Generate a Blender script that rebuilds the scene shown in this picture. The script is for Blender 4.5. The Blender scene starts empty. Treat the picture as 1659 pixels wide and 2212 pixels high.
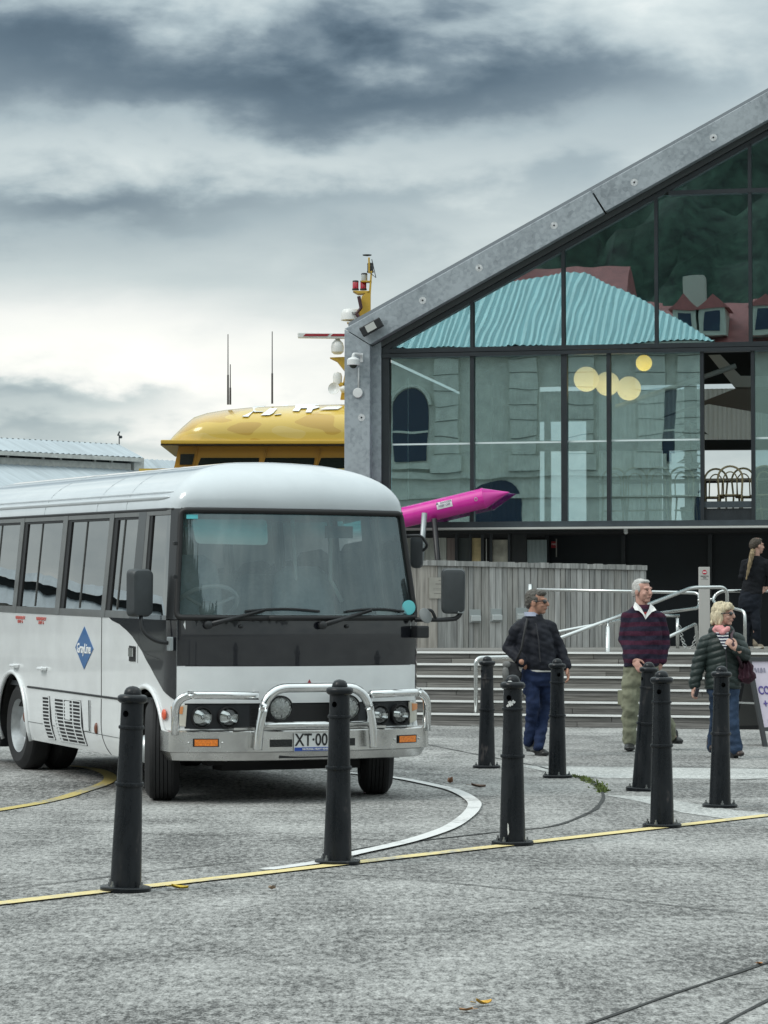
import bpy, bmesh, math, random
from mathutils import Vector, Matrix, noise as mnoise
random.seed(7)
SC = bpy.context.scene
COL = SC.collection
R = math.radians
# ------------------------------------------------------------------ camera
FPX, CXP, CYP, HZ, CAMH = 6000.0, 829.5, 1106.0, 1340.0, 1.32
PITCH = math.atan((HZ - CYP) / FPX)
cam_d = bpy.data.cameras.new('camera')
cam = bpy.data.objects.new('camera', cam_d); COL.objects.link(cam)
cam.location = (0, 0, CAMH); cam.rotation_euler = (math.pi / 2 + PITCH, 0, 0)
cam_d.sensor_fit = 'VERTICAL'; cam_d.sensor_height = 36.0; cam_d.lens = 36.0 * FPX / 2212.0
cam_d.clip_start = 0.1; cam_d.clip_end = 6000
SC.camera = cam
# ------------------------------------------------------------------ world: overcast, broken grey cloud
SUN_EL, SUN_AZ = R(46), R(242)        # azimuth measured from +Y towards +X
world = bpy.data.worlds.new('World'); SC.world = world; world.use_nodes = True
NT = world.node_tree
NT.nodes.clear()
def wn(t, **k):
    n = NT.nodes.new(t)
    for a, b in k.items(): setattr(n, a, b)
    return n
def wm(op, a, b=None, c=None, clamp=False):
    n = wn('ShaderNodeMath', operation=op); n.use_clamp = clamp
    for i, v in enumerate((a, b, c)):
        if v is None: continue
        if isinstance(v, (int, float)): n.inputs[i].default_value = v
        else: NT.links.new(v, n.inputs[i])
    return n.outputs[0]
tc = wn('ShaderNodeTexCoord')
sep = wn('ShaderNodeSeparateXYZ'); NT.links.new(tc.outputs['Generated'], sep.inputs[0])
az = wm('ARCTAN2', sep.outputs[0], sep.outputs[1]); el = wm('ARCSINE', sep.outputs[2])
ael = wm('ABSOLUTE', el)
# cloud layer seen on a flat ceiling: streaks that compress towards the horizon
den = wm('ADD', ael, 0.10)
px_ = wm('DIVIDE', sep.outputs[0], den); py_ = wm('DIVIDE', sep.outputs[1], den)
cmb = wn('ShaderNodeCombineXYZ'); NT.links.new(px_, cmb.inputs[0]); NT.links.new(py_, cmb.inputs[1])
def wnoise(scale, detail, rough, dist, off):
    mp = wn('ShaderNodeMapping'); mp.inputs['Location'].default_value = off
    NT.links.new(cmb.outputs[0], mp.inputs[0])
    n = wn('ShaderNodeTexNoise'); NT.links.new(mp.outputs[0], n.inputs['Vector'])
    n.inputs['Scale'].default_value = scale; n.inputs['Detail'].default_value = detail
    n.inputs['Roughness'].default_value = rough; n.inputs['Distortion'].default_value = dist
    return wm('SUBTRACT', n.outputs[0], 0.5)
n1 = wnoise(1.1, 5, .52, .35, (3.1, 1.7, 0)); n2 = wnoise(3.2, 6, .55, .3, (8.3, 2.2, 1)); n3 = wnoise(0.45, 3, .5, .2, (1, 5, 2))
cmb2 = wn('ShaderNodeCombineXYZ'); NT.links.new(az, cmb2.inputs[0]); NT.links.new(wm('MULTIPLY', el, 2.1), cmb2.inputs[1])
def inoise(scale, detail, dist, off, rough=.55):
    mp = wn('ShaderNodeMapping'); mp.inputs['Location'].default_value = off; NT.links.new(cmb2.outputs[0], mp.inputs[0])
    n = wn('ShaderNodeTexNoise'); NT.links.new(mp.outputs[0], n.inputs['Vector']); n.inputs['Scale'].default_value = scale; n.inputs['Detail'].default_value = detail; n.inputs['Roughness'].default_value = rough; n.inputs['Distortion'].default_value = dist
    return wm('SUBTRACT', n.outputs[0], 0.5)
n4 = inoise(19, 9, .15, (0, 0, 0)); n5 = inoise(8.5, 5, .2, (2.3, .7, 1))
# big cloud masses, warped by the noise so that their rims are ragged
azw = wm('ADD', az, wm('MULTIPLY', n5, 0.10)); elw = wm('ADD', el, wm('ADD', wm('MULTIPLY', n4, 0.045), wm('MULTIPLY', n5, 0.05)))
def bump(x, y, sx, sy, amp):
    a0, e0 = (x - CXP) / FPX, (HZ - y) / FPX
    dx = wm('DIVIDE', wm('SUBTRACT', azw, a0), sx / FPX); dy = wm('DIVIDE', wm('SUBTRACT', elw, e0), sy / FPX)
    q = wm('ADD', wm('MULTIPLY', dx, dx), wm('MULTIPLY', dy, dy))
    return wm('MULTIPLY', wm('EXPONENT', wm('MULTIPLY', q, -1.0)), amp)
L = wm('ADD', 0.63, wm('MULTIPLY', n1, 0.15)); L = wm('ADD', L, wm('MULTIPLY', n2, 0.07)); L = wm('ADD', L, wm('MULTIPLY', n3, 0.16))
L = wm('ADD', L, wm('ADD', wm('MULTIPLY', n4, 0.44), wm('MULTIPLY', n5, 0.34)))
MASSES = [(200, 150, 1250, 130, -.42), (950, 200, 520, 85, -.26), (150, 460, 430, 60, -.27), (760, 430, 500, 40, -.10),
          (200, 730, 640, 105, .27), (560, 850, 330, 70, .22), (120, 845, 300, 30, -.22), (330, 985, 260, 28, .14), (60, 930, 200, 24, -.10),
          (1450, 130, 280, 90, .10), (380, 310, 520, 45, .10), (1350, 420, 380, 120, .04)]
for m_ in MASSES: L = wm('ADD', L, bump(*m_))
ramp = wn('ShaderNodeValToRGB'); NT.links.new(L, ramp.inputs[0])
cr = ramp.color_ramp
cr.elements[0].position = 0.0; cr.elements[0].color = (.040, .064, .085, 1)
cr.elements[1].position = 1.0; cr.elements[1].color = (1.0, .985, .91, 1)
for p_, c_ in ((.14, (.080, .115, .143, 1)), (.30, (.15, .195, .225, 1)), (.50, (.32, .385, .405, 1)), (.68, (.52, .58, .575, 1)), (.84, (.80, .81, .775, 1))):
    e_ = cr.elements.new(p_); e_.color = c_
# overcast skies brighten steadily from the horizon up to the zenith
zen = wm('ADD', 0.92, wm('MULTIPLY', wm('MAXIMUM', wm('SUBTRACT', sep.outputs[2], 0.12), 0.0), 2.1))
sky = wn('ShaderNodeTexSky', sky_type='NISHITA'); sky.sun_disc = False
sky.sun_elevation = SUN_EL; sky.sun_rotation = SUN_AZ
def vscale(col, f):
    n = wn('ShaderNodeVectorMath', operation='SCALE'); NT.links.new(col, n.inputs[0])
    if isinstance(f, (int, float)): n.inputs['Scale'].default_value = f
    else: NT.links.new(f, n.inputs['Scale'])
    return n.outputs[0]
clouds = vscale(vscale(ramp.outputs[0], zen), 8.6)
vadd = wn('ShaderNodeVectorMath', operation='ADD'); NT.links.new(clouds, vadd.inputs[0]); NT.links.new(vscale(sky.outputs[0], 0.10), vadd.inputs[1])
bg = wn('ShaderNodeBackground'); bg.inputs['Strength'].default_value = 0.12
NT.links.new(vadd.outputs[0], bg.inputs['Color'])
wo = wn('ShaderNodeOutputWorld'); NT.links.new(bg.outputs[0], wo.inputs[0])
sun_d = bpy.data.lights.new('sun', 'SUN'); sun_d.energy = 1.3; sun_d.angle = R(24); sun_d.color = (1, .965, .91)
sun = bpy.data.objects.new('sun', sun_d); COL.objects.link(sun)
sd = Vector((math.sin(SUN_AZ) * math.cos(SUN_EL), math.cos(SUN_AZ) * math.cos(SUN_EL), math.sin(SUN_EL)))
sun.rotation_euler = sd.to_track_quat('Z', 'Y').to_euler(); sun.location = sd * 60
vs = SC.view_settings
vs.view_transform = 'Standard'; vs.look = 'None'; vs.gamma = 1; vs.use_curve_mapping = False; vs.exposure = 0.15
SC.cycles.max_bounces = 8; SC.cycles.transparent_max_bounces = 16
# ------------------------------------------------------------------ pixel <-> place (pixels of a 1659 x 2212 view of the photograph)
_fw = Vector((0, math.cos(PITCH), math.sin(PITCH))); _up = Vector((0, -math.sin(PITCH), math.cos(PITCH))); _C = Vector((0, 0, CAMH))
def ray(x, y): return _fw + Vector((1, 0, 0)) * ((x - CXP) / FPX) + _up * ((CYP - y) / FPX)
def at(x, y, Y): r = ray(x, y); return _C + r * (Y / r.y)
def smst(a, b, x):
    t = max(0., min(1., (x - a) / (b - a))); return t * t * (3 - 2 * t)
def hz(x, y):                                   # the paving rises a few centimetres towards the quay at the left
    if y > 60 or y < 10: return 0.0
    return 0.062 * smst(20.6, 23.3, y) * smst(0.9, -1.6, x)
def gnd(x, y, up=0.0):
    z = 0.0
    for _ in range(6):
        r = ray(x, y); p = _C + r * ((z - CAMH) / r.z); z = hz(p.x, p.y)
    p.z = z + up; return p
# ------------------------------------------------------------------ materials
def new_mat(name):
    m = bpy.data.materials.new(name); m.use_nodes = True
    return m, m.node_tree, m.node_tree.nodes['Principled BSDF']
def nd(nt, t, **k):
    n = nt.nodes.new(t)
    for a, b in k.items(): setattr(n, a, b)
    return n
def mat(name, col, rough=.5, metal=0., ns=None, na=.15, bs=None, bd=.002, spec=.5, coat=0., stretch=(1, 1, 1), rvar=0., emit=None, coat_r=.05, detail=5):
    m, nt, b = new_mat(name)
    b.inputs['Base Color'].default_value = (*col, 1); b.inputs['Roughness'].default_value = rough
    b.inputs['Metallic'].default_value = metal; b.inputs['Specular IOR Level'].default_value = spec
    if coat: b.inputs['Coat Weight'].default_value = coat; b.inputs['Coat Roughness'].default_value = coat_r
    if emit:
        b.inputs['Emission Color'].default_value = (*emit[:3], 1); b.inputs['Emission Strength'].default_value = emit[3]
    if ns or bs:
        t = nd(nt, 'ShaderNodeTexCoord'); mp = nd(nt, 'ShaderNodeMapping'); mp.inputs['Scale'].default_value = stretch
        nt.links.new(t.outputs['Object'], mp.inputs[0])
    if ns:
        n = nd(nt, 'ShaderNodeTexNoise'); n.inputs['Scale'].default_value = ns; n.inputs['Detail'].default_value = detail; n.inputs['Roughness'].default_value = .6
        nt.links.new(mp.outputs[0], n.inputs['Vector'])
        mr = nd(nt, 'ShaderNodeMapRange'); mr.inputs[1].default_value = .3; mr.inputs[2].default_value = .7
        mr.inputs[3].default_value = 1 - na; mr.inputs[4].default_value = 1 + na
        nt.links.new(n.outputs[0], mr.inputs[0])
        v = nd(nt, 'ShaderNodeVectorMath', operation='SCALE'); v.inputs[0].default_value = col
        nt.links.new(mr.outputs[0], v.inputs['Scale']); nt.links.new(v.outputs[0], b.inputs['Base Color'])
        if rvar:
            m2 = nd(nt, 'ShaderNodeMapRange'); m2.inputs[1].default_value = .3; m2.inputs[2].default_value = .7
            m2.inputs[3].default_value = max(.02, rough - rvar); m2.inputs[4].default_value = min(1, rough + rvar)
            nt.links.new(n.outputs[0], m2.inputs[0]); nt.links.new(m2.outputs[0], b.inputs['Roughness'])
    if bs:
        n = nd(nt, 'ShaderNodeTexNoise'); n.inputs['Scale'].default_value = bs; n.inputs['Detail'].default_value = 4
        nt.links.new(mp.outputs[0], n.inputs['Vector'])
        bp = nd(nt, 'ShaderNodeBump'); bp.inputs['Distance'].default_value = bd; bp.inputs['Strength'].default_value = 1
        nt.links.new(n.outputs[0], bp.inputs['Height']); nt.links.new(bp.outputs[0], b.inputs['Normal'])
    return m
def glass_mat(name, tint, refl, film=None, fw=0., bs=None, bd=.001, band=None, rough=.0, gcol=(1, 1, 1)):
    """pane: see-through tint + mirror reflection (+ a pale diffuse film that paints in sky haze)"""
    m = bpy.data.materials.new(name); m.use_nodes = True; nt = m.node_tree; nt.nodes.clear()
    out = nd(nt, 'ShaderNodeOutputMaterial'); tr = nd(nt, 'ShaderNodeBsdfTransparent'); tr.inputs[0].default_value = (*tint, 1)
    gl = nd(nt, 'ShaderNodeBsdfGlossy'); gl.inputs['Roughness'].default_value = rough; gl.inputs[0].default_value = (*gcol, 1)
    t = nd(nt, 'ShaderNodeTexCoord')
    if bs:
        n = nd(nt, 'ShaderNodeTexNoise'); n.inputs['Scale'].default_value = bs; n.inputs['Detail'].default_value = 1.5
        nt.links.new(t.outputs['Object'], n.inputs['Vector'])
        bp = nd(nt, 'ShaderNodeBump'); bp.inputs['Distance'].default_value = bd; nt.links.new(n.outputs[0], bp.inputs['Height'])
        nt.links.new(bp.outputs[0], gl.inputs['Normal'])
    base = tr.outputs[0]
    if band:                                   # (z0, z1, colour): factory shade band along the top of a windscreen
        s = nd(nt, 'ShaderNodeSeparateXYZ'); nt.links.new(t.outputs['Object'], s.inputs[0])
        mr = nd(nt, 'ShaderNodeMapRange'); mr.interpolation_type = 'SMOOTHSTEP'; mr.inputs[1].default_value = band[0]; mr.inputs[2].default_value = band[1]
        nt.links.new(s.outputs[2], mr.inputs[0])
        mx = nd(nt, 'ShaderNodeMix', data_type='RGBA'); mx.inputs[6].default_value = (*tint, 1); mx.inputs[7].default_value = (*band[2], 1)
        nt.links.new(mr.outputs[0], mx.inputs[0]); nt.links.new(mx.outputs[2], tr.inputs[0])
    if film:
        df = nd(nt, 'ShaderNodeBsdfDiffuse'); df.inputs[0].default_value = (*film, 1)
        n2 = nd(nt, 'ShaderNodeTexNoise'); n2.inputs['Scale'].default_value = 2.2; n2.inputs['Detail'].default_value = 3; nt.links.new(t.outputs['Object'], n2.inputs['Vector'])
        mr2 = nd(nt, 'ShaderNodeMapRange'); mr2.inputs[1].default_value = .3; mr2.inputs[2].default_value = .75; mr2.inputs[3].default_value = fw * .35; mr2.inputs[4].default_value = fw * 1.4
        nt.links.new(n2.outputs[0], mr2.inputs[0])
        m0 = nd(nt, 'ShaderNodeMixShader'); nt.links.new(mr2.outputs[0], m0.inputs[0])
        nt.links.new(base, m0.inputs[1]); nt.links.new(df.outputs[0], m0.inputs[2]); base = m0.outputs[0]
    lw = nd(nt, 'ShaderNodeFresnel'); lw.inputs[0].default_value = 1.5
    ad = nd(nt, 'ShaderNodeMath', operation='ADD'); ad.use_clamp = True; ad.inputs[1].default_value = refl; nt.links.new(lw.outputs[0], ad.inputs[0])
    mx2 = nd(nt, 'ShaderNodeMixShader'); nt.links.new(ad.outputs[0], mx2.inputs[0]); nt.links.new(base, mx2.inputs[1]); nt.links.new(gl.outputs[0], mx2.inputs[2])
    nt.links.new(mx2.outputs[0], out.inputs[0])
    return m
# ------------------------------------------------------------------ mesh builder
class MB:
    def __init__(s): s.v = []; s.f = []
    def add(s, vs, fs):
        o = len(s.v); s.v += [Vector(p) for p in vs]; s.f += [[i + o for i in f] for f in fs]; return s
    def box(s, a, b, M=None):
        x0, y0, z0 = a; x1, y1, z1 = b
        p = [Vector(q) for q in ((x0, y0, z0), (x1, y0, z0), (x1, y1, z0), (x0, y1, z0), (x0, y0, z1), (x1, y0, z1), (x1, y1, z1), (x0, y1, z1))]
        if M: p = [M @ q for q in p]
        return s.add(p, [(0, 3, 2, 1), (4, 5, 6, 7), (0, 1, 5, 4), (1, 2, 6, 5), (2, 3, 7, 6), (3, 0, 4, 7)])
    def prism(s, poly, d):                     # poly: 3D loop, d: extrusion vector
        n = len(poly); d = Vector(d); p = [Vector(q) for q in poly]
        return s.add(p + [q + d for q in p], [list(range(n))[::-1], list(range(n, 2 * n))] + [(i, (i + 1) % n, n + (i + 1) % n, n + i) for i in range(n)])
    def tube(s, path, r, n=10, cap=True):
        P = [Vector(q) for q in path]; rs = r if isinstance(r, (list, tuple)) else [r] * len(P)
        vs_, fs = [], []; ref = None
        for i, q in enumerate(P):
            t = (P[min(i + 1, len(P) - 1)] - P[max(i - 1, 0)]).normalized()
            if ref is None: ref = Vector((0, 0, 1)) if abs(t.z) < .9 else Vector((1, 0, 0))
            a = (ref - t * ref.dot(t)).normalized(); ref = a; b = t.cross(a)
            for k in range(n):
                c = 2 * math.pi * k / n; vs_.append(q + (a * math.cos(c) + b * math.sin(c)) * rs[i])
        for i in range(len(P) - 1):
            for k in range(n): fs.append((i * n + k, i * n + (k + 1) % n, (i + 1) * n + (k + 1) % n, (i + 1) * n + k))
        if cap: fs += [list(range(n))[::-1], list(range((len(P) - 1) * n, len(P) * n))]
        return s.add(vs_, fs)
    def lathe(s, prof, n=24, M=None, cap=True):          # prof: (r, z) from bottom to top, round z
        vs_, fs = [], []
        for r, z in prof:
            for k in range(n):
                c = 2 * math.pi * k / n; q = Vector((r * math.cos(c), r * math.sin(c), z)); vs_.append(M @ q if M else q)
        for i in range(len(prof) - 1):
            for k in range(n): fs.append((i * n + k, i * n + (k + 1) % n, (i + 1) * n + (k + 1) % n, (i + 1) * n + k))
        if cap and prof[0][0] > 1e-6: fs.append(list(range(n))[::-1])
        if cap and prof[-1][0] > 1e-6: fs.append(list(range((len(prof) - 1) * n, len(prof) * n)))
        return s.add(vs_, fs)
    def ell(s, c, r, nu=14, nv=9, M=None):
        c = Vector(c); r = r if isinstance(r, (tuple, list)) else (r, r, r); vs_, fs = [], []
        for j in range(nv + 1):
            t = math.pi * j / nv
            for k in range(nu):
                a = 2 * math.pi * k / nu; q = Vector((r[0] * math.sin(t) * math.cos(a), r[1] * math.sin(t) * math.sin(a), -r[2] * math.cos(t)))
                vs_.append((M @ q if M else q) + c)
        for j in range(nv):
            for k in range(nu): fs.append((j * nu + k, j * nu + (k + 1) % nu, (j + 1) * nu + (k + 1) % nu, (j + 1) * nu + k))
        return s.add(vs_, fs)
    def cap(s, a, ra, b, rb, n=12):            # tapered limb segment with round ends
        a, b = Vector(a), Vector(b); d = b - a; Lg = max(d.length, 1e-5); t = d / Lg; pts, rr = [], []
        for k in range(4, 0, -1):
            w = math.pi / 2 * k / 4.3; pts.append(a - t * ra * math.sin(w)); rr.append(ra * math.cos(w))
        pts += [a, b]; rr += [ra, rb]
        for k in range(1, 5):
            w = math.pi / 2 * k / 4.3; pts.append(b + t * rb * math.sin(w)); rr.append(rb * math.cos(w))
        return s.tube(pts, rr, n)
    def loft(s, secs, n=20):                   # secs: (centre, rx, ry, yaw) horizontal ellipses
        vs_, fs = [], []
        for c, rx, ry, yw in secs:
            c = Vector(c); cs, sn = math.cos(yw), math.sin(yw)
            for k in range(n):
                a = 2 * math.pi * k / n; x, y = rx * math.cos(a), ry * math.sin(a); vs_.append(c + Vector((x * cs - y * sn, x * sn + y * cs, 0)))
        for i in range(len(secs) - 1):
            for k in range(n): fs.append((i * n + k, i * n + (k + 1) % n, (i + 1) * n + (k + 1) % n, (i + 1) * n + k))
        fs += [list(range(n))[::-1], list(range((len(secs) - 1) * n, len(secs) * n))]
        return s.add(vs_, fs)
    def mesh(s, name, merge=0.):
        me = bpy.data.meshes.new(name)
        bm = bmesh.new(); vv = [bm.verts.new(p) for p in s.v]
        for f in s.f:
            try: bm.faces.new([vv[i] for i in f])
            except ValueError: pass
        if merge: bmesh.ops.remove_doubles(bm, verts=bm.verts[:], dist=merge)
        bmesh.ops.recalc_face_normals(bm, faces=bm.faces[:])
        bm.to_mesh(me); bm.free(); return me
    def build(s, name, m, parent=None, smooth=None, bevel=0., merge=0.):
        me = s.mesh(name, merge)
        if bevel:
            bm = bmesh.new(); bm.from_mesh(me)
            bmesh.ops.bevel(bm, geom=[e for e in bm.edges if len(e.link_faces) == 2 and e.calc_face_angle(0) > .5], offset=bevel, segments=2, affect='EDGES', profile=.6)
            bm.to_mesh(me); bm.free()
        return link(name, me, m, parent, smooth)
def link(name, me, m, parent=None, smooth=None):
    if m: me.materials.append(m)
    o = bpy.data.objects.new(name, me); COL.objects.link(o)
    if parent: o.parent = parent
    if smooth is not None:
        me.polygons.foreach_set('use_smooth', [True] * len(me.polygons))
        if smooth > 0:
            try: me.set_sharp_from_angle(angle=R(smooth))
            except Exception: pass
    return o
def tag(o, label, cat, group=None):
    o['label'] = label; o['category'] = cat
    if group: o['group'] = group
    return o
def thing(name, loc, label, cat, group=None, M=None):
    o = bpy.data.objects.new(name, None); COL.objects.link(o); o.empty_display_size = .2
    if M is not None: o.matrix_world = M
    else: o.location = loc
    return tag(o, label, cat, group)
def struct(o): o['kind'] = 'structure'; return o
def dup(root, loc=None, label=None):
    r = root.copy(); COL.objects.link(r)
    if loc is not None: r.location = loc
    if label: r['label'] = label
    for ch in list(root.children):
        c = ch.copy(); COL.objects.link(c); c.parent = r
        for g in list(ch.children):
            d = g.copy(); COL.objects.link(d); d.parent = c
    return r
def text_mesh(txt, size, M, bold=0., depth=.0015, align='CENTER', sx=1., font_sh=0.):
    cu = bpy.data.curves.new('lettering', 'FONT'); cu.body = txt; cu.size = size; cu.align_x = align; cu.align_y = 'CENTER'
    cu.extrude = depth; cu.offset = bold; cu.resolution_u = 3; cu.shear = font_sh
    o = bpy.data.objects.new('lettering', cu); COL.objects.link(o)
    dg = bpy.context.evaluated_depsgraph_get(); me = bpy.data.meshes.new_from_object(o.evaluated_get(dg))
    bpy.data.objects.remove(o); bpy.data.curves.remove(cu)
    me.transform(M @ Matrix.Diagonal((sx, 1, 1, 1))); me.materials.clear()
    return me
def text(name, txt, size, M, m, parent, **k): return link(name, text_mesh(txt, size, M, **k), m, parent)
def frame(o, x, z):                             # matrix with local X=x, local Y=z (writing up), facing x cross z
    x = Vector(x).normalized(); z = Vector(z).normalized(); y = x.cross(z)
    M = Matrix((x, z, y)).transposed().to_4x4(); M.translation = Vector(o); return M
def remesh(mb, name, voxel, m, parent, smooth=4, post=None):
    me = mb.mesh(name); o = bpy.data.objects.new(name, me); COL.objects.link(o)
    md = o.modifiers.new('r', 'REMESH'); md.mode = 'VOXEL'; md.voxel_size = voxel; md.use_smooth_shade = True
    s = o.modifiers.new('s', 'SMOOTH'); s.factor = .5; s.iterations = smooth
    dg = bpy.context.evaluated_depsgraph_get(); dg.update(); ev = bpy.data.meshes.new_from_object(o.evaluated_get(dg))
    bpy.data.objects.remove(o); bpy.data.meshes.remove(me); ev.name = name
    if post:
        nr = [Vector(v.normal) for v in ev.vertices]
        for v, q in zip(ev.vertices, nr): v.co += q * post(v.co.copy(), q)
        ev.update()
    ev.materials.clear()
    return link(name, ev, m, parent, smooth=0)
def arc(p, a, b, r, n=6):                       # rounded corner path through corner p between directions towards a and b
    p, a, b = Vector(p), Vector(a), Vector(b); da = (a - p).normalized(); db = (b - p).normalized(); s, e = p + da * r, p + db * r
    return [s.lerp(p, t).lerp(p.lerp(e, t), t) for t in [i / n for i in range(n + 1)]]
def rounded(path, r, n=6):
    P = [Vector(q) for q in path]; out = [P[0]]
    for i in range(1, len(P) - 1): out += arc(P[i], P[i - 1], P[i + 1], r, n)
    return out + [P[-1]]
# ------------------------------------------------------------------ shared materials
def concrete(name, c0, c1, big=.5):
    m, nt, b = new_mat(name); b.inputs['Roughness'].default_value = .86; b.inputs['Specular IOR Level'].default_value = .35
    t = nd(nt, 'ShaderNodeTexCoord')
    def nz(sc, det, st=(1, 1, 1), ro=.6):
        mp = nd(nt, 'ShaderNodeMapping'); mp.inputs['Scale'].default_value = st; nt.links.new(t.outputs['Object'], mp.inputs[0])
        n = nd(nt, 'ShaderNodeTexNoise'); n.inputs['Scale'].default_value = sc; n.inputs['Detail'].default_value = det; n.inputs['Roughness'].default_value = ro
        nt.links.new(mp.outputs[0], n.inputs['Vector']); return n.outputs[0]
    a = nz(.35, 4); s = nz(2.2, 5, (1, .35, 1)); g = nz(95, 3, (1, .45, 1), .7); g2 = nz(30, 5, (1, .35, 1), .72); st = nz(1.1, 6, (.5, 1.6, 1), .65)
    def mth(op, x, y):
        n = nd(nt, 'ShaderNodeMath', operation=op)
        for i, v in enumerate((x, y)):
            if isinstance(v, (int, float)): n.inputs[i].default_value = v
            else: nt.links.new(v, n.inputs[i])
        return n.outputs[0]
    k = mth('ADD', mth('MULTIPLY', a, .9), mth('ADD', mth('MULTIPLY', s, .75), mth('ADD', mth('MULTIPLY', st, .65), mth('ADD', mth('MULTIPLY', g, 1.5), mth('MULTIPLY', g2, 2.0)))))
    mr = nd(nt, 'ShaderNodeMapRange'); mr.inputs[1].default_value = 2.56; mr.inputs[2].default_value = 3.40; nt.links.new(k, mr.inputs[0])
    mx = nd(nt, 'ShaderNodeMix', data_type='RGBA'); mx.inputs[6].default_value = (*c0, 1); mx.inputs[7].default_value = (*c1, 1)
    nt.links.new(mr.outputs[0], mx.inputs[0])
    vo = nd(nt, 'ShaderNodeTexVoronoi'); vo.inputs['Scale'].default_value = 1.7; nt.links.new(t.outputs['Object'], vo.inputs['Vector'])
    gum = nd(nt, 'ShaderNodeMapRange'); gum.inputs[1].default_value = .028; gum.inputs[2].default_value = .045; gum.inputs[3].default_value = .45; gum.inputs[4].default_value = 1; nt.links.new(vo.outputs['Distance'], gum.inputs[0])
    oil = nd(nt, 'ShaderNodeMapRange'); oil.inputs[1].default_value = .62; oil.inputs[2].default_value = .74; oil.inputs[3].default_value = 1; oil.inputs[4].default_value = .62; nt.links.new(nz(.9, 6, (1, .7, 1), .62), oil.inputs[0])
    sc_ = nd(nt, 'ShaderNodeVectorMath', operation='SCALE'); nt.links.new(mx.outputs[2], sc_.inputs[0]); nt.links.new(mth('MULTIPLY', gum.outputs[0], oil.outputs[0]), sc_.inputs['Scale']); nt.links.new(sc_.outputs[0], b.inputs['Base Color'])
    bp = nd(nt, 'ShaderNodeBump'); bp.inputs['Distance'].default_value = .004; nt.links.new(g, bp.inputs['Height']); nt.links.new(bp.outputs[0], b.inputs['Normal'])
    return m
M_ground = concrete('exposed_aggregate_concrete', (.055, .055, .053), (.48, .477, .46))
M_pale = concrete('pale_concrete', (.24, .245, .24), (.60, .61, .59))
M_joint = mat('joint_filler', (.035, .037, .036), .9, ns=3, na=.5)
def worn_paint(name, col, under, wear):
    m, nt, b = new_mat(name); b.inputs['Roughness'].default_value = .7
    t = nd(nt, 'ShaderNodeTexCoord'); n = nd(nt, 'ShaderNodeTexNoise'); n.inputs['Scale'].default_value = 22; n.inputs['Detail'].default_value = 8; n.inputs['Roughness'].default_value = .7
    n2 = nd(nt, 'ShaderNodeTexNoise'); n2.inputs['Scale'].default_value = 1.6; n2.inputs['Detail'].default_value = 3
    nt.links.new(t.outputs['Object'], n.inputs['Vector']); nt.links.new(t.outputs['Object'], n2.inputs['Vector'])
    a = nd(nt, 'ShaderNodeMath', operation='ADD'); nt.links.new(n.outputs[0], a.inputs[0]); nt.links.new(n2.outputs[0], a.inputs[1])
    r = nd(nt, 'ShaderNodeMapRange'); r.inputs[1].default_value = 1.12 - wear; r.inputs[2].default_value = 1.30 - wear; nt.links.new(a.outputs[0], r.inputs[0])
    mx = nd(nt, 'ShaderNodeMix', data_type='RGBA'); mx.inputs[6].default_value = (*col, 1); mx.inputs[7].default_value = (*under, 1)
    nt.links.new(r.outputs[0], mx.inputs[0]); nt.links.new(mx.outputs[2], b.inputs['Base Color']); return m
M_yel = worn_paint('worn_yellow_line_paint', (.68, .56, .26), (.34, .33, .29), .12)
M_wht = worn_paint('worn_white_line_paint', (.64, .64, .63), (.36, .36, .35), .10)
M_yel2 = worn_paint('yellow_line_paint', (.50, .40, .13), (.27, .26, .22), .12)
M_steel = mat('brushed_stainless_steel', (.62, .63, .62), .26, 1., bs=30, bd=.0004)
M_galv_dull = mat('dull_galvanised_steel', (.36, .39, .40), .5, .7)
M_black = mat('black_plastic', (.012, .013, .015), .45)
M_rubber = mat('tyre_rubber', (.013, .013, .014), .75, ns=18, na=.25)
M_char = mat('charcoal_frame', (.022, .027, .032), .35, ns=6, na=.15)
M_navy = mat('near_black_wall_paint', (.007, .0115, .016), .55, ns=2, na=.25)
def timber(name, c, na=.4, st=(1.2, 30, 30), bd=.004):
    return mat(name, c, .85, ns=1.6, na=na, bs=1.6, bd=bd, stretch=st, spec=.25, detail=8)
TIMB = [timber('weathered_timber_%d' % i, c, .42) for i, c in enumerate([(.19, .186, .175), (.24, .235, .222), (.155, .152, .145), (.20, .188, .17)])]
FENC = [timber('silvered_fence_board_%d' % i, c, .38, (14, 14, .9)) for i, c in enumerate([(.32, .32, .31), (.27, .272, .265), (.38, .38, .37), (.30, .295, .28), (.35, .325, .295)])]
# ------------------------------------------------------------------ ground, water, painted lines
def axis(segs):
    out = []
    for a, b, st in segs:
        n = max(1, round((b - a) / st)); out += [a + (b - a) * i / n for i in range(n)]
    return out + [segs[-1][1]]
xs = axis([(-700, -60, 160), (-60, -8, 6), (-8, 6, .35), (6, 60, 6), (60, 700, 160)])
ys = axis([(-700, -40, 110), (-40, 8, 8), (8, 19, 1.1), (19, 27, .35), (27, 56, 2.6)])
g = MB(); nx = len(xs)
g.add([(x, y, hz(x, y)) for y in ys for x in xs], [(j * nx + i, j * nx + i + 1, (j + 1) * nx + i + 1, (j + 1) * nx + i) for j in range(len(ys) - 1) for i in range(nx - 1)])
ground = struct(g.build('ground', M_ground, smooth=0))
struct(MB().box((-700, 56.0, -6), (700, 56.5, -.02)).build('quay_wall', mat('quay_stone', (.14, .14, .13), .9, ns=2, na=.3)))
M_water = mat('harbour_water', (.02, .035, .04), .06, bs=.5, bd=.03, spec=.5)
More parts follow.
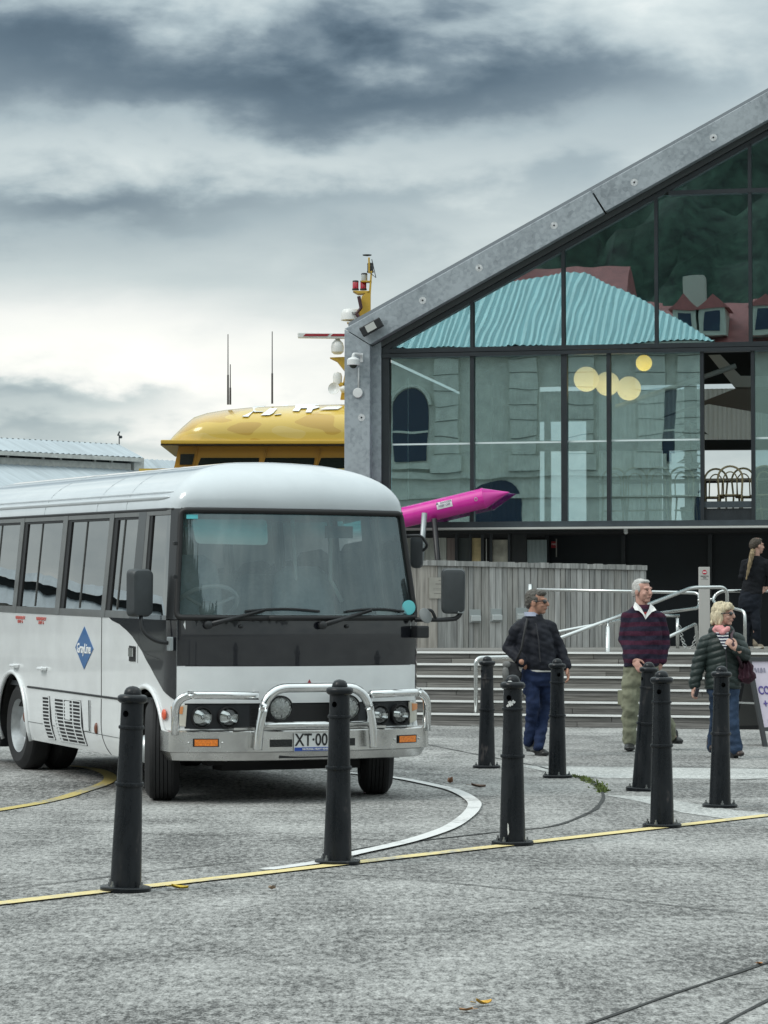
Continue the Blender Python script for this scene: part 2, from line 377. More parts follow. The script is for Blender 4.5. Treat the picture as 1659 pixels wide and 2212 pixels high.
struct(MB().add([(-4000, 56.4, -1.7), (4000, 56.4, -1.7), (4000, 5000, -1.7), (-4000, 5000, -1.7)], [(0, 1, 2, 3)]).build('water', M_water))
def strip(name, pts, w, m, up, closed=False, jag=0.):
    P = []
    for a, b in zip(pts, pts[1:]):
        n = max(1, int((b - a).length / .25)); P += [a.lerp(b, i / n) for i in range(n)]
    P.append(pts[-1]); vs_, fs = [], []
    for i, q in enumerate(P):
        t = P[min(i + 1, len(P) - 1)] - P[max(i - 1, 0)]; n = Vector((-t.y, t.x, 0)).normalized()
        h = w / 2 * (1 + jag * random.uniform(-1, 1))
        for sg in (-1, 1):
            p = q + n * h * sg; p.z = hz(p.x, p.y) + up; vs_.append(p)
    fs = [(2 * i, 2 * i + 1, 2 * i + 3, 2 * i + 2) for i in range(len(P) - 1)]
    return struct(MB().add(vs_, fs).build(name, m))
def G(*pp): return [gnd(x, y) for x, y in pp]
ya, yb = gnd(240, 1926), gnd(1400, 1792.5); yd = (yb - ya).normalized()
strip('yellow_line', [ya - yd * 9, yb + yd * 16], .115, M_yel, .008)
def smooth_path(P, n=4):
    out = []
    for i in range(len(P) - 1):
        p0, p1, p2, p3 = P[max(i - 1, 0)], P[i], P[i + 1], P[min(i + 2, len(P) - 1)]
        for k in range(n):
            t = k / n; out.append(.5 * ((2 * p1) + (p2 - p0) * t + (2 * p0 - 5 * p1 + 4 * p2 - p3) * t * t + (3 * p1 - p0 - 3 * p2 + p3) * t ** 3))
    return out + [P[-1]]
strip('white_line', smooth_path(G((575, 1882), (690, 1866), (765, 1847), (880, 1821), (965, 1793), (1005, 1768), (1023, 1748), (1022, 1733), (990, 1713), (940, 1699), (845, 1681), (700, 1667))), .098, M_wht, .012)
strip('yellow_kerb_line', smooth_path(G((-160, 1775), (0, 1751), (100, 1733), (180, 1710), (222, 1695), (238, 1684), (232, 1673), (200, 1662), (150, 1655))), .105, M_yel2, .008)
for pts, w in [(G((-200, 1690), (0, 1691), (240, 1691)), .014), (G((-200, 1791), (0, 1794), (240, 1797), (330, 1802), (700, 1811), (900, 1818)), .012),
               (G((-150, 1935), (0, 1921), (130, 1908), (310, 1885), (530, 1861)), .012), (G((690, 1884), (1000, 1911), (1330, 1944), (1659, 1979), (1800, 1994)), .012),
               (G((1180, 2245), (1275, 2212), (1460, 2146), (1659, 2080), (1760, 2046)), .02), (G((1530, 2230), (1600, 2192), (1659, 2162), (1760, 2111)), .014),
               (G((960, 1692), (1120, 1691), (1280, 1691)), .018), (G((1260, 1758), (1330, 1759)), .02), (G((920, 1608), (1160, 1655), (1300, 1657), (1659, 1661), (1800, 1663)), .02), (G((1590, 1686), (1659, 1681), (1800, 1670)), .02)]:
    strip('joint', pts, w, M_joint, .004, jag=.5).parent = ground
strip('joint', smooth_path(G((740, 1842), (823, 1827), (1080, 1797.6), (1196, 1785), (1271, 1757), (1294, 1739.7), (1303, 1717), (1279, 1691.8), (1226, 1674), (1165, 1656.5))), .03, M_joint, .004, jag=.35).parent = ground
def slab(name, pts, m, up):
    return struct(MB().add([gnd(x, y, up) for x, y in pts], [list(range(len(pts)))]).build(name, m))
slab('paving_band', [(1304, 1718), (1405, 1721), (1580, 1750), (1659, 1757), (1850, 1768), (1850, 1779), (1659, 1764), (1570, 1770), (1473, 1756), (1378, 1731)], M_pale, .0028)
slab('paving_band', [(1120, 1654), (1300, 1656), (1850, 1663), (1850, 1684), (1659, 1684), (1300, 1681), (1200, 1672)], M_pale, .0026)
# moss along the curved joint
ms = MB(); mp = smooth_path(G((1240, 1677), (1262, 1683), (1285, 1693), (1298, 1704), (1301, 1712)), 8)
for i in range(380):
    q = mp[min(len(mp) - 1, int(random.random() ** .9 * len(mp)))] + Vector((random.gauss(0, .025), random.gauss(0, .03), 0))
    a = random.uniform(0, 6.28); h = random.uniform(.006, .03); w = .012; dx, dy = math.cos(a) * w, math.sin(a) * w
    ln = Vector((random.uniform(-.02, .02), random.uniform(-.02, .02), h))
    ms.add([q + Vector((dx, dy, 0)), q - Vector((dx, dy, 0)), q + ln], [(0, 1, 2)])
mo = ms.build('grass', mat('moss_green', (.10, .135, .03), .8, ns=20, na=.4)); mo['kind'] = 'stuff'
def leaf(x, y, col, ln, rot, label, curl=.3):
    p = gnd(x, y, .006); mb = MB(); pts = []; N = 7
    for i in range(N):
        t = i / (N - 1); w = math.sin(math.pi * min(1, t * .93 + .05)) ** .8 * ln * .3
        for sg in (-1, 0, 1): pts.append(Vector((t * ln - ln / 2, sg * w, curl * ln * (t - .5) ** 2 + (.15 * ln * abs(sg)))))
    fs = []
    for i in range(N - 1):
        for k in range(2): a = i * 3 + k; fs.append((a, a + 1, a + 4, a + 3))
    mb.add(pts, fs); mb.tube([(-ln * .85, 0, .1 * ln), (-ln / 2, 0, .07 * ln)], ln * .02, 5)
    o = mb.build('fallen_leaf', mat('leaf', col, .6, ns=30, na=.3), smooth=0)
    o.location = p; o.rotation_euler = (.1, .12, rot); return tag(o, label, 'leaf')
leaf(388, 1922, (.60, .42, .03), .085, .2, 'bright yellow fallen leaf lying by the yellow line near the nearest bollard')
leaf(587, 1924, (.35, .25, .17), .06, 2.0, 'pale brown fallen leaf between the two nearest bollards', .9)
leaf(1044, 2173, (.62, .36, .04), .062, .5, 'orange yellow fallen leaf alone on the foreground concrete', .7)
leaf(1007, 2187, (.55, .30, .13), .05, 2.7, 'small tan fallen leaf left of the orange one in the foreground')
leaf(1640, 2086, (.45, .19, .05), .04, .9, 'rusty brown leaf on the joint at the right foreground edge')
leaf(972, 1693, (.22, .10, .05), .075, 1.9, 'curled dark brown leaf beside the white line near the bus', 2.2)
leaf(1033, 1702, (.13, .075, .05), .12, .3, 'flat dark brown leaf near the tip of the white curved line')
leaf(1120, 1717, (.17, .09, .05), .07, 1.2, 'small curled brown leaf left of the bollard with peeling paint', 1.6)
# ------------------------------------------------------------------ bollards
def bollard_paint():
    m, nt, b = new_mat('chipped_black_gloss_paint'); b.inputs['Specular IOR Level'].default_value = .3
    t = nd(nt, 'ShaderNodeTexCoord'); oi = nd(nt, 'ShaderNodeObjectInfo'); ad = nd(nt, 'ShaderNodeVectorMath', operation='ADD')
    nt.links.new(t.outputs['Object'], ad.inputs[0]); nt.links.new(oi.outputs['Location'], ad.inputs[1])
    def nz(sc, det, st):
        mp = nd(nt, 'ShaderNodeMapping'); mp.inputs['Scale'].default_value = st; nt.links.new(ad.outputs[0], mp.inputs[0])
        n = nd(nt, 'ShaderNodeTexNoise'); n.inputs['Scale'].default_value = sc; n.inputs['Detail'].default_value = det; n.inputs['Roughness'].default_value = .65; nt.links.new(mp.outputs[0], n.inputs['Vector']); return n.outputs[0]
    a = nz(9, 6, (1, 1, .35)); c = nz(60, 3, (1, 1, .8))
    r = nd(nt, 'ShaderNodeValToRGB'); nt.links.new(a, r.inputs[0])
    r.color_ramp.elements[0].position = .40; r.color_ramp.elements[0].color = (.0055, .0075, .010, 1)
    r.color_ramp.elements[1].position = .74; r.color_ramp.elements[1].color = (.085, .075, .072, 1)
    e = r.color_ramp.elements.new(.62); e.color = (.012, .014, .017, 1)
    nt.links.new(r.outputs[0], b.inputs['Base Color'])
    mr = nd(nt, 'ShaderNodeMapRange'); mr.inputs[1].default_value = .4; mr.inputs[2].default_value = .65; mr.inputs[3].default_value = .20; mr.inputs[4].default_value = .45
    nt.links.new(a, mr.inputs[0]); nt.links.new(mr.outputs[0], b.inputs['Roughness'])
    bp = nd(nt, 'ShaderNodeBump'); bp.inputs['Distance'].default_value = .0012; nt.links.new(c, bp.inputs['Height']); nt.links.new(bp.outputs[0], b.inputs['Normal']); return m
M_boll = bollard_paint(); M_bolt = mat('zinc_bolt', (.22, .23, .23), .4, .8)
def make_bollard():
    root = thing('bollard', (0, 0, 0), 'x', 'bollard', 'black cast bollards around the plaza')
    sh = MB().lathe([(.0775, .028), (.0765, .04), (.0652, .45), (.0632, .52), (.0585, .66), (.0565, .80), (.0545, .925)], 40)
    cut = MB().tube([(0, -.2, .868), (0, 0, .868)], .0165, 20)
    a = bpy.data.objects.new('a', sh.mesh('a')); c = bpy.data.objects.new('c', cut.mesh('c')); COL.objects.link(a); COL.objects.link(c)
    md = a.modifiers.new('b', 'BOOLEAN'); md.object = c; md.operation = 'DIFFERENCE'; md.solver = 'EXACT'
    dg = bpy.context.evaluated_depsgraph_get(); dg.update(); me = bpy.data.meshes.new_from_object(a.evaluated_get(dg)); me.materials.clear()
    bpy.data.objects.remove(a); bpy.data.objects.remove(c)
    link('shaft', me, M_boll, root, smooth=30)
    MB().lathe([(.122, 0), (.124, .006), (.124, .024), (.119, .029), (.07, .0295)], 40).build('base_plate', M_boll, root, smooth=35)
    def ring(z, r, t): return MB().lathe([(r - t, z - t), (r - .25 * t, z - .85 * t), (r, z), (r - .25 * t, z + .85 * t), (r - t, z + t)], 36)
    ring(.525, .0735, .0115).build('ring', M_boll, root, smooth=60); ring(.802, .0645, .0095).build('ring', M_boll, root, smooth=60)
    MB().lathe([(.050, .918), (.062, .921), (.0715, .930), (.0745, .942), (.0715, .954), (.061, .961), (.046, .963), (.040, .9625)], 40).build('collar', M_boll, root, smooth=60)
    MB().lathe([(.0425, .961), (.043, .967), (.0395, .982), (.031, .994), (.018, 1.001), (0, 1.004)], 32).build('dome_cap', M_boll, root, smooth=60)
    for k in range(4):
        a = R(45 + 90 * k + 40); b = MB().lathe([(.011, .029), (.011, .040), (.0055, .0405), (.0055, .056), (0, .057)], 6, Matrix.Translation((.1 * math.cos(a), .1 * math.sin(a), 0)))
        b.build('bolt', M_bolt, root)
    return root
BOL = [(271, 1925, 1.9, -35, 'nearest black bollard standing in front of the side of the bus'),
       (729, 1866.5, .7, -32, 'black bollard in front of the bus grille and number plate'),
       (1107, 1825, .2, -25, 'black bollard with peeling pale patches under its cap beside the curved white line'),
       (1430, 1787, .1, -18, 'black bollard on the yellow line in front of the man in the striped jumper'),
       (1051, 1659, .4, -65, 'farthest black bollard standing at the end of the low steel handrail'),
       (1204, 1680, .1, 12, 'black bollard beside the man in the dark quilted jacket by the mossy joint'),
       (1386, 1708, 3.6, -65, 'leaning black bollard partly hidden behind another bollard'),
       (1555, 1744, 1.0, 15, 'black bollard in front of the blonde woman in the puffer jacket')]
B0 = make_bollard()
for i, (x, y, tl, hy, lb) in enumerate(BOL):
    o = B0 if i == 0 else dup(B0)
    p = gnd(x, y, -.004); yw = R(hy) - math.atan2(p.x, p.y)
    o['label'] = lb; o.location = p
    o.matrix_world = Matrix.Translation(p) @ Matrix.Rotation(R(tl), 4, 'Y') @ Matrix.Rotation(yw, 4, 'Z')
    if i == 2: B2 = o
    if i == 4: B4 = o
M_peel = mat('peeling_undercoat', (.55, .56, .55), .8, ns=60, na=.3)
def chip(root, ang, z, r0, w, h, seed):         # flakes of bare undercoat hugging the shaft
    rnd = random.Random(seed); mb = MB(); N = 16; c = Vector((0, 0)); ring_ = []
    for k in range(N):
        a = 2 * math.pi * k / N; rr = rnd.uniform(.55, 1.1); ring_.append((w * rr * math.cos(a), h * rr * math.sin(a)))
    vs_ = [(0, 0)] + ring_; P = []
    for dx, dz in vs_:
        aa = ang + dx / r0; P.append(Vector((r0 * math.cos(aa), r0 * math.sin(aa), z + dz)))
    mb.add(P, [(0, 1 + k, 1 + (k + 1) % N) for k in range(N)]); mb.build('paint_chip', M_peel, root)
chip(B2, R(-78), .835, .0572, .019, .020, 1); chip(B2, R(-60), .845, .0572, .010, .012, 2); chip(B2, R(-95), .822, .0575, .010, .010, 5); chip(B2, R(-84), .10, .0768, .006, .05, 4)
MB().ell((.006, -.052, .964), (.014, .012, .005)).build('bird_dropping', M_peel, B2, smooth=0)
# ------------------------------------------------------------------ the bus: local axes u (to its left = right in the picture), v (backwards), w (up)
BYAW, BRAKE = R(24.5), R(1.0)
bR = Vector((math.cos(BYAW), math.sin(BYAW), 0)); bB = Vector((-math.sin(BYAW) * math.cos(BRAKE), math.cos(BYAW) * math.cos(BRAKE), math.sin(BRAKE))); bZ = bR.cross(bB)
BO = Vector((-.61776, 20.40038, 0))
BM = Matrix((bR, bB, bZ)).transposed().to_4x4(); BM.translation = BO
bus = thing('minibus', None, 'white and black minibus with chrome bull bar turning towards the camera', 'bus', M=BM)
VB = 5.6                                           # rear end
def car_paint(name, col, rough=.12, na=.06):
    m = mat(name, col, rough, 0, ns=2.6, na=na, detail=9, bs=1.3, bd=.0022, coat=1, coat_r=.03); return m
P_white = car_paint('white_vehicle_paint', (.73, .75, .755), .3, .09)
P_roof = car_paint('pale_silver_roof_paint', (.52, .56, .585), .32)
P_black = car_paint('black_vehicle_paint', (.010, .011, .015), .15)
P_frame = mat('black_window_frame', (.022, .024, .026), .3, coat=.4)
P_pillar = mat('grey_window_pillar', (.10, .102, .10), .35, ns=8, na=.15, coat=.3)
P_gasket = mat('rubber_gasket', (.008, .008, .009), .55)
M_alu = mat('polished_aluminium', (.66, .655, .64), .24, 1., ns=5, na=.12, bs=40, bd=.0003, rvar=.08)
M_tube = mat('chromed_tube', (.74, .745, .74), .12, 1., ns=4, na=.06)
G_wind = glass_mat('tinted_windscreen', (.80, .91, .92), .085, film=(.60, .74, .76), fw=.08, band=(1.90, 2.02, (.10, .66, .72)), gcol=(.82, .97, 1.0))  # pale film paints the haze of mirrored sky into the windscreen
G_side = glass_mat('tinted_side_glass', (.08, .09, .095), .27, bs=1.6, bd=.0012)
P_dark = mat('dark_cabin_trim', (.06, .065, .07), .8)
def outline(s):                                    # plan outline of the body; s runs round from left flank (-) over the front to the right flank (+)
    a = abs(s); sg = -1 if s < 0 else 1
    if a <= .85: return sg * a, -.115 * (1 - (a / .85) ** 2)
    if a < 1.10:
        t = (a - .85) / .25; u = (1 - t) ** 2 * .85 + 2 * t * (1 - t) * 1.0 + t * t * 1.0; v = 2 * t * (1 - t) * .04 + t * t * .18
        return sg * u, v
    return sg * 1.0, a - 1.10 + .18
def SV(v): return -(1.10 + v - .18) if v > .18 else -(.85 + .25 * max(0, v) / .18)
def widths(w):
    if w < .47: return 1 - .035 * ((.47 - w) / .2) ** 2
    return 1 - .075 * max(0, w - 1.32) / .81
def S(s, w, off=0.):
    def q(s, w):
        u, v = outline(s); fo = .14 * max(0, min(1, (w - 1.30) / .83)); return Vector((u * widths(w), v + fo * max(0, 1 - max(0, v) / .9), w))
    p = q(s, w)
    if off:
        e = .004; n = (q(s + e, w) - q(s - e, w)).cross(q(s, w + e) - q(s, w - e)).normalized()
        p = p + n * off
    return p
def clip(poly, ax, val, keep_gt):
    out = []
    for i in range(len(poly)):
        a, b = poly[i], poly[(i + 1) % len(poly)]; ia, ib = (a[ax] >= val) == keep_gt or a[ax] == val, (b[ax] >= val) == keep_gt or b[ax] == val
        if ia: out.append(a)
        if ia != ib:
            t = (val - a[ax]) / (b[ax] - a[ax]); c = [a[0] + t * (b[0] - a[0]), a[1] + t * (b[1] - a[1])]; c[ax] = val; out.append(tuple(c))
    return out
def patch(name, poly, m, off=0., ds=.07, dw=.09, thick=.012, fn=None, parent=None, smooth=35):
    fn = fn or S; s0, s1 = min(p[0] for p in poly), max(p[0] for p in poly); w0, w1 = min(p[1] for p in poly), max(p[1] for p in poly)
    mb = MB(); ns_, nw = max(1, math.ceil((s1 - s0) / ds)), max(1, math.ceil((w1 - w0) / dw)); idx = {}; fs = []
    def vid(p):
        k = (round(p[0], 4), round(p[1], 4))
        if k not in idx: idx[k] = len(idx)
        return idx[k]
    for i in range(ns_):
        a, b = s0 + (s1 - s0) * i / ns_, s0 + (s1 - s0) * (i + 1) / ns_
        col = clip(clip([tuple(p) for p in poly], 0, a, True), 0, b, False)
        if len(col) < 3: continue
        for j in range(nw):
            c, d = w0 + (w1 - w0) * j / nw, w0 + (w1 - w0) * (j + 1) / nw
            ce = clip(clip(col, 1, c, True), 1, d, False) if len(col) >= 3 else []
            if len(ce) < 3: continue
            f = []
            for p in ce:
                k = vid(p)
                if k not in f: f.append(k)
            if len(f) >= 3: fs.append(f)
    ks = sorted(idx, key=idx.get); vo = [fn(k[0], k[1], off) for k in ks]; n = len(vo)
    if thick:
        vi = [fn(k[0], k[1], off - thick) for k in ks]; cnt = {}
        for f in fs:
            for x, y in zip(f, f[1:] + f[:1]): cnt[(x, y)] = 1
        rim = [e for e in cnt if (e[1], e[0]) not in cnt]
        mb.add(vo + vi, fs + [[n + k for k in f[::-1]] for f in fs] + [(y, x, n + x, n + y) for x, y in rim])
    else: mb.add(vo, fs)
    return mb.build(name, m, parent or bus, smooth=smooth)
def mir(poly): return [(-s, w) for s, w in poly][::-1]
def VW(pts): return [(SV(v), w) for v, w in pts]
# --- flanks with wheel arches
AXF, AXR, HUB = .53, 3.90, .365
def arch(cv, cw, r, a0, a1, n=14): return [(cv + r * math.cos(R(a0 + (a1 - a0) * k / n)), cw + r * 1.12 * math.sin(R(a0 + (a1 - a0) * k / n))) for k in range(n + 1)]
low = .268
flank = [(.03, 1.318), (VB, 1.318), (VB, low)] + [(AXR + .44, low)] + arch(AXR, .33, .43, -8, 188) [0:] + [(AXR - .47, low), (AXF + .42, low)] + arch(AXF + .02, .36, .41, -8, 180) + [(.10, .40), (.03, .40)]
patch('side_panel', VW(flank), P_white, ds=.09, dw=.03); patch('side_panel', mir(VW(flank)), P_white, ds=.09, dw=.06)
def lip(cv, cw, r, sgn, a0=-12, a1=188):            # rolled lips round the wheel openings
    P = [S(sgn * -SV(v) if sgn > 0 else SV(v), w, .004) for v, w in arch(cv, cw, r, a0, a1, 22)]
    MB().tube(P, .020, 8).build('arch_lip', P_white, bus, smooth=0)
for sg in (-1, 1): lip(AXR, .33, .435, sg); lip(AXF + .02, .36, .415, sg, -8, 170)
# black swoosh from the belt down to the front corner
sw = [(.076, 1.318), (1.40, 1.318), (1.339, 1.298), (1.16, 1.272), (.98, 1.225), (.86, 1.185), (.745, 1.13), (.64, 1.08), (.552, 1.021), (.45, .967), (.363, .914), (.27, .862), (.176, .808), (.10, .758), (.076, .742)]
o_sw = patch('side_swoosh', VW(sw), P_black, off=.0035, thick=.006, ds=.05, dw=.05); patch('side_swoosh', mir(VW(sw)), P_black, off=.0035, thick=.006, ds=.05, dw=.05)
E_ = .95                                            # where the front panels stop round the corner
fr = lambda w0, w1: [(-E_, w0), (E_, w0), (E_, w1), (-E_, w1)]
patch('front_panel', fr(.992, 1.325), P_black, off=.002); patch('lower_front_panel', fr(.722, .988), P_white, off=.002)
patch('front_skirt', fr(.31, .538), P_white); patch('headlight_panel', [(-.93, .535), (.93, .535), (.93, .715), (-.93, .715)], mat('dark_headlight_panel', (.018, .021, .025), .4), off=-.008)
for sg in (-1, 1):                                  # corner piece under the swoosh
    poly = [(-.86, .40), (-E_ - .02, .40), (-E_ - .02, .715), (-.93, .715), (-.93, .54), (-.86, .54)]; patch('corner_panel', poly if sg < 0 else mir(poly), P_white, off=.003)
# --- window bands
pil = [(.74, .93), (1.50, 1.60), (2.64, 2.76), (3.82, 3.93), (4.98, 5.08)]       # (front edge, rear edge) of the dark pillars
W0, W1 = 1.318, 2.13
for sg in (-1, 1):
    mk = (lambda p: VW(p)) if sg < 0 else (lambda p: mir(VW(p)))
    patch('belt_rail', mk([(.93, W0), (VB, W0), (VB, 1.372), (.93, 1.372)]), P_pillar, off=.004, thick=.03)
    patch('window_header', mk([(.93, 2.082), (VB, 2.082), (VB, W1), (.93, W1)]), P_pillar, off=.004, thick=.03)
    for a, b in pil: patch('window_pillar', mk([(a, W0 + .001), (b, W0 + .001), (b, W1 - .001), (a, W1 - .001)]), P_pillar if a > 1 else P_frame, off=.006, thick=.05)
    for a, b in zip([p[1] for p in pil], [p[0] for p in pil[1:]] + []):
        pn = patch('side_window', mk([(a, 1.372), (b, 1.372), (b, 2.082), (a, 2.082)]), G_side, off=-.012, thick=.006)
        q = (a + b) / 2 + .05
        patch('sliding_sash', mk([(q, 1.38), (q + .008, 1.38), (q + .008, 2.075), (q, 2.075)]), P_pillar, off=-.004, thick=.012)
        patch('window_gasket', mk([(b - .085, 1.372), (b, 1.372), (b, 2.082), (b - .085, 2.082)]), P_gasket, off=-.002, thick=.012)
        patch('window_gasket', mk([(a, 2.064), (b - .086, 2.064), (b - .086, 2.082), (a, 2.082)]), P_gasket, off=-.002, thick=.012)
    # cab door: frame and glass
    patch('door_frame', mk([(.15, W0 + .001), (.74, W0 + .001), (.74, 1.352), (.15, 1.352)]), P_black, off=.005, thick=.03)
    patch('door_frame', mk([(.15, 2.085), (.74, 2.085), (.74, W1 - .001), (.15, W1 - .001)]), P_pillar, off=.005, thick=.03)
    patch('door_frame', mk([(.655, 1.353), (.739, 1.353), (.739, 2.084), (.655, 2.084)]), P_pillar, off=.005, thick=.04)
    patch('door_window', mk([(.155, 1.352), (.655, 1.352), (.655, 2.085), (.155, 2.085)]), G_side, off=-.01, thick=.006)
    patch('window_gasket', mk([(.59, 1.352), (.655, 1.352), (.655, 2.085), (.59, 2.085)]), P_gasket, off=.0, thick=.012)
    patch('windscreen_pillar', [(p[0], p[1]) for p in ([(-1.06, 1.325), (-.952, 1.325), (-.948, 2.13), (-1.06, 2.13)] if sg < 0 else [(.952, 1.325), (1.06, 1.325), (1.06, 2.13), (.948, 2.13)])], P_frame, off=.004, thick=.05)
    # seam lines of the door and panels
    def seam(pts, r=.0035):
        q = smooth_path([S(s, w, .001) for s, w in mk(pts)], 5); MB().tube(q, r, 5).build('seam', P_gasket, bus)
    seam([(.74, 1.318), (.70, 1.16), (.615, 1.085), (.50, 1.06), (.25, 1.035), (.04, 1.005)])
    seam([(1.575, 1.316), (1.575, 1.0), (1.568, .712)]); seam([(1.568, .69), (1.56, .45), (1.50, .33), (1.42, .27)]); seam([(.74, 1.13), (.74, .99)], .002)
    seam([(VB, .708), (3.9 + .45, .708)], .007); seam([(3.47, .708), (2.3, .708), (.93, .706)], .009)
    seam([(3.45, .42), (2.4, .42), (1.0, .41)], .002)
patch('rear_panel', [(0, 0), (1, 0), (1, 1), (0, 1)], P_white, ds=.2, dw=.2, fn=lambda s, w, o: Vector(((s * 2 - 1) * widths(low + w * (W1 - low)), VB - o, low + w * (W1 - low))))
# --- roof
def roof(q, s, off=0.):                             # q 0 at the gutter, 1 at the crown; s along the outline
    th = q * math.pi / 2; w = W1 - .005 + 0.378 * math.sin(th); k = max(0., math.cos(th)) ** (2 / 2.6)
    b = S(s, W1); back = (1 - k) * .80; f = back * max(0, 1 - max(0, b.y) / 2.2)
    bow = -.10 * math.sin(th) * max(0, 1 - (max(0, b.y) / 1.2)) * k
    return Vector((b.x * k, b.y + f + bow, w))
mb = MB(); SS = [-(1.10 + (VB - .18) * (1 - i / 40)) for i in range(41)] + [-1.10 + .25 * i / 6 for i in range(1, 7)] + [-.85 + 1.70 * i / 24 for i in range(1, 25)] + [.85 + .25 * i / 6 for i in range(1, 7)] + [1.10 + (VB - .18) * i / 40 for i in range(1, 41)]
QN = 18; QQ = [1 - (1 - i / QN) ** 1.35 for i in range(QN + 1)]
mb.add([roof(q, s) for q in QQ for s in SS], [(j * len(SS) + i, j * len(SS) + i + 1, (j + 1) * len(SS) + i + 1, (j + 1) * len(SS) + i) for j in range(QN) for i in range(len(SS) - 1)])
mb.prism([roof(q, SS[0]) for q in QQ] + [roof(q, SS[-1]) for q in QQ[::-1]], (0, .01, 0))
roof_o = mb.build('roof', P_roof, bus, smooth=50, merge=.0005)
def roofline(q, s_from, s_to, r, name, m, n=40, rz=1.):
    P = [roof(q, s_from + (s_to - s_from) * i / n) for i in range(n + 1)]; MB().tube(P, [r * min(1, .3 + i / 2) for i in range(n + 1)][::-1], 8).build(name, m, roof_o, smooth=0)
for sg in (-1, 1):
    roofline(.155, sg * 6.4, sg * 1.16, .020, 'roof_rib', P_roof); roofline(.225, sg * 6.4, sg * 1.13, .012, 'roof_rib', P_roof)
    roofline(.0, sg * 6.4, sg * .9, .012, 'gutter', P_gasket)
    for v in (1.25, 1.95, 3.3):
        P = [roof(q / 10, sg * (1.10 + v - .18)) + Vector((0, 0, .0)) for q in range(0, 9)]; MB().tube(P, .003, 5).build('seam', M_galv_dull, roof_o)
# --- windscreen with its gasket
patch('windscreen', [(-.945, 1.37), (-.925, 1.35), (.925, 1.35), (.945, 1.37), (.94, 2.08), (.91, 2.105), (-.91, 2.105), (-.94, 2.08)], G_wind, off=-.006, thick=0)
gk = rounded([(-.3, 1.338), (-.888, 1.338), (-.888, 2.116), (.888, 2.116), (.888, 1.338), (-.3, 1.338)] and [Vector((-.3, 1.338, 0)), Vector((-.955, 1.338, 0)), Vector((-.95, 2.116, 0)), Vector((.95, 2.116, 0)), Vector((.955, 1.338, 0)), Vector((-.3, 1.338, 0))], .05)
GK = []
for a, b in zip(gk, gk[1:]):
    n = max(1, int((b - a).length / .08)); GK += [a.lerp(b, i / n) for i in range(n)]
MB().tube([S(p.x, p.y, .004) for p in GK + [GK[0]]], .022, 8).build('windscreen_gasket', P_gasket, bus, smooth=0)
patch('cowl', fr(1.322, 1.345), P_black, off=.002); patch('roof_edge', fr(2.108, 2.135), P_gasket, off=.001)
# --- cab and saloon interior
MB().box((-.94, .12, .70), (.94, VB - .05, .74)).build('saloon_floor', P_dark, bus)
MB().prism([(-.88, .10, 1.30), (-.88, .42, 1.36), (-.88, .55, 1.30), (-.88, .55, .9), (-.88, .06, .9)], (1.76, 0, 0)).build('dashboard', mat('grey_dashboard', (.50, .52, .50), .7), bus, bevel=.02)
MB().box((-.9, .3, 2.10), (.9, VB - .1, 2.125)).build('headlining', mat('pale_headlining', (.62, .63, .62), .9), bus)
swm = Matrix.Translation((-.55, .52, 1.42)) @ Matrix.Rotation(R(-38), 4, 'X')
mb = MB(); mb.tube([swm @ Vector((.24 * math.cos(2 * math.pi * k / 28), .24 * math.sin(2 * math.pi * k / 28), 0)) for k in range(29)], .016, 8)
for a in (90, 210, 330): mb.tube([swm @ Vector((0, 0, -.03)), swm @ Vector((.235 * math.cos(R(a)), .235 * math.sin(R(a)), 0))], .013, 6)
mb.ell(swm @ Vector((0, 0, -.03)), .06); mb.build('steering_wheel', mat('grey_wheel_rim', (.34, .35, .35), .5), bus, smooth=40)
M_seat = mat('grey_seat_cloth', (.24, .28, .31), .95, ns=25, na=.15)
def seat(u, v, w=.27, top=1.76):
    mb = MB(); mb.loft([((u, v + .02, .95), w * .95, .09, 0), ((u, v + .02, 1.2), w, .10, 0), ((u, v + .05, 1.5), w * .98, .085, 0), ((u, v + .08, top - .07), w * .86, .07, 0), ((u, v + .09, top), w * .5, .05, 0)], 24)
    mb.box((u - w * .95, v - .42, .86), (u + w * .95, v, 1.02)); mb.build('seat', M_seat, bus, smooth=50)
seat(-.52, .95, .29, 1.80); seat(.45, .98, .27, 1.72)
for r_ in range(5):
    for u in (-.68, -.22, .36, .74): seat(u, 1.75 + r_ * .74, .20, 1.66)
vis = MB(); vp = rounded([Vector(p) for p in ((-.5, 2.055, 0), (-.80, 2.055, 0), (-.77, 1.875, 0), (-.20, 1.87, 0), (-.20, 2.06, 0), (-.5, 2.055, 0))], .04)
vis.prism([Vector((p.x, .165 + .14 * (p.y - 1.87) - .02 * abs(p.x), p.y)) for p in vp[:-1]], (0, .012, 0)).build('sun_visor', mat('pale_visor_vinyl', (.72, .74, .68), .6), bus)
MB().prism([(.30, .25, 2.02), (.52, .25, 2.02), (.52, .25, 1.93), (.30, .25, 1.93)], (0, .02, 0)).build('inside_mirror', P_dark, bus)
M_rail = mat('pale_handrail', (.7, .7, .66), .35)
for q in ([(.34, 1.0, 2.08), (.38, 1.0, 1.5), (.42, 1.0, 1.0)], [(.62, .9, 2.08), (.62, .9, 1.62), (.72, .9, 1.45)]): MB().tube(q, .018, 8).build('grab_rail', M_rail, bus, smooth=0)
MB().prism([(.88, .24, 1.33), (.66, .12, 1.33), (.66, .12, 1.36), (.88, .24, 1.36)], (0, 0, .03)).build('dash_tray', M_rail, bus)
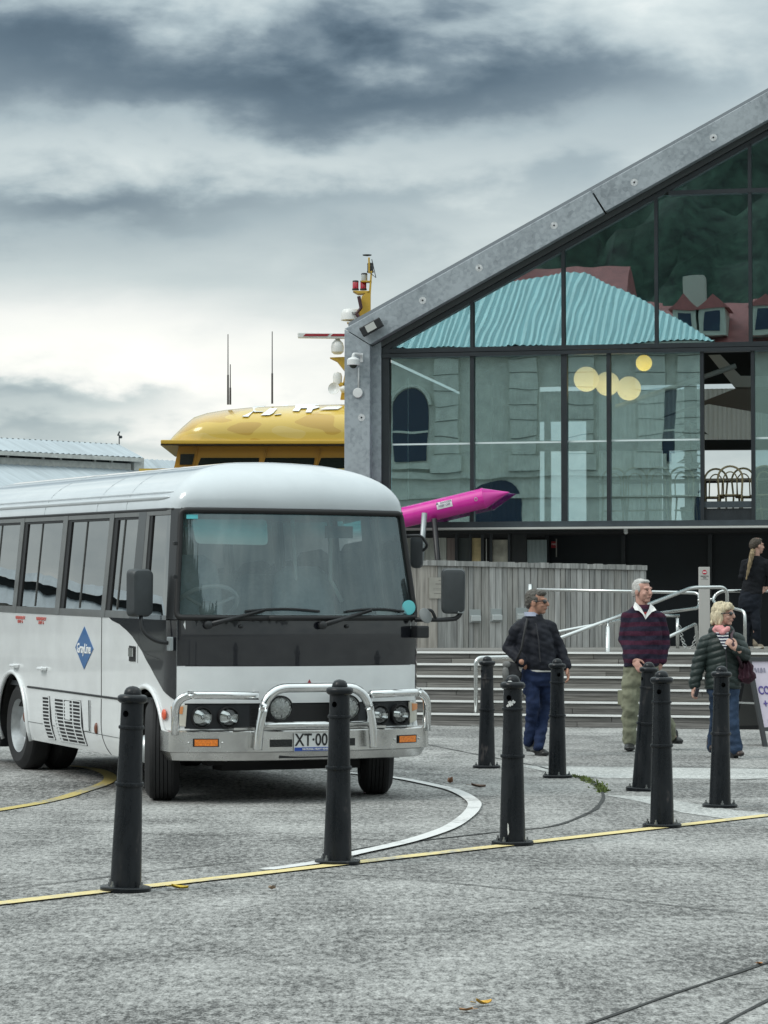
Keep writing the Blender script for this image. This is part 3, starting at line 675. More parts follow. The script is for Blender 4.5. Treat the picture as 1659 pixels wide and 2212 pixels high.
MB().lathe([(0, 0), (.055, 0), (.055, .004), (0, .004)], 24, Matrix.Translation(S(.885, 1.415, .003)) @ Matrix.Rotation(R(90), 4, 'X') @ Matrix.Rotation(R(0), 4, 'Y')).build('convex_mirror_lens', mat('turquoise_plastic', (.16, .62, .66), .25), bus, smooth=40)
patch('windscreen_sticker', [(-.905, 2.055), (-.825, 2.055), (-.825, 2.085), (-.905, 2.085)], mat('turquoise_sticker', (.10, .50, .55), .5), off=.002, thick=.002)
# --- bumper
def bpath(inset, n=22, back=.16):
    P = []
    for i in range(n + 1):
        a = -1 + 2 * i / n; P.append((a * (.985 - inset), -.245 + inset + .17 * abs(a) ** 2.6))
    return [(-1.03 + inset, back), (-1.03 + inset, -.02 + inset)] + P[:] + [(1.03 - inset, -.02 + inset), (1.03 - inset, back)]
def rail(name, prof, m, bev=0):                     # prof: (inset, w) closed section swept round the nose
    mb = MB(); n = len(prof); rows = [bpath(i) for i, _ in prof]; L_ = len(rows[0]); vs_ = [(rows[j][k][0], rows[j][k][1], prof[j][1]) for j in range(n) for k in range(L_)]
    fs = [(j * L_ + k, j * L_ + k + 1, ((j + 1) % n) * L_ + k + 1, ((j + 1) % n) * L_ + k) for j in range(n) for k in range(L_ - 1)]
    fs += [[j * L_ for j in range(n)], [j * L_ + L_ - 1 for j in range(n)]]; return mb.add(vs_, fs).build(name, m, bus, smooth=30)
bump_o = rail('bumper', [(.12, .530), (.012, .530), (.0, .522), (0, .380), (.008, .372), (.12, .372)], M_alu)
rail('bumper_valance', [(.12, .371), (.02, .371), (.045, .315), (.06, .308), (.12, .308)], M_alu)
def bf(u, w, o=0.):                                  # point on the bumper face
    return Vector((u, -.245 + .17 * abs(u / .985) ** 2.6 - o, w))
def plate(name, u0, u1, w0, w1, m, o=.004, parent=bus, d=.006, n=1, f=bf):
    mb = MB()
    for i in range(n):
        a, b = u0 + (u1 - u0) * i / n, u0 + (u1 - u0) * (i + 1) / n
        mb.prism([f(a, w0, o), f(b, w0, o), f(b, w1, o), f(a, w1, o)], (0, d, 0))
    return mb.build(name, m, parent)
M_or = mat('orange_lens', (.75, .20, .02), .25, ns=90, na=.35, coat=.6); M_redl = mat('red_orange_lens', (.70, .09, .03), .25, coat=.6)
for sg in (-1, 1):
    cu = .795 * sg; i_ = plate('indicator_lamp', cu - .088, cu + .088, .418, .476, P_gasket, .010); plate('lens', cu - .078, cu + .078, .424, .470, M_or, .016, i_)
    plate('bumper_slot', (.165 if sg > 0 else -.335), (.335 if sg > 0 else -.165), .412, .466, mat('black_mesh', (.012, .013, .013), .5, bs=90, bd=.01), .004)
    for k in (-1, 1): MB().ell(bf(cu + k * .115, .447, .004), .008, 8, 6).build('bolt', M_steel, bus, smooth=0)
plate('bumper_vent', -.25, .26, .328, .352, P_gasket, -.030, bus, .01)
# number plate
np_ = plate('number_plate', -.155, .225, .378, .508, mat('plate_white', (.72, .73, .72), .35), .014)
plate('plate_band', -.152, .222, .381, .407, mat('plate_blue', (.02, .07, .36), .4), .0165, np_, .004)
M_ink = mat('black_lettering', (.012, .012, .014), .4); M_wink = mat('white_lettering', (.80, .81, .80), .5)
text('plate_text', 'XT\u00b700D', .125, frame(bf(-.148, .457, .0155), (1, 0, 0), (0, 0, 1)), M_ink, np_, align='LEFT', sx=.80, bold=.0015)
text('plate_text', 'NATIONAL HEAVY VEHICLE', .020, frame(bf(.02, .394, .0185), (1, 0, 0), (0, 0, 1)), M_wink, np_, sx=.9, bold=.0004)
# bull bar
tb = lambda pts, r, nm='bull_bar_tube': MB().tube(pts, r, 14).build(nm, M_tube, bus, smooth=0)
vf = -.285
for sg in (-1, 1):
    tb(rounded([Vector((sg * .995, -.06, .50)), Vector((sg * 1.0, -.07, .785)), Vector((sg * .80, -.16, .79)), Vector((sg * .44, vf + .01, .785))], .13, 8), .030)
tb(rounded([Vector((-.455, vf - .015, .40)), Vector((-.45, vf - .02, .56)), Vector((-.375, vf - .02, .84)), Vector((.375, vf - .02, .84)), Vector((.45, vf - .02, .56)), Vector((.455, vf - .015, .40))], .15, 8), .034, 'bull_bar_hoop')
tb([(-.44, vf, .572), (.44, vf, .572)], .024)
MB().box((-.60, -.20, .535), (.60, -.06, .552)).build('bumper_shelf', M_alu, bus)
# grille and lamps
pf = lambda u, w, o=0.: S(u, w, 0) + Vector((0, -o, 0))
gr = MB()
for k in range(5): gr.prism([pf(-.42, .56 + k * .030, .004), pf(.42, .56 + k * .030, .004), pf(.42, .566 + k * .030, .004), pf(-.42, .566 + k * .030, .004)], (0, .012, 0))
gr.build('grille', P_gasket, bus); patch('grille_back', [(-.43, .54), (.43, .54), (.43, .712), (-.43, .712)], P_gasket, off=-.004, thick=.004)
def refl_mat():
    m, nt, b = new_mat('lamp_reflector'); b.inputs['Metallic'].default_value = .15; b.inputs['Roughness'].default_value = .25; b.inputs['Base Color'].default_value = (.85, .86, .86, 1)
    t = nd(nt, 'ShaderNodeTexCoord'); v = nd(nt, 'ShaderNodeTexVoronoi'); v.inputs['Scale'].default_value = 34; nt.links.new(t.outputs['Object'], v.inputs['Vector'])
    bp = nd(nt, 'ShaderNodeBump'); bp.inputs['Distance'].default_value = .004; nt.links.new(v.outputs['Distance'], bp.inputs['Height']); nt.links.new(bp.outputs[0], b.inputs['Normal']); return m
M_refl = refl_mat(); G_lens = glass_mat('clear_lens', (.92, .94, .94), .06)
def lamp(name, c, r, depth, dirv=Vector((0, -1, 0)), led=False):
    Mx = Matrix.Translation(c) @ dirv.to_track_quat('Z', 'Y').to_matrix().to_4x4()
    h = MB().lathe([(r * 1.13, -depth), (r * 1.13, .012), (r * 1.02, .014), (r, .004)], 32, Mx, cap=False).build(name, P_gasket, bus, smooth=40)
    MB().lathe([(0, -depth * .22), (r * .45, -depth * .18), (r * .8, -depth * .08), (r, .002)] if not led else [(0, -.008), (r, -.006)], 32, Mx).build('reflector', M_refl, h, smooth=0)
    if led:
        lm = MB(); rnd = random.Random(3)
        for k in range(22):
            rr = r * .84 * math.sqrt((k + .5) / 22); a = k * 2.39996; lm.ell(Mx @ Vector((rr * math.cos(a), rr * math.sin(a), -.001)), .009, 8, 6)
        lm.build('led_cluster', mat('led_cell', (.9, .9, .88), .1), h, smooth=0)
    else: MB().ell(Mx @ Vector((0, 0, -depth * .12)), (r * .24, r * .28, r * .28), 12, 8).build('bulb_shield', M_tube, h, smooth=0)
    MB().lathe([(r, .003), (r * .7, .009), (0, .012)], 32, Mx).build('lens', G_lens, h, smooth=0)
for u in (-.785, -.598, .598, .785): lamp('headlight', pf(u, .623, .034), .068, .05, Vector((.18 * u, -1, 0)).normalized())
for sg in (-1, 1):
    lamp('spotlight', Vector((sg * .265, vf + .02, .690)), .083, .07, led=True); MB().tube([(sg * .265, vf + .05, .60), (sg * .265, vf + .05, .55)], .018, 8).build('lamp_bracket', P_gasket, bus)
    poly = [(.885, .555), (.99, .575), (1.0, .70), (.875, .712)]
    cl = patch('corner_lamp', poly if sg > 0 else mir(poly), mat('clear_corner_lens', (.62, .60, .52), .2, coat=.7), off=.008, ds=.03, thick=.012)
    p2 = [(.905, .645), (.985, .655), (.99, .695), (.90, .70)]; patch('amber_lens', p2 if sg > 0 else mir(p2), mat('amber_lens', (.72, .30, .12), .25), off=.0115, ds=.03, thick=.004, parent=cl)
MB().prism([pf(-.022 + .02, .852, .006), pf(.022 + .02, .852, .006), pf(.02, .892, .006)], (0, .004, 0)).build('badge', mat('dark_red_badge', (.30, .01, .025), .35), bus)
# wipers, nozzles
def wiper(u0, u1, b0, b1):
    p0, p1 = S(u0, 1.287, .035), S(u1, 1.395, .028)
    wob = MB().tube([p0, p0.lerp(p1, .35) + Vector((0, -.012, 0)), p1], [.021, .016, .007], 8).build('wiper', M_black, bus, smooth=0)
    MB().lathe([(.030, -.01), (.030, .02), (.018, .03), (0, .031)], 16, Matrix.Translation(p0) @ Matrix.Rotation(R(90), 4, 'X')).build('pivot', M_black, wob, smooth=40)
    bl = [S(b0 + (b1 - b0) * k / 8, 1.385 + .018 * math.sin(math.pi * k / 8), .012) for k in range(9)]
    MB().tube(bl, .009, 6).build('blade', M_black, wob); MB().tube([p0.lerp(p1, .45) + Vector((0, .0, -.014)), p1 + Vector((0, 0, -.012))], .004, 5).build('link', M_black, wob)
wiper(-.745, -.33, -.47, .10); wiper(.105, .53, .32, .83)
for u in (-.505, .32): MB().ell(S(u, 1.278, .008), (.017, .014, .015), 10, 6).build('washer_nozzle', M_black, bus, smooth=0)
# mirrors
M_mir = mat('mirror_shell', (.036, .042, .046), .5, ns=14, na=.12, bs=60, bd=.0006)
def mirror(c, w, h, d, yaw, name='mirror', pane=True):
    Mx = Matrix.Translation(c) @ Matrix.Rotation(yaw, 4, 'Z'); mb = MB()
    pr = rounded([Vector(p) for p in ((0, h / 2, 0), (-w / 2, h / 2, 0), (-w / 2 * .97, -h / 2, 0), (w / 2 * .97, -h / 2, 0), (w / 2, h / 2, 0), (0, h / 2, 0))], .045)[:-1]
    n = len(pr); ring_ = lambda k, y: [Mx @ Vector((p.x * k, y, p.y * k)) for p in pr]
    vs_ = ring_(1, d / 2) + ring_(1.0, -d * .1) + ring_(.93, -d * .42) + ring_(.80, -d / 2); fs = [(j * n + i, j * n + (i + 1) % n, (j + 1) * n + (i + 1) % n, (j + 1) * n + i) for j in range(3) for i in range(n)] + [list(range(n)), list(range(3 * n, 4 * n))]
    o = mb.add(vs_, fs).build(name, M_mir, bus, smooth=40)
    q = ring_(.9, d / 2 + .002); MB().prism(q, Mx.to_3x3() @ Vector((0, .003, 0))).build('mirror_glass', M_tube, o); return o
ml = mirror(Vector((-1.19, .16, 1.515)), .185, .345, .09, R(18))
MB().tube(rounded([Vector((-1.19, .15, 1.36)), Vector((-1.19, .12, 1.24)), Vector((-1.10, .08, 1.165)), Vector((-.99, .06, 1.155))], .06), .015, 10).build('mirror_arm', M_black, ml, smooth=0)
MB().box((-1.012, .02, 1.10), (-.985, .09, 1.20)).build('mirror_bracket', M_galv_dull, ml, bevel=.006)
mr_ = mirror(Vector((1.21, -.06, 1.54)), .18, .34, .09, R(-22))
MB().tube(rounded([Vector((.93, .02, 1.325)), Vector((1.17, -.05, 1.325)), Vector((1.27, -.08, 1.34)), Vector((1.26, -.08, 1.44))], .07), .017, 10).build('mirror_arm', M_black, mr_, smooth=0)
MB().tube(rounded([Vector((.98, .0, 1.385)), Vector((1.05, -.02, 1.405)), Vector((1.08, -.03, 1.33))], .035), .012, 8).build('mirror_arm', M_black, mr_, smooth=0)
MB().box((1.225, -.112, 1.375), (1.275, -.09, 1.45), None).build('mirror_bracket', M_galv_dull, mr_, bevel=.006)
MB().lathe([(0, -.02), (.04, -.018), (.058, -.004), (.060, .004), (.055, .008)], 24, Matrix.Translation((.985, -.05, 1.355)) @ Matrix.Rotation(R(38), 4, 'Y') @ Matrix.Rotation(R(64), 4, 'X')).build('convex_mirror', mat('grey_mirror_back', (.20, .21, .21), .4), bus, smooth=40)
MB().box((.90, -.09, 1.19), (1.0, .03, 1.28)).build('mirror_mount', M_black, bus, bevel=.012)
m2 = mirror(Vector((1.13, .42, 1.84)), .10, .26, .06, R(-30), 'kerb_mirror'); MB().tube(rounded([Vector((.93, .30, 1.95)), Vector((1.10, .28, 1.96)), Vector((1.20, .36, 1.88)), Vector((1.15, .40, 1.83))], .04), .011, 8).build('mirror_arm', M_black, m2, smooth=0)
for w in (1.86, 1.62): MB().box((-.985, .02, w), (-.955, .06, w + .028)).build('door_hinge', M_black, bus, bevel=.005)
# flank furniture
def fp(v, w, o=0.): return S(SV(v), w, o)
def fplate(name, pts, m, o=.003, t=.004, parent=None): return patch(name, VW(pts), m, off=o + t, thick=t, ds=.2, dw=.03, parent=parent)
dia = fplate('diamond_badge', [(1.99, 1.236), (1.768, 1.069), (1.99, .902), (2.212, 1.069)], mat('badge_blue', (.035, .13, .33), .3, coat=.5), .001)
text('badge_text', 'GrayLine', .105, frame(fp(1.99, 1.062, .007), (0, -1, 0), (0, 0, 1)), M_wink, dia, bold=.002, sx=.88)
M_rink = mat('red_lettering', (.55, .12, .10), .5)
for v in (3.69, 3.11):
    text('exit_text', 'EMERGENCY', .034, frame(fp(v, 1.278, .004), (0, -1, 0), (0, 0, 1)), M_rink, bus, sx=1.35, bold=.001); text('exit_text', 'EXIT \u2193', .034, frame(fp(v, 1.246, .004), (0, -1, 0), (0, 0, 1)), M_rink, bus, sx=1.35, bold=.001)
def grille(v0, v1, n, cols):
    bk = fplate('side_grille', [(v0, .645), (v1, .655), (v1 - .11, .305), (v0 - .06 - (v0 - v1) * .2, .305)], P_gasket, .001, .003)
    rows = [.645 - i * (.335 / n) for i in range(n + 1)]
    for k, w in enumerate(rows):
        sh = .10 * ((.65 - w) / .34) ** 2.2; fplate('slat', [(v0 - sh, w + .0045), (v1 - sh, w + .0075), (v1 - sh, w - .0015), (v0 - sh, w - .0045)], P_white, .0042, .002, bk)
    for c in cols:
        sh = .10
        fplate('grille_post', [(c + .012, .645), (c - .012, .645), (c - .012 - .02, .47), (c - .012 - sh, .312), (c + .012 - sh, .312), (c + .012 - .02, .47)], P_white, .0044, .0012, bk)
    return bk
grille(3.07, 2.87, 12, [3.06, 2.88]); gb = grille(2.745, 2.065, 12, [2.735, 2.50, 2.27, 2.075])
fplate('grille_block', [(2.46, .635), (2.34, .638), (2.32, .49), (2.44, .488)], P_white, .0044, .0024, gb)
fplate('filler_flap', [(1.985, .665), (1.835, .668), (1.815, .43), (1.97, .427)], P_white, .004, .006); fplate('flap_seam', [(1.852, .664), (1.835, .668), (1.815, .43), (1.834, .432)], P_gasket, .009, .003)
for v in (3.53, 1.675):
    MB().ell(fp(v, .457, .006), (.014, .026, .045), 12, 8).build('side_marker', mat('dark_amber_lens', (.16, .045, .02), .3, coat=.5), bus, smooth=0)
MB().ell(fp(.16, .638, .008), (.012, .045, .04), 12, 8).build('side_repeater', M_redl, bus, smooth=0)
for v in (3.80, 3.03): MB().tube([fp(v + .07, .872, .0), fp(v + .06, .872, .03), fp(v - .06, .872, .03), fp(v - .07, .872, 0)], .016, 8).build('locker_catch', P_white, bus, smooth=40)
dh = fplate('door_handle', [(.925, 1.115), (.785, 1.112), (.785, 1.0), (.925, 1.0)], P_gasket, .002, .004); fplate('handle_bar', [(.905, 1.10), (.81, 1.098), (.81, 1.035), (.905, 1.035)], M_tube, .007, .012, dh)
# --- wheels
M_rim = mat('silver_wheel', (.50, .52, .53), .38, .6, ns=12, na=.2)
def wheel(u, v, out, steer, wd=.215, dual=False, rad=.372):
    Mx = Matrix.Translation((u, v, rad - .008)) @ Matrix.Rotation(steer, 4, 'Z') @ Matrix.Rotation(R(90) * out, 4, 'Y')
    h = wd / 2; rr = rad
    prof = [(.225, -h), (.30, -h - .012), (rr - .045, -h), (rr - .012, -h + .025), (rr - .002, -h + .05)]
    for k in range(5):
        z = -h + .055 + k * (wd - .11) / 4
        prof += [(rr, z - .011), (rr, z + .011)] if k == 0 else [(rr - .009, z - .017), (rr, z - .011), (rr, z + .011)]
    prof += [(rr - .002, h - .05), (rr - .012, h - .025), (rr - .045, h), (.30, h + .012), (.225, h)]
    t = MB().lathe(prof, 48, Mx, cap=False).build('wheel', M_rubber, bus, smooth=30)
    if not dual: rp = [(.228, h - .004), (.222, h - .02), (.205, h - .05), (.195, h - .035), (.12, h - .03), (.10, h + .03), (.06, h + .05), (0, h + .05)]
    else: rp = [(.230, h - .002), (.222, h - .02), (.20, h - .10), (.15, h - .13), (.11, h - .13), (.10, h - .05), (.06, h - .03), (0, h - .03)]
    MB().lathe(rp, 36, Mx, cap=False).build('rim', M_rim, t, smooth=40)
    nb = MB()
    for k in range(6):
        a = 2 * math.pi * k / 6; q = Vector((.15 * math.cos(a), .15 * math.sin(a), h - .03 if not dual else h - .12)); nb.tube([Mx @ q, Mx @ (q + Vector((0, 0, .035 if not dual else .02)))], .014, 6)
    nb.build('wheel_nuts', M_bolt, t)
ST = R(-21)
wheel(-.875, AXF, -1, ST, .225); wheel(.845, AXF, 1, ST, .225)
for sg in (-1, 1):
    wheel(sg * .845, AXR, sg, 0, .20, True); wheel(sg * .60, AXR, sg, 0, .20, True)
# dark underside: chassis, axles, wheel wells, mud flap
ch = MB(); ch.box((-.80, .0, .30), (.80, .22, .40)); ch.box((-.55, .15, .22), (.55, .35, .32)); ch.box((-.45, .2, .30), (-.33, VB - .1, .48)); ch.box((.33, .2, .30), (.45, VB - .1, .48)); ch.box((-.9, .05, .52), (.9, VB - .1, .69)); ch.tube([(-.8, AXF, .33), (.8, AXF, .33)], .06, 10); ch.tube([(-.8, AXR, .36), (.8, AXR, .36)], .08, 10)
ch.ell((0, AXR, .36), .16); ch.box((-.3, 1.2, .30), (.25, 2.2, .5)); ch.box((-.7, .05, .27), (-.25, .18, .40))
ch.build('chassis', mat('underbody_black', (.010, .010, .010), .9), bus)
for sg in (-1, 1):
    MB().box((sg * .72 - .16 if sg > 0 else -.98, AXR + .42, .16), (.98 if sg > 0 else sg * .72 + .16, AXR + .435, .60)).build('mud_flap', M_black, bus)
    for cv, r_, b in ((AXF + .02, .40, .45), (AXR, .42, .45)):
        P = arch(cv, .34, r_, 0, 180, 14); mb = MB(); n = len(P)
        mb.add([(sg * .97, v, w) for v, w in P] + [(sg * b, v, w) for v, w in P], [(i, i + 1, n + i + 1, n + i) for i in range(n - 1)] + [list(range(n, 2 * n))]); mb.build('wheel_well', mat('underbody_black', (.010, .010, .010), .9), bus)
# ------------------------------------------------------------------ the glass-fronted hall; local axes s (along the front, to the right), d (into the building), z
FYAW = R(11.5)
fE = Vector((math.cos(FYAW), -math.sin(FYAW), 0)); fN = Vector((math.sin(FYAW), math.cos(FYAW), 0))
fO = at(752, 1300, 46.0); fO.z = 0
FM = Matrix((fE, fN, Vector((0, 0, 1)))).transposed().to_4x4(); FM.translation = fO
def FL(x, y, dep=0.):
    P0 = fO + fN * dep; r = ray(x, y); t = (P0 - _C).dot(fN) / r.dot(fN); q = _C + r * t - fO
    return q.dot(fE), q.z
hall = thing('gabled_hall', None, 'gabled waterfront hall with galvanised steel portal and a wide dark framed glass front', 'building', M=FM)
def galv():
    m, nt, b = new_mat('spangled_galvanised_steel'); b.inputs['Metallic'].default_value = .25; b.inputs['Roughness'].default_value = .5
    t = nd(nt, 'ShaderNodeTexCoord'); v = nd(nt, 'ShaderNodeTexVoronoi'); v.inputs['Scale'].default_value = 17; v.inputs['Randomness'].default_value = 1
    n = nd(nt, 'ShaderNodeTexNoise'); n.inputs['Scale'].default_value = 1.3; n.inputs['Detail'].default_value = 6
    n2 = nd(nt, 'ShaderNodeTexNoise'); n2.inputs['Scale'].default_value = 14; n2.inputs['Detail'].default_value = 5
    for q in (v, n, n2): nt.links.new(t.outputs['Object'], q.inputs['Vector'])
    bw = nd(nt, 'ShaderNodeRGBToBW'); nt.links.new(v.outputs['Color'], bw.inputs[0])
    a = nd(nt, 'ShaderNodeMath', operation='MULTIPLY_ADD'); nt.links.new(bw.outputs[0], a.inputs[0]); a.inputs[1].default_value = .30; nt.links.new(n.outputs[0], a.inputs[2])
    a2 = nd(nt, 'ShaderNodeMath', operation='MULTIPLY_ADD'); nt.links.new(n2.outputs[0], a2.inputs[0]); a2.inputs[1].default_value = .45; nt.links.new(a.outputs[0], a2.inputs[2])
    r = nd(nt, 'ShaderNodeValToRGB'); nt.links.new(a2.outputs[0], r.inputs[0])
    r.color_ramp.elements[0].position = .55; r.color_ramp.elements[0].color = (.20, .228, .25, 1); r.color_ramp.elements[1].position = 1.25 if False else 1.0; r.color_ramp.elements[1].color = (.36, .40, .43, 1)
    nt.links.new(r.outputs[0], b.inputs['Base Color']); return m
M_galv = galv()
G_pane = glass_mat('facade_glass', (.80, .90, .92), .31, bs=.75, bd=.0016, gcol=(.74, .96, 1.0))
sA, zA = FL(752, 714); sB, zB = FL(1659, 206); SL = (zB - zA) / (sB - sA)                      # outer edge of the portal
sC, zC = FL(807, 748); sD, zD = FL(1659, 267)                                                   # inner edge
sI = FL(826, 900)[0]; zt0 = FL(1240, 766)[1]; zt1 = FL(1240, 746)[1]                             # transom
zs0 = FL(1240, 1126)[1]; zs1 = FL(1240, 1138)[1]; zw = FL(1240, 1143)[1]                          # sill beam
RID = 8.6; outer = lambda s: zA + SL * (s - sA); SLi = (zD - zC) / (sD - sC); inner = lambda s: zC + SLi * (s - sC)
def PR(name, poly, d0, d1, m, parent=hall, bevel=0.): return MB().prism([(s, d0, z) for s, z in poly], (0, d1 - d0, 0)).build(name, m, parent, bevel=bevel)
seam_s = FL(1282, 430)[0]; w_ = .012
PR('portal_column', [(0, .0), (sC + .0, .0), (sC, zC - .012), (0, zA - .012)], -.30, .42, M_galv, bevel=.01)
PR('portal_rafter', [(0, zA), (sC, zC), (seam_s + .22 - w_, inner(seam_s + .22 - w_)), (seam_s - w_, outer(seam_s - w_))], -.30, .42, M_galv, bevel=.01)
PR('portal_rafter', [(seam_s + w_, outer(seam_s + w_)), (seam_s + .22 + w_, inner(seam_s + .22 + w_)), (RID, inner(RID)), (RID, outer(RID))], -.30, .42, M_galv, bevel=.01)
m2s = lambda s: 2 * RID - s
PR('portal_rafter', [(RID + .02, outer(RID)), (RID + .02, inner(RID)), (m2s(sC), zC), (m2s(0), zA)], -.30, .42, M_galv)
PR('portal_column', [(m2s(sC), 0), (m2s(0), 0), (m2s(0), zA - .012), (m2s(sC), zC - .012)], -.30, .42, M_galv)
for x, y in ((913, 649), (1035, 579), (1197, 487), (1370, 394), (1541, 297), (781, 902)):              # unfilled fixing holes with bright spots round them
    s, z = FL(x, y, -.3); mb = MB().lathe([(0, -.001), (.055, -.001), (.06, .002), (0, .003)], 14, Matrix.Translation((s, -.302, z)) @ Matrix.Rotation(R(90), 4, 'X'))
    o = mb.build('fixing_patch', mat('bright_zinc_patch', (.50, .52, .53), .6, ns=30, na=.3), hall); MB().lathe([(0, .003), (.016, .003), (.016, .006), (0, .006)], 10, Matrix.Translation((s, -.302, z)) @ Matrix.Rotation(R(90), 4, 'X')).build('fixing_hole', M_black, o)
# roof sheets and side walls
PR('roof_sheet', [(-.02, zA + .02), (RID, outer(RID) + .02), (RID, outer(RID) + .14), (-.02, zA + .14)], .1, 13.5, mat('grey_roof_sheet', (.22, .24, .26), .5, .3))
PR('roof_sheet', [(RID + .01, outer(RID) + .02), (m2s(-.02), zA + .02), (m2s(-.02), zA + .14), (RID + .01, outer(RID) + .14)], .1, 13.5, mat('grey_roof_sheet', (.22, .24, .26), .5, .3))
def transl(name, c):
    m = bpy.data.materials.new(name); m.use_nodes = True; nt = m.node_tree; nt.nodes.clear(); o = nd(nt, 'ShaderNodeOutputMaterial'); a = nd(nt, 'ShaderNodeBsdfDiffuse'); b = nd(nt, 'ShaderNodeBsdfTranslucent'); x = nd(nt, 'ShaderNodeMixShader')
    a.inputs[0].default_value = b.inputs[0].default_value = (*c, 1); x.inputs[0].default_value = .62; nt.links.new(a.outputs[0], x.inputs[1]); nt.links.new(b.outputs[0], x.inputs[2]); nt.links.new(x.outputs[0], o.inputs[0]); return m
M_corr = transl('translucent_corrugated_sheet', (.66, .68, .63)); M_inw = mat('dark_teal_lining', (.05, .075, .08), .8)
def frames():
    f0 = -.06; f1 = .10
    b = lambda nm, x0, x1, y0, y1, m=M_char, d0=f0, d1=f1: PR(nm, [(x0, y0), (x1, y0), (x1, y1), (x0, y1)], d0, d1, m)
    PR('gutter_frame', [(sC - .004, .1), (sI, .1), (sI, inner(sI) - .02), (sC - .004, zC - .02)], -.12, .2, M_galv)
    PR('gutter_frame', [(sC, zC - .005), (RID, inner(RID) - .005), (RID, inner(RID) - .105), (sC + .0, zC - .105)], -.10, .12, mat('dark_zinc_frame', (.07, .078, .08), .4, .3))
    PR('rafter_frame', [(sI, inner(sI) - .11), (RID, inner(RID) - .11), (RID, inner(RID) - .20), (sI, inner(sI) - .20)], -.05, .12, M_char)
    b('side_frame', sI, FL(842, 900)[0], zs1, inner(sI) - .2)
    b('transom', sI, 16, zt0, zt0 + (zt1 - zt0) * .42, M_char, -.09, .12); b('transom', sI, 16, zt0 + (zt1 - zt0) * .5, zt1, M_char, -.06, .12)
    b('sill_beam', sI - .1, 16, zs1, zs0, mat('dark_blue_grey_beam', (.045, .058, .068), .4, ns=4, na=.2), -.10, .15)
    b('drip_edge', sI - .2, 16, zw, zs1 - .006, mat('pale_drip_edge', (.50, .51, .49), .6), -.17, .2)
    zu = FL(1620, 417)[1]; zu1 = zu + .07; s_u = (zu1 + .2 - zC) / SLi + sC
    b('upper_transom', s_u - .02, 14, zu, zu1)
    return zu, zu1
zu, zu1 = frames()
up_m = [FL(x, 650)[0] for x in (1020, 1217, 1418, 1621)]; up_m += [up_m[-1] + 1.52 * k for k in range(1, 4)]
lo_m = [FL(x, 950)[0] for x in (1020.5, 1219.5, 1315.5, 1517, 1627)]; lo_m += [lo_m[-1] + 1.52 * k for k in range(1, 4)]
for s in up_m:
    for a, b in (((zt1, zu), (zu1, inner(s) - .2)) if inner(s) - .2 > zu1 else ((zt1, inner(s) - .2),)):
        PR('mullion', [(s - .028, a + .002), (s + .028, a + .002), (s + .028, b + .05 * (b > zu)), (s - .028, b + .01)], -.05, .10, M_char)
for i, s in enumerate(lo_m):
    w2 = (.032, .05, .033, .03, .03)[i] if i < 5 else .03
    PR('mullion', [(s - w2, zs0 + .002), (s + w2, zs0 + .002), (s + w2, zt0 - .002), (s - w2, zt0 - .002)], -.055, .10, M_char)
s0f = FL(842, 900)[0]
edges = [s0f] + lo_m
for i, (a, b) in enumerate(zip(edges, edges[1:])):
    if i == 4:                                      # the slid-open bay: no pane, only a dark upstand
        PR('upstand_panel', [(a + .03, zs0), (b - .03, zs0), (b - .03, FL(1570, 1083)[1] - .11), (a + .03, FL(1570, 1083)[1] - .11)], .0, .06, M_char)
        PR('upstand_cap', [(a + .03, FL(1570, 1083)[1] - .10), (b - .03, FL(1570, 1083)[1] - .10), (b - .03, FL(1570, 1083)[1]), (a + .03, FL(1570, 1083)[1])], -.03, .10, mat('dark_blue_grey_beam', (.045, .058, .068), .4)); continue
    q = random.uniform(-.0025, .0025); PR('glass_pane', [(a + .02, zs0 - .01), (b - .02, zs0 - .01), (b - .02, zt0 + .01), (a + .02, zt0 + .01)], .03 + q, .042 + q, G_pane)
    zl = FL(1240, 957)[1] + .006 * i
    PR('safety_stripe', [(a + .04, zl), (b - .04, zl), (b - .04, zl + .028), (a + .04, zl + .028)], .012, .016, mat('frosted_stripe', (.62, .72, .72), .6))
eu = [sI] + up_m
for a, b in zip(eu, eu[1:]):
    pts = [(a + .02, zt1 - .01), (b - .02, zt1 - .01)]; tb_, ta = min(inner(b - .02) - .15, zu + .01), min(inner(a + .02) - .15, zu + .01)
    cut = [(b - .02, tb_)]
    if tb_ > ta and tb_ >= zu: cut.append(((zu + .01 + .15 - zC) / SLi + sC, zu + .01))
    PR('glass_pane', pts + cut + [(a + .02, max(ta, zt1))], .03, .042, G_pane)
    if inner(b) - .2 > zu1 + .1:
        a2 = max(a + .02, (zu1 + .2 - zC) / SLi + sC)
        if a2 < b - .1: PR('glass_pane', [(a2, zu1 - .01), (b - .02, zu1 - .01), (b - .02, inner(b) - .15), (a2, max(zu1, inner(a2) - .15))], .03, .042, G_pane)
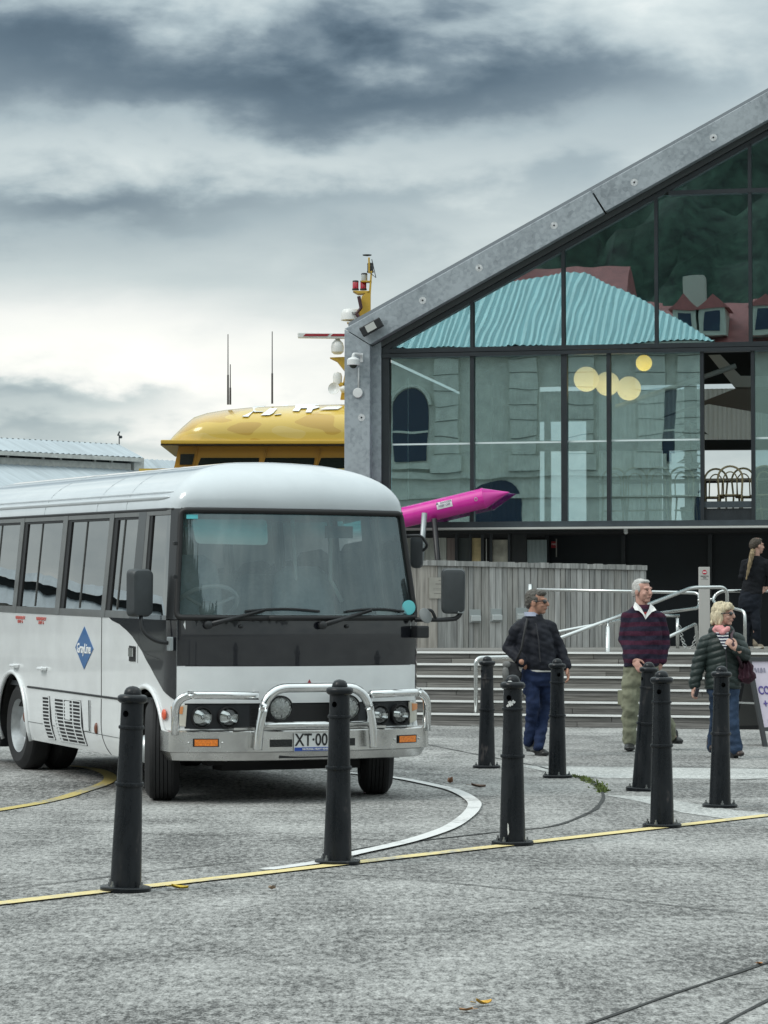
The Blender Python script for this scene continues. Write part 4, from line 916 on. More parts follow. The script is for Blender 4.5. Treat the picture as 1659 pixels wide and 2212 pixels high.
# interior: floor, back wall of corrugated sheet with openings, ceiling, columns and a beam
zf = zs0 - .02
PR('hall_floor', [(.1, zf - .08), (16.5, zf - .08), (16.5, zf), (.1, zf)], .22, 13, mat('timber_floor', (.16, .12, .09), .5, ns=3, na=.2))
PR('ceiling', [(.2, zA - .25), (RID, outer(RID) - .25), (RID, outer(RID) - .2), (.2, zA - .2)], .5, 13, mat('dark_ceiling', (.085, .085, .08), .9))
PR('ceiling', [(RID, outer(RID) - .25), (m2s(.2), zA - .25), (m2s(.2), zA - .2), (RID, outer(RID) - .2)], .5, 13, mat('dark_ceiling', (.085, .085, .08), .9))
BD = 9.0
def corrug(name, s0, s1, z0, z1, d, m, pitch=.09):
    mb = MB(); n = int((s1 - s0) / pitch * 4); vs_ = []
    for i in range(n + 1):
        s = s0 + (s1 - s0) * i / n; y = d + .022 * math.sin(2 * math.pi * (s - s0) / pitch); vs_ += [(s, y, z0), (s, y, z1)]
    return mb.add(vs_, [(2 * i, 2 * i + 2, 2 * i + 3, 2 * i + 1) for i in range(n)]).build(name, m, hall, smooth=0)
for s0, s1, z0, z1 in [(.3, 1.9, zf, zt1 + .2), (2.9, 4.3, zf, zt1), (4.3, 6.4, zf + 1.9, zt1), (6.4, 8.0, zf, zt1), (8.0, 10.2, zf + 2.0, zt1 + .3), (10.2, 11.6, zf, zt1), (11.6, 17, zf, zt1 + 2), (1.9, 2.9, zf + 2.3, zt1)]:
    corrug('wall_sheet', s0, s1, z0, z1, BD, M_inw if s1 < 3 else M_corr)
M_beam = mat('dark_steel_beam', (.035, .04, .045), .5)
for s in (.9, 3.0, 4.9, 6.6, 8.4, 10.4): PR('column', [(s - .11, zf), (s + .11, zf), (s + .11, zt1 + .1), (s - .11, zt1 + .1)], BD - .6, BD - .38, mat('grey_column', (.16, .17, .16), .6))
PR('cross_beam', [(.4, zf + 1.72), (16, zf + 1.62), (16, zf + 1.80), (.4, zf + 1.92)], BD - .35, BD - .15, M_beam)
PR('gable_wall', [(.3, zt1 + .1), (16.8, zt1 + .1), (16.8, zA), (RID, outer(RID) - .3), (.3, zA - .2)], BD + .05, BD + .12, mat('dark_gable_lining', (.06, .065, .065), .9))
PR('end_wall', [(.12, zf), (.2, zf), (.2, zA - .3), (.12, zA - .3)], .3, 13, M_inw)
PR('sky_block', [(6.2, zf), (13, zf), (13, zf + 1.25), (6.2, zf + 1.25)], BD - 2.2, BD - 1.6, mat('brown_sky_block', (.13, .11, .095), .6, ns=3, na=.2))  # box added to block the bright sky behind the chairs
PR('wall_frame', [(2.0, zf), (2.12, zf), (2.12, zf + 2.3), (2.0, zf + 2.3)], BD - .1, BD, M_beam); PR('wall_frame', [(4.32, zf), (4.44, zf), (4.44, zf + 1.9), (4.32, zf + 1.9)], BD - .1, BD, M_beam)
# skylight reveal and sloping tie seen through the open bay
PR('skylight_reveal', [FL(1530, 767, 3.5), FL(1556, 766, 3.5), FL(1600, 812, 3.5), FL(1690, 812, 3.5), FL(1690, 836, 3.5), FL(1586, 836, 3.5)], 3.5, 3.9, mat('pale_plaster', (.55, .55, .52), .8))
MB().tube([Vector((FL(1330, 880, 2.6)[0], 2.6, FL(1330, 880, 2.6)[1])), Vector((FL(1590, 790, 2.6)[0], 2.6, FL(1590, 790, 2.6)[1]))], .045, 8).build('tie_rod', mat('pale_tie', (.45, .47, .46), .5), hall)
MB().prism([(FL(x, y, 5)[0], 5, FL(x, y, 5)[1]) for x, y in ((1420, 905), (1690, 800), (1690, 900), (1530, 872))], (0, .1, 0)).build('sloping_soffit', mat('brown_grey_soffit', (.26, .235, .21), .8), hall)
# undercroft: dark wall panels set back under the hall, slim posts, glazed doors at the left
dz = .90; UD = 1.7
b_ = lambda nm, x0, y0, x1, y1, m, d0=UD, d1=UD + .12, dd=None: PR(nm, [FL(x0, y1, UD), FL(x1, y1, UD), FL(x1, y0, UD), FL(x0, y0, UD)], d0, d1, m)
xs_ = [1180, 1346, 1532, 1720, 1950]
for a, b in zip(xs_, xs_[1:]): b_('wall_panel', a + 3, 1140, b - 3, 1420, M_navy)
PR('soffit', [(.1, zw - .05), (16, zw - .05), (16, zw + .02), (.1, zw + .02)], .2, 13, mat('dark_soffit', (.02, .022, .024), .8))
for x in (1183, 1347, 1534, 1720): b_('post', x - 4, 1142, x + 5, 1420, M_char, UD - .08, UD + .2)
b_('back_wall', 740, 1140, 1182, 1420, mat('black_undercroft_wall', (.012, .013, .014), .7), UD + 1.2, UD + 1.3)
M_cor2 = mat('grey_corrugated_door', (.55, .56, .51), .6, ns=40, na=.25, stretch=(1, 1, .05))
UDD = .55
def dcor(x0, x1, y0, y1, m, nm='door_panel'):
    a, z1 = FL(x0, y0, UDD); b, z0 = FL(x1, y1, UDD); mb = MB(); n = max(6, int((b - a) / .07) * 4); vs_ = []
    for i in range(n + 1): s = a + (b - a) * i / n; y = UDD + .1 + .012 * math.sin(2 * math.pi * (s - a) / .07); vs_ += [(s, y, z0), (s, y, z1)]
    mb.add(vs_, [(2 * i, 2 * i + 2, 2 * i + 3, 2 * i + 1) for i in range(n)]).build(nm, m, hall, smooth=0)
dcor(850, 962, 1162, 1260, M_cor2); dcor(963, 984, 1162, 1260, mat('reddish_door', (.26, .21, .19), .6)); dcor(1137, 1180, 1166, 1260, mat('teal_grey_door', (.24, .29, .29), .6))
def dpan(x0, x1, y0, y1, m, nm='door_glass', d=.08):
    a, z1 = FL(x0, y0, UDD); b, z0 = FL(x1, y1, UDD); PR(nm, [(a, z0), (b, z0), (b, z1), (a, z1)], UDD + d, UDD + d + .03, m)
dpan(986, 1013, 1162, 1260, mat('dark_door_glass', (.045, .055, .055), .15)); dpan(1018, 1038, 1162, 1260, mat('amber_blind', (.55, .43, .22), .6, ns=4, na=.35)); dpan(1062, 1098, 1166, 1260, mat('olive_blind', (.42, .40, .33), .5, ns=3, na=.5)); dpan(1100, 1136, 1150, 1260, mat('black_door', (.012, .014, .016), .4), 'door_leaf')
for x in (985, 1015, 1041, 1060, 1099): dpan(x - 3, x + 3, 1150, 1260, M_char, 'door_frame', .03)
dpan(1049.5, 1051, 1164, 1260, mat('pale_edge', (.5, .5, .46), .6), 'door_edge', .01); dpan(1182, 1184, 1160, 1200, mat('pale_edge', (.5, .5, .46), .6), 'door_edge', UD - .12 - UDD)
s, z = FL(1197, 1176, UD - .1); fs_ = MB().box((s - .05, UD - .11, z - .06), (s + .05, UD - .10, z + .05)).build('fire_sign', mat('red_sign', (.35, .02, .03), .5), hall); text('sign_text', 'FIRE', .045, frame((s, UD - .113, z), (1, 0, 0), (0, 0, 1)), M_wink, fs_)
# --- things fixed to the hall, each its own
def at_f(x, y, dep=0.): s, z = FL(x, y, dep); return FM @ Vector((s, dep, z))
RF = FM.to_3x3().to_4x4()
def thing_f(name, x, y, dep, label, cat, group=None): return thing(name, None, label, cat, group, M=Matrix.Translation(at_f(x, y, dep)) @ RF)
M_cam = mat('white_housing', (.66, .67, .67), .4)
t = thing_f('security_camera', 769, 783, -.30, 'white dome security camera on a wall bracket below the corner of the steel portal', 'security camera')
MB().lathe([(.10, -.06), (.105, -.055), (.105, .03), (.08, .055), (.03, .075), (.028, .10)], 28, Matrix.Translation((-.01, -.16, 0))).build('housing', M_cam, t, smooth=40)
MB().ell((-.01, -.16, -.055), (.066, .066, .06)).build('dome', mat('smoked_dome', (.02, .03, .02), .05), t, smooth=0)
MB().tube(rounded([Vector((-.01, -.16, .08)), Vector((-.01, -.16, .13)), Vector((.09, -.02, .12)), Vector((.09, .0, .10))], .04), .025, 10).build('bracket', M_cam, t, smooth=0); MB().box((.075, -.012, .0), (.12, .0, .15)).build('wall_plate', M_cam, t, bevel=.004)
t = thing_f('wireless_disc', 773.5, 849, -.30, 'flat round white antenna disc with a conduit running up the steel column', 'antenna')
MB().lathe([(0, -.0), (.082, .0), (.084, .02), (.075, .035), (0, .038)], 32, Matrix.Rotation(R(90), 4, 'X')).build('disc', M_cam, t, smooth=40); MB().tube([(.012, -.012, .08), (.012, -.012, .42)], .013, 8).build('conduit', M_cam, t, smooth=0)
t = thing_f('floodlight', 806, 709, -.30, 'black slim floodlight mounted along the slope at the corner of the steel portal', 'floodlight')
fm = Matrix.Rotation(-math.atan(SL), 4, 'Y')
MB().box((-.19, -.16, -.075), (.19, -.07, .085), fm).build('body', M_black, t, bevel=.015); MB().box((-.09, -.168, -.055), (.08, -.155, .065), fm).build('lens', mat('frosted_lamp_glass', (.45, .46, .44), .3), t); MB().box((-.03, -.08, -.03), (.03, 0, .03), fm).build('bracket', M_black, t)
t = thing_f('small_camera', 1352, 1147, .0, 'tiny white dome camera under the sill beam of the glass front', 'security camera'); MB().ell((0, 0, -.02), (.035, .035, .035)).build('dome', M_cam, t, smooth=0); MB().box((-.03, -.03, .0), (.03, .03, .035)).build('mount', M_cam, t)
t = thing_f('light_tube', 881.5, 950, .5, 'thin white vertical light tube hanging inside the leftmost bay', 'light tube'); MB().tube([(0, 0, -1.03), (0, 0, 1.03)], .012, 8).build('tube', mat('white_tube', (.8, .8, .74), .4), t)
t['label'] = 'thin white vertical light tube hanging inside the leftmost glass bay'
def ball(x, y, rpx, dep, label, col, st):
    t = thing_f('globe_lamp', x, y, dep, label, 'lamp', 'globe lamps hanging inside the hall'); k = (at_f(x, y, dep) - _C).length / FPX; r = rpx * k
    gm = mat('opal_globe', (.72, .62, .45), .4, emit=(*col, st)); nt = gm.node_tree; tg = nd(nt, 'ShaderNodeTexCoord'); sx_ = nd(nt, 'ShaderNodeSeparateXYZ'); nt.links.new(tg.outputs['Object'], sx_.inputs[0])
    mr = nd(nt, 'ShaderNodeMapRange'); mr.inputs[1].default_value = -r; mr.inputs[2].default_value = r; mr.inputs[3].default_value = st * 1.25; mr.inputs[4].default_value = st * .62; nt.links.new(sx_.outputs[2], mr.inputs[0]); nt.links.new(mr.outputs[0], nt.nodes['Principled BSDF'].inputs['Emission Strength'])
    MB().ell((0, 0, 0), r, 28, 18).build('globe', gm, t, smooth=0); MB().tube([(0, 0, r * .98), (0, 0, 1.6)], .008, 6).build('cord', M_black, t); MB().lathe([(.05, r * .96), (.05, r * 1.08), (.02, r * 1.1)], 14).build('cap', M_black, t)
wc = (1, .64, .24)
ball(1266.5, 819, 27, 2.0, 'large cream globe lamp, leftmost of the cluster behind the glass', wc, 1.5); ball(1312, 829, 26, 2.6, 'cream globe lamp half behind a mullion, middle of the cluster', wc, 1.35); ball(1358.5, 839, 26, 2.0, 'cream globe lamp hanging lowest at the right of the cluster', wc, 1.5); ball(1391, 784, 17.5, 3.2, 'small bright yellow globe lamp up against the transom', (1, .55, .04), 1.9)
# bentwood chairs, tables and a plant behind the glass
M_cane = mat('pale_bentwood', (.48, .40, .24), .45)
def chair(x, dep, rz, label):
    s, z = FL(x, 1100, dep); t = thing('bentwood_chair', None, label, 'chair', 'bentwood chairs behind the glass', M=FM @ Matrix.Translation((s, dep, zf)) @ Matrix.Rotation(rz, 4, 'Z'))
    bk = [Vector((-.20, -.2, 0)), Vector((-.185, -.18, .44))] + [Vector((.2 * math.cos(R(180 - k * 15)), -.22, .72 + .20 * math.sin(R(k * 15)))) for k in range(13)] + [Vector((.185, -.18, .44)), Vector((.20, -.2, 0))]
    MB().tube(bk, .017, 8).build('back_frame', M_cane, t, smooth=0)
    MB().tube([Vector((-.11, -.19, .45))] + [Vector((.11 * math.cos(R(180 - k * 20)), -.215, .70 + .13 * math.sin(R(k * 20)))) for k in range(10)] + [Vector((.11, -.19, .45))], .011, 8).build('inner_hoop', M_cane, t, smooth=0)
    MB().lathe([(0, .435), (.205, .435), (.215, .45), (.205, .465), (0, .46)], 24).build('seat', M_cane, t, smooth=40)
    for sx in (-1, 1): MB().tube([(sx * .15, .14, .44), (sx * .19, .19, 0)], [.017, .012], 8).build('leg', M_cane, t, smooth=0)
    MB().tube([Vector((.16 * math.cos(R(k * 20)), .16 * math.sin(R(k * 20)), .22)) for k in range(19)], .009, 6).build('stretcher', M_cane, t, smooth=0); return t
for x, d, r_, lb in [(1577, .75, .1, 'bentwood chair nearest the open bay with its back to the plaza'), (1538, 1.5, .4, 'bentwood chair partly cut by the mullion left of the open bay'), (1616, 1.4, -.3, 'bentwood chair at the right side of the open bay'), (1375, .9, 0, 'bentwood chair behind glass right of the lowest globe lamp'), (1420, .8, .2, 'bentwood chair behind glass at the third from left of the row'), (1478, .9, -.1, 'bentwood chair behind glass left of the potted plant'), (1650, .8, .1, 'bentwood chair behind the glass at the right picture edge'), (1325, 1.0, .2, 'bentwood chair behind glass, leftmost of the row')]: chair(x, d, r_, lb)
def table(x, dep, wd, label):
    s, z = FL(x, 1100, dep); t = thing('cafe_table', None, label, 'table', 'tables behind the glass', M=FM @ Matrix.Translation((s, dep, zf)))
    MB().box((-wd / 2, -.35, .72), (wd / 2, .35, .76)).build('table_top', mat('pale_table_top', (.42, .36, .29), .4), t, bevel=.006)
    for sx in (-1, 1): MB().box((sx * wd * .4 - .03, -.03, 0), (sx * wd * .4 + .03, .03, .72)).build('leg', M_black, t)
table(1590, 1.6, 1.6, 'long pale cafe table in the open bay'); table(1420, 1.7, 2.0, 'long cafe table behind the closed panes')
t = thing('potted_plant', None, 'tall fiddle leaf plant standing beside the open bay', 'plant', M=FM @ Matrix.Translation((FL(1493, 1000, 1.9)[0], 1.9, zf)))
MB().lathe([(.15, 0), (.19, .30), (.18, .31), (0, .28)], 18).build('pot', mat('clay_pot', (.25, .24, .22), .7), t, smooth=40); MB().tube([(0, 0, .25), (.02, 0, .8), (-.02, .02, 1.75)], .018, 6).build('stem', mat('plant_stem', (.07, .055, .03), .8), t)
rnd = random.Random(5); mb = MB()
for k in range(34):
    z = .75 + 1.05 * k / 34; a = k * 2.4; ln = rnd.uniform(.22, .34); c = Vector((0, 0, z)); dx = Vector((math.cos(a), math.sin(a), rnd.uniform(-.25, .3))).normalized(); sd_ = dx.cross(Vector((0, 0, 1))).normalized() * ln * .33
    mb.add([c + dx * .03, c + dx * ln * .5 + sd_, c + dx * ln + Vector((0, 0, -.03)), c + dx * ln * .5 - sd_, c + dx * ln * .5 + Vector((0, 0, .03))], [(0, 1, 4), (1, 2, 4), (2, 3, 4), (3, 0, 4)])
mb.build('foliage', mat('dark_plant_leaf', (.02, .04, .02), .5), t)
# ------------------------------------------------------------------ timber deck with steps
SYAW = R(18); sE = Vector((math.cos(SYAW), -math.sin(SYAW), 0)); sN = Vector((math.sin(SYAW), math.cos(SYAW), 0)); sO = gnd(1240, 1571); sO.z = 0
SM_ = Matrix((sE, sN, Vector((0, 0, 1)))).transposed().to_4x4(); SM_.translation = sO
deck = thing('timber_steps', None, 'weathered timber steps with bright metal nosings rising to the deck', 'steps', M=SM_)
RZ, TR, NST = .1505, .30, 6; S0_, S1_ = -4.2, 7.5
M_nose = mat('aluminium_nosing', (.80, .81, .80), .4, .15); M_riser = [timber('dark_riser_%d' % i, c, .45) for i, c in enumerate([(.14, .137, .13), (.185, .18, .172), (.225, .22, .205), (.16, .155, .143)])]
rnd = random.Random(11)
def board(nm, a, b, d0, d1, z0, z1, m, parent=deck): return MB().box((a, d0, z0), (b, d1, z1)).build(nm, m, parent)
for k in range(NST):
    z0, d = k * RZ, k * TR
    for r_, (za, zb) in enumerate(((.004, .066), (.071, .128))):
        a = S0_ - rnd.uniform(0, 1.5)
        while a < S1_:
            b = a + rnd.uniform(1.6, 3.3); pr = rnd.uniform(-.004, .004)
            board('riser_board', max(a, S0_), min(b, S1_) - .007, d + pr, d + .03, z0 + za, z0 + zb, rnd.choice(M_riser)); a = b
    a = S0_ - rnd.uniform(0, 1.5)
    while a < S1_:
        b = a + rnd.uniform(2, 3.6); board('tread_board', max(a, S0_), min(b, S1_) - .006, d - .012, d + .14, z0 + .129, z0 + RZ, rnd.choice(TIMB)); board('tread_board', max(a, S0_), min(b, S1_) - .006, d + .147, d + TR - .002, z0 + .129, z0 + RZ - rnd.uniform(0, .003), rnd.choice(TIMB)); a = b
    board('nosing', S0_, S1_, d - .022, d + .03, z0 + RZ + .0005, z0 + RZ + .009, M_nose); board('nosing', S0_, S1_, d - .026, d - .0125, z0 + RZ - .016, z0 + RZ, M_nose)
DZ = NST * RZ
dk = MB()
for j in range(62):
    d = NST * TR + j * .148; a = S0_ - rnd.uniform(0, 2)
    if j < 22:
        while a < S1_: b = a + rnd.uniform(2.4, 4.2); board('deck_board', max(a, S0_), min(b, S1_) - .006, d, d + .142, DZ - .03, DZ - rnd.uniform(0, .004), rnd.choice(TIMB)); a = b
    else: dk.box((S0_, d, DZ - .03), (S1_, d + .142, DZ - rnd.uniform(0, .004)))
fa = dk.build('far_deck_boards', TIMB[1], deck); fa['kind'] = 'stuff'
board('deck_base', S0_ + .02, S1_ - .02, NST * TR - .25, NST * TR + 9.5, .0, DZ - .04, M_riser[0])
DTOP = DZ - .002
# ------------------------------------------------------------------ board fence on the deck
fp0, fp1 = at(860, 1300, 42.0), at(1396, 1300, 43.4); fp0.z = fp1.z = DTOP - .01; fd = (fp1 - fp0); fl = fd.length; fd.normalize(); fq = Vector((-fd.y, fd.x, 0))
FeM = Matrix((fd, fq, Vector((0, 0, 1)))).transposed().to_4x4(); FeM.translation = fp0
fence = thing('board_fence', None, 'silvered vertical board fence with a capping rail beside the steps', 'fence', M=FeM)
a = 0.; rnd = random.Random(21); wide_end = (at(987, 1300, 42.3) - fp0).dot(fd)
ftop = lambda s: (at(987, 1222, 42.3).z - DTOP) + (at(1394, 1231, 43.4).z - at(987, 1222, 42.3).z) * (s - wide_end) / (fl - wide_end)
bm_ = {}
while a < fl - .02:
    w = rnd.uniform(.085, .125) if a > wide_end - .1 else rnd.uniform(.30, .36)
    w = min(w, fl - a); o = MB().box((a, rnd.uniform(-.006, .006), 0), (a + w - .011, .03, ftop(a) - .0)).build('fence_board', FENC[4] if a < wide_end - .3 else rnd.choice(FENC[:4]), fence); a += w
a = 0.
while a < fl:
    w = min(rnd.uniform(.10, .17), fl + .01 - a); MB().box((a, -.03, ftop(a) + .004), (a + w - .004, .10, ftop(a) + .075 + rnd.uniform(0, .012))).build('cap_block', rnd.choice(FENC[:3]), fence); a += w
for s in [i * 1.1 for i in range(int(fl / 1.1) + 1)]: MB().box((s, .031, 0), (s + .09, .12, ftop(s))).build('post', FENC[1], fence)
MB().box((fl - .02, -.0, 0), (fl + .0, .10, ftop(fl))).build('end_board', FENC[1], fence)
def on_fence(x, y): p = at(x, y, 42.8); s = (p - fp0).dot(fd); pz = at(x, y, (fp0 + fd * s).y).z; return (fp0 + fd * s + Vector((0, 0, pz - fp0.z)))
for i, (x, y) in enumerate(((1004, 1331), (1056, 1329), (1118, 1327))):
    t = thing('step_light', None, ['square grey step light on the fence just right of the bus mirror', 'square grey step light in the middle of the board fence', 'square grey step light on the fence beside the man with sunglasses'][i], 'light', 'step lights along the fence', M=Matrix.Translation(on_fence(x, y)) @ FeM.to_3x3().to_4x4())
    MB().box((-.09, -.035, -.10), (.09, -.002, .10)).build('back_box', mat('light_grey_box', (.30, .33, .33), .5), t, bevel=.006); MB().prism([(-.075, -.036, .01), (-.075, -.085, .0), (-.075, -.085, -.07), (-.075, -.036, -.09)], (.15, 0, 0)).build('hood', mat('light_grey_hood', (.45, .48, .48), .45), t)
t = thing('plaque', None, 'square pale metal plaque fixed to wide boards beside the bus', 'plaque', M=Matrix.Translation(on_fence(921, 1268)) @ FeM.to_3x3().to_4x4())
pq = MB().box((-.19, -.016, -.175), (.155, -.008, .145)).build('plate', mat('brushed_plaque', (.40, .38, .34), .4, .3, ns=6, na=.15), t)
for z, s_, n in ((.10, .03, .05), (.045, .04, .15), (-.02, .018, .22), (-.045, .018, .24), (-.10, .03, .2)): MB().box((-.01 - n / 2, -.018, z - s_ * .12), (-.01 + n / 2, -.0165, z + s_ * .12)).build('engraved_line', mat('engraved_grey', (.16, .15, .14), .6), pq)
# ------------------------------------------------------------------ handrails
rail_m = M_steel
def rail_t(nm, label, group, parts):
    P0 = parts[0][1][0]; t = thing(nm, Vector((P0.x, P0.y, 0)), label, 'handrail', group); o = Vector((P0.x, P0.y, 0))
    for pn, pts, r, rd in parts:
        q = [p - o for p in pts]; MB().tube(rounded(q, rd) if rd else q, r, 12).build(pn, rail_m, t, smooth=0)
    return t
def C3(X, Y, dep): return at(987.5 + X * .40476, 1152 + Y * .40476, dep)
def drop(p, z): return Vector((p.x, p.y, z))
rail_t('handrail', 'long steel handrail running level along the fence and looping at the sign post', 'steel handrails on the deck', [
    ('top_rail', [C3(425, 300, 41.2), C3(1000, 312, 41.0), C3(1292, 318, 40.9), C3(1292, 398, 40.6), C3(1085, 425, 39.9), C3(800, 477, 38.8), C3(540, 527, 37.8)], .024, .10),
    ('post', [C3(390, 272, 41.25), drop(C3(390, 272, 41.25), DTOP)], .032, 0), ('bracket', [C3(1283, 358, 40.7), C3(1305, 358, 40.7)], .018, 0)])
pz_ = C3(804, 478, 36.9)
rail_t('handrail', 'sloping steel handrail climbing the steps and bending down behind the sign post', 'steel handrails on the deck', [
    ('top_rail', [C3(545, 562, 36.2), C3(870, 440, 37.4), C3(1255, 289, 39.0), C3(1440, 287, 39.2), drop(C3(1442, 400, 39.3), DTOP)], .026, .12),
    ('post', [C3(804, 497, 37.0), drop(C3(804, 497, 37.0), 4 * RZ * .5 + .0)], .030, 0), ('post_pin', [C3(804, 472, 37.1), C3(804, 500, 37.0)], .012, 0),
    ('foot_plate', [drop(pz_, 2 * RZ + .001), drop(pz_, 2 * RZ + .012)], .07, 0)])
rail_t('handrail', 'steel handrail right of the sign post beside the woman climbing the deck', 'steel handrails on the deck', [
    ('top_rail', [C3(1700, 306, 40.6), C3(1400, 308, 40.7), C3(1362, 350, 40.7), C3(1380, 378, 40.5), C3(1535, 415, 39.8), drop(C3(1537, 600, 39.7), DTOP)], .024, .09), ('bracket', [C3(1350, 352, 40.7), C3(1368, 352, 40.7)], .018, 0)])
rail_t('handrail', 'low grey ramp rail with an upright end between the striped man and the sign post', 'steel handrails on the deck', [
    ('top_rail', [C3(1060, 588, 38.6), C3(1274, 482, 40.0), drop(C3(1284, 600, 40.1), DTOP)], .023, .06)])
rail_t('handrail', 'short level steel rail on a post just right of the striped man', 'steel handrails on the deck', [
    ('top_rail', [C3(1020, 438, 41.3), C3(1186, 440, 41.5)], .022, 0), ('post', [C3(1176, 452, 41.5), drop(C3(1176, 452, 41.5), DTOP)], .026, 0), ('post_pin', [C3(1176, 440, 41.5), C3(1176, 456, 41.5)], .012, 0)])
lo = gnd(1028, 1568)
hl = thing('handrail', lo, 'low polished handrail standing at the foot of the steps behind the farthest bollard', 'handrail', 'steel handrails on the deck')
pt = at(1038, 1421, lo.y + .05) - lo; MB().tube(rounded([Vector((0, 0, 0)), Vector((0, 0, pt.z)), Vector((.62, .35, pt.z + .01)), Vector((.64, .36, .33))], .09), .026, 12).build('rail', rail_m, hl, smooth=0); MB().lathe([(.075, 0), (.075, .008), (.03, .012)], 18).build('foot_plate', rail_m, hl)
# chain between the short posts
ch_t = thing('chain', C3(1185, 487, 41.4), 'thin pale chain sagging between two rails behind the striped man', 'chain'); mb = MB(); e0 = Vector((0, 0, 0)); e1 = C3(1280, 525, 41.0) - C3(1185, 487, 41.4)
for k in range(22):
    q = e0.lerp(e1, (k + .5) / 22); q.z -= .33 * 4 * ((k + .5) / 22) * (1 - (k + .5) / 22); tn = Vector((1, 0, -(1 - 2 * k / 22) * 1.2)).normalized(); sd2 = Vector((0, 1, 0)) if k % 2 else tn.cross(Vector((0, 1, 0)))
    mb.tube([q + tn * .034 * math.cos(R(a)) + sd2 * .016 * math.sin(R(a)) for a in range(0, 361, 40)], .006, 5)
mb.build('links', mat('pale_chain', (.5, .51, .5), .4, .6), ch_t, smooth=0)
# sign post
sp = C3(1320, 600, 40.4); sp.z = DTOP; t = thing('sign_post', sp, 'tall pale grey post carrying a red no entry symbol', 'sign post')
hgt = C3(1320, 180, 40.4).z - DTOP; MB().box((-.078, -.05, 0), (.078, .05, hgt)).build('post', mat('warm_grey_powder_coat', (.44, .43, .41), .5), t, bevel=.006)
rd = MB().lathe([(0, 0), (.033, 0), (.033, .003), (0, .003)], 24, Matrix.Translation((0, -.051, hgt - .075)) @ Matrix.Rotation(R(90), 4, 'X')).build('no_entry_disc', mat('sign_red', (.45, .025, .05), .5), t); MB().box((-.025, -.0555, hgt - .082), (.025, -.0545, hgt - .068)).build('white_bar', M_wink, rd)
for z, tx in ((.135, 'RESTRICTED'), (.158, 'AREA')): text('sign_text', tx, .021, frame((0, -.052, hgt - z), (1, 0, 0), (0, 0, 1)), M_ink, t, depth=.001)
MB().box((-.05, -.0525, hgt - .180), (.05, -.0505, hgt - .176)).build('small_print', mat('grey_print', (.2, .2, .2), .6), t)
# ------------------------------------------------------------------ A-frame board
A0 = gnd(1647, 1613); rt = Vector((.85, .5, 0)).normalized(); bk = Vector((-.5, .85, 0)).normalized()
AM = Matrix((rt, bk, Vector((0, 0, 1)))).transposed().to_4x4(); AM.translation = A0
af = thing('sandwich_board', None, 'folding cafe board with a lilac COFFEE poster and a dark frame', 'sign', M=AM)
M_af = mat('dark_sign_frame', (.028, .030, .032), .4)
hA = .93; lean = .28
def Apan(sg, nm, m_face, d0):
    q = lambda u, z: Vector((u, d0 + sg * lean * (z / hA), z)); W = .66
    for a, b in ((0, .05), (W - .05, W)): MB().prism([q(a, 0), q(b, 0), q(b, hA), q(a, hA)], (0, .03 * -sg, 0)).build('leg', M_af, af)
    for a, b in ((.16, .20), (hA - .04, hA)): MB().prism([q(.05, a), q(W - .05, a), q(W - .05, b), q(.05, b)], (0, .028 * -sg, 0)).build('frame_rail', M_af, af)
    return MB().prism([q(.05, .20), q(W - .05, .20), q(W - .05, hA - .04), q(.05, hA - .04)], (0, .012 * -sg, 0)).build(nm, m_face, af), q
pp, q = Apan(1, 'poster', mat('lilac_poster', (.62, .55, .64), .5, ns=3, na=.12), 0)
_, q2 = Apan(-1, 'back_panel', mat('grey_back_panel', (.10, .105, .10), .45), .56)
fq_ = lambda u, z: frame(q(u, z) + Vector((0, -.0165, 0)), (1, 0, 0), (0, lean, 1))
M_pur = mat('violet_lettering', (.10, .07, .28), .5)
text('poster_text', 'COFFEE', .125, fq_(.075, .58), M_pur, pp, align='LEFT', bold=.003, sx=.8); text('poster_text', '+ W', .125, fq_(.11, .44), M_pur, pp, align='LEFT', bold=.003, sx=.8)
MB().box((0, -.002, 0), (.40, .0, .03), frame(q(.13, .25) + Vector((0, -.0165, 0)), (1, 0, 0), (0, lean, 1)) @ Matrix.Rotation(R(-90), 4, 'X')).build('poster_rule', M_pur, pp)
for k in range(5): MB().box((0, -.001, 0), (.02, 0, .05), fq_(.09 + k * .027, .77) @ Matrix.Rotation(R(-90), 4, 'X') @ Matrix.Rotation(.3 * (k % 3 - 1), 4, 'Y')).build('poster_motif', mat('grey_motif', (.28, .26, .34), .6), pp)
MB().box((.0, .13, .44), (.04, .43, .46)).box((.62, .13, .44), (.66, .43, .46)).build('brace', M_steel, af)
# ------------------------------------------------------------------ magenta torpedo on struts
p_tip, p_sh, p_end = at(1094, 1066, 45.15), at(1043, 1077, 45.22), at(560, 1192, 45.85)
ax = (p_sh - p_end).normalized(); tor = thing('torpedo_sculpture', Vector((at(930, 1300, 45.2).x, 45.2, DTOP)), 'magenta steel cylinder with a pointed cone end raised on grey struts', 'sculpture'); to_ = tor.location.copy()
M_pink = mat('magenta_gloss_paint', (.66, .022, .34), .25, ns=3, na=.06, coat=.7); rT = .170
Mx = Matrix.Translation(p_end - to_) @ ax.to_track_quat('Z', 'Y').to_matrix().to_4x4(); Lc = (p_sh - p_end).length
MB().lathe([(0, 0), (rT, 0), (rT, Lc)], 40, Mx).build('tube', M_pink, tor, smooth=40)
MB().lathe([(rT, Lc), (rT + .006, Lc + .001), (rT + .006, Lc + .03), (rT * .97, Lc + .04), (.0, Lc + (p_tip - p_sh).length + .06)], 40, Mx).build('nose_cone', M_pink, tor, smooth=40)
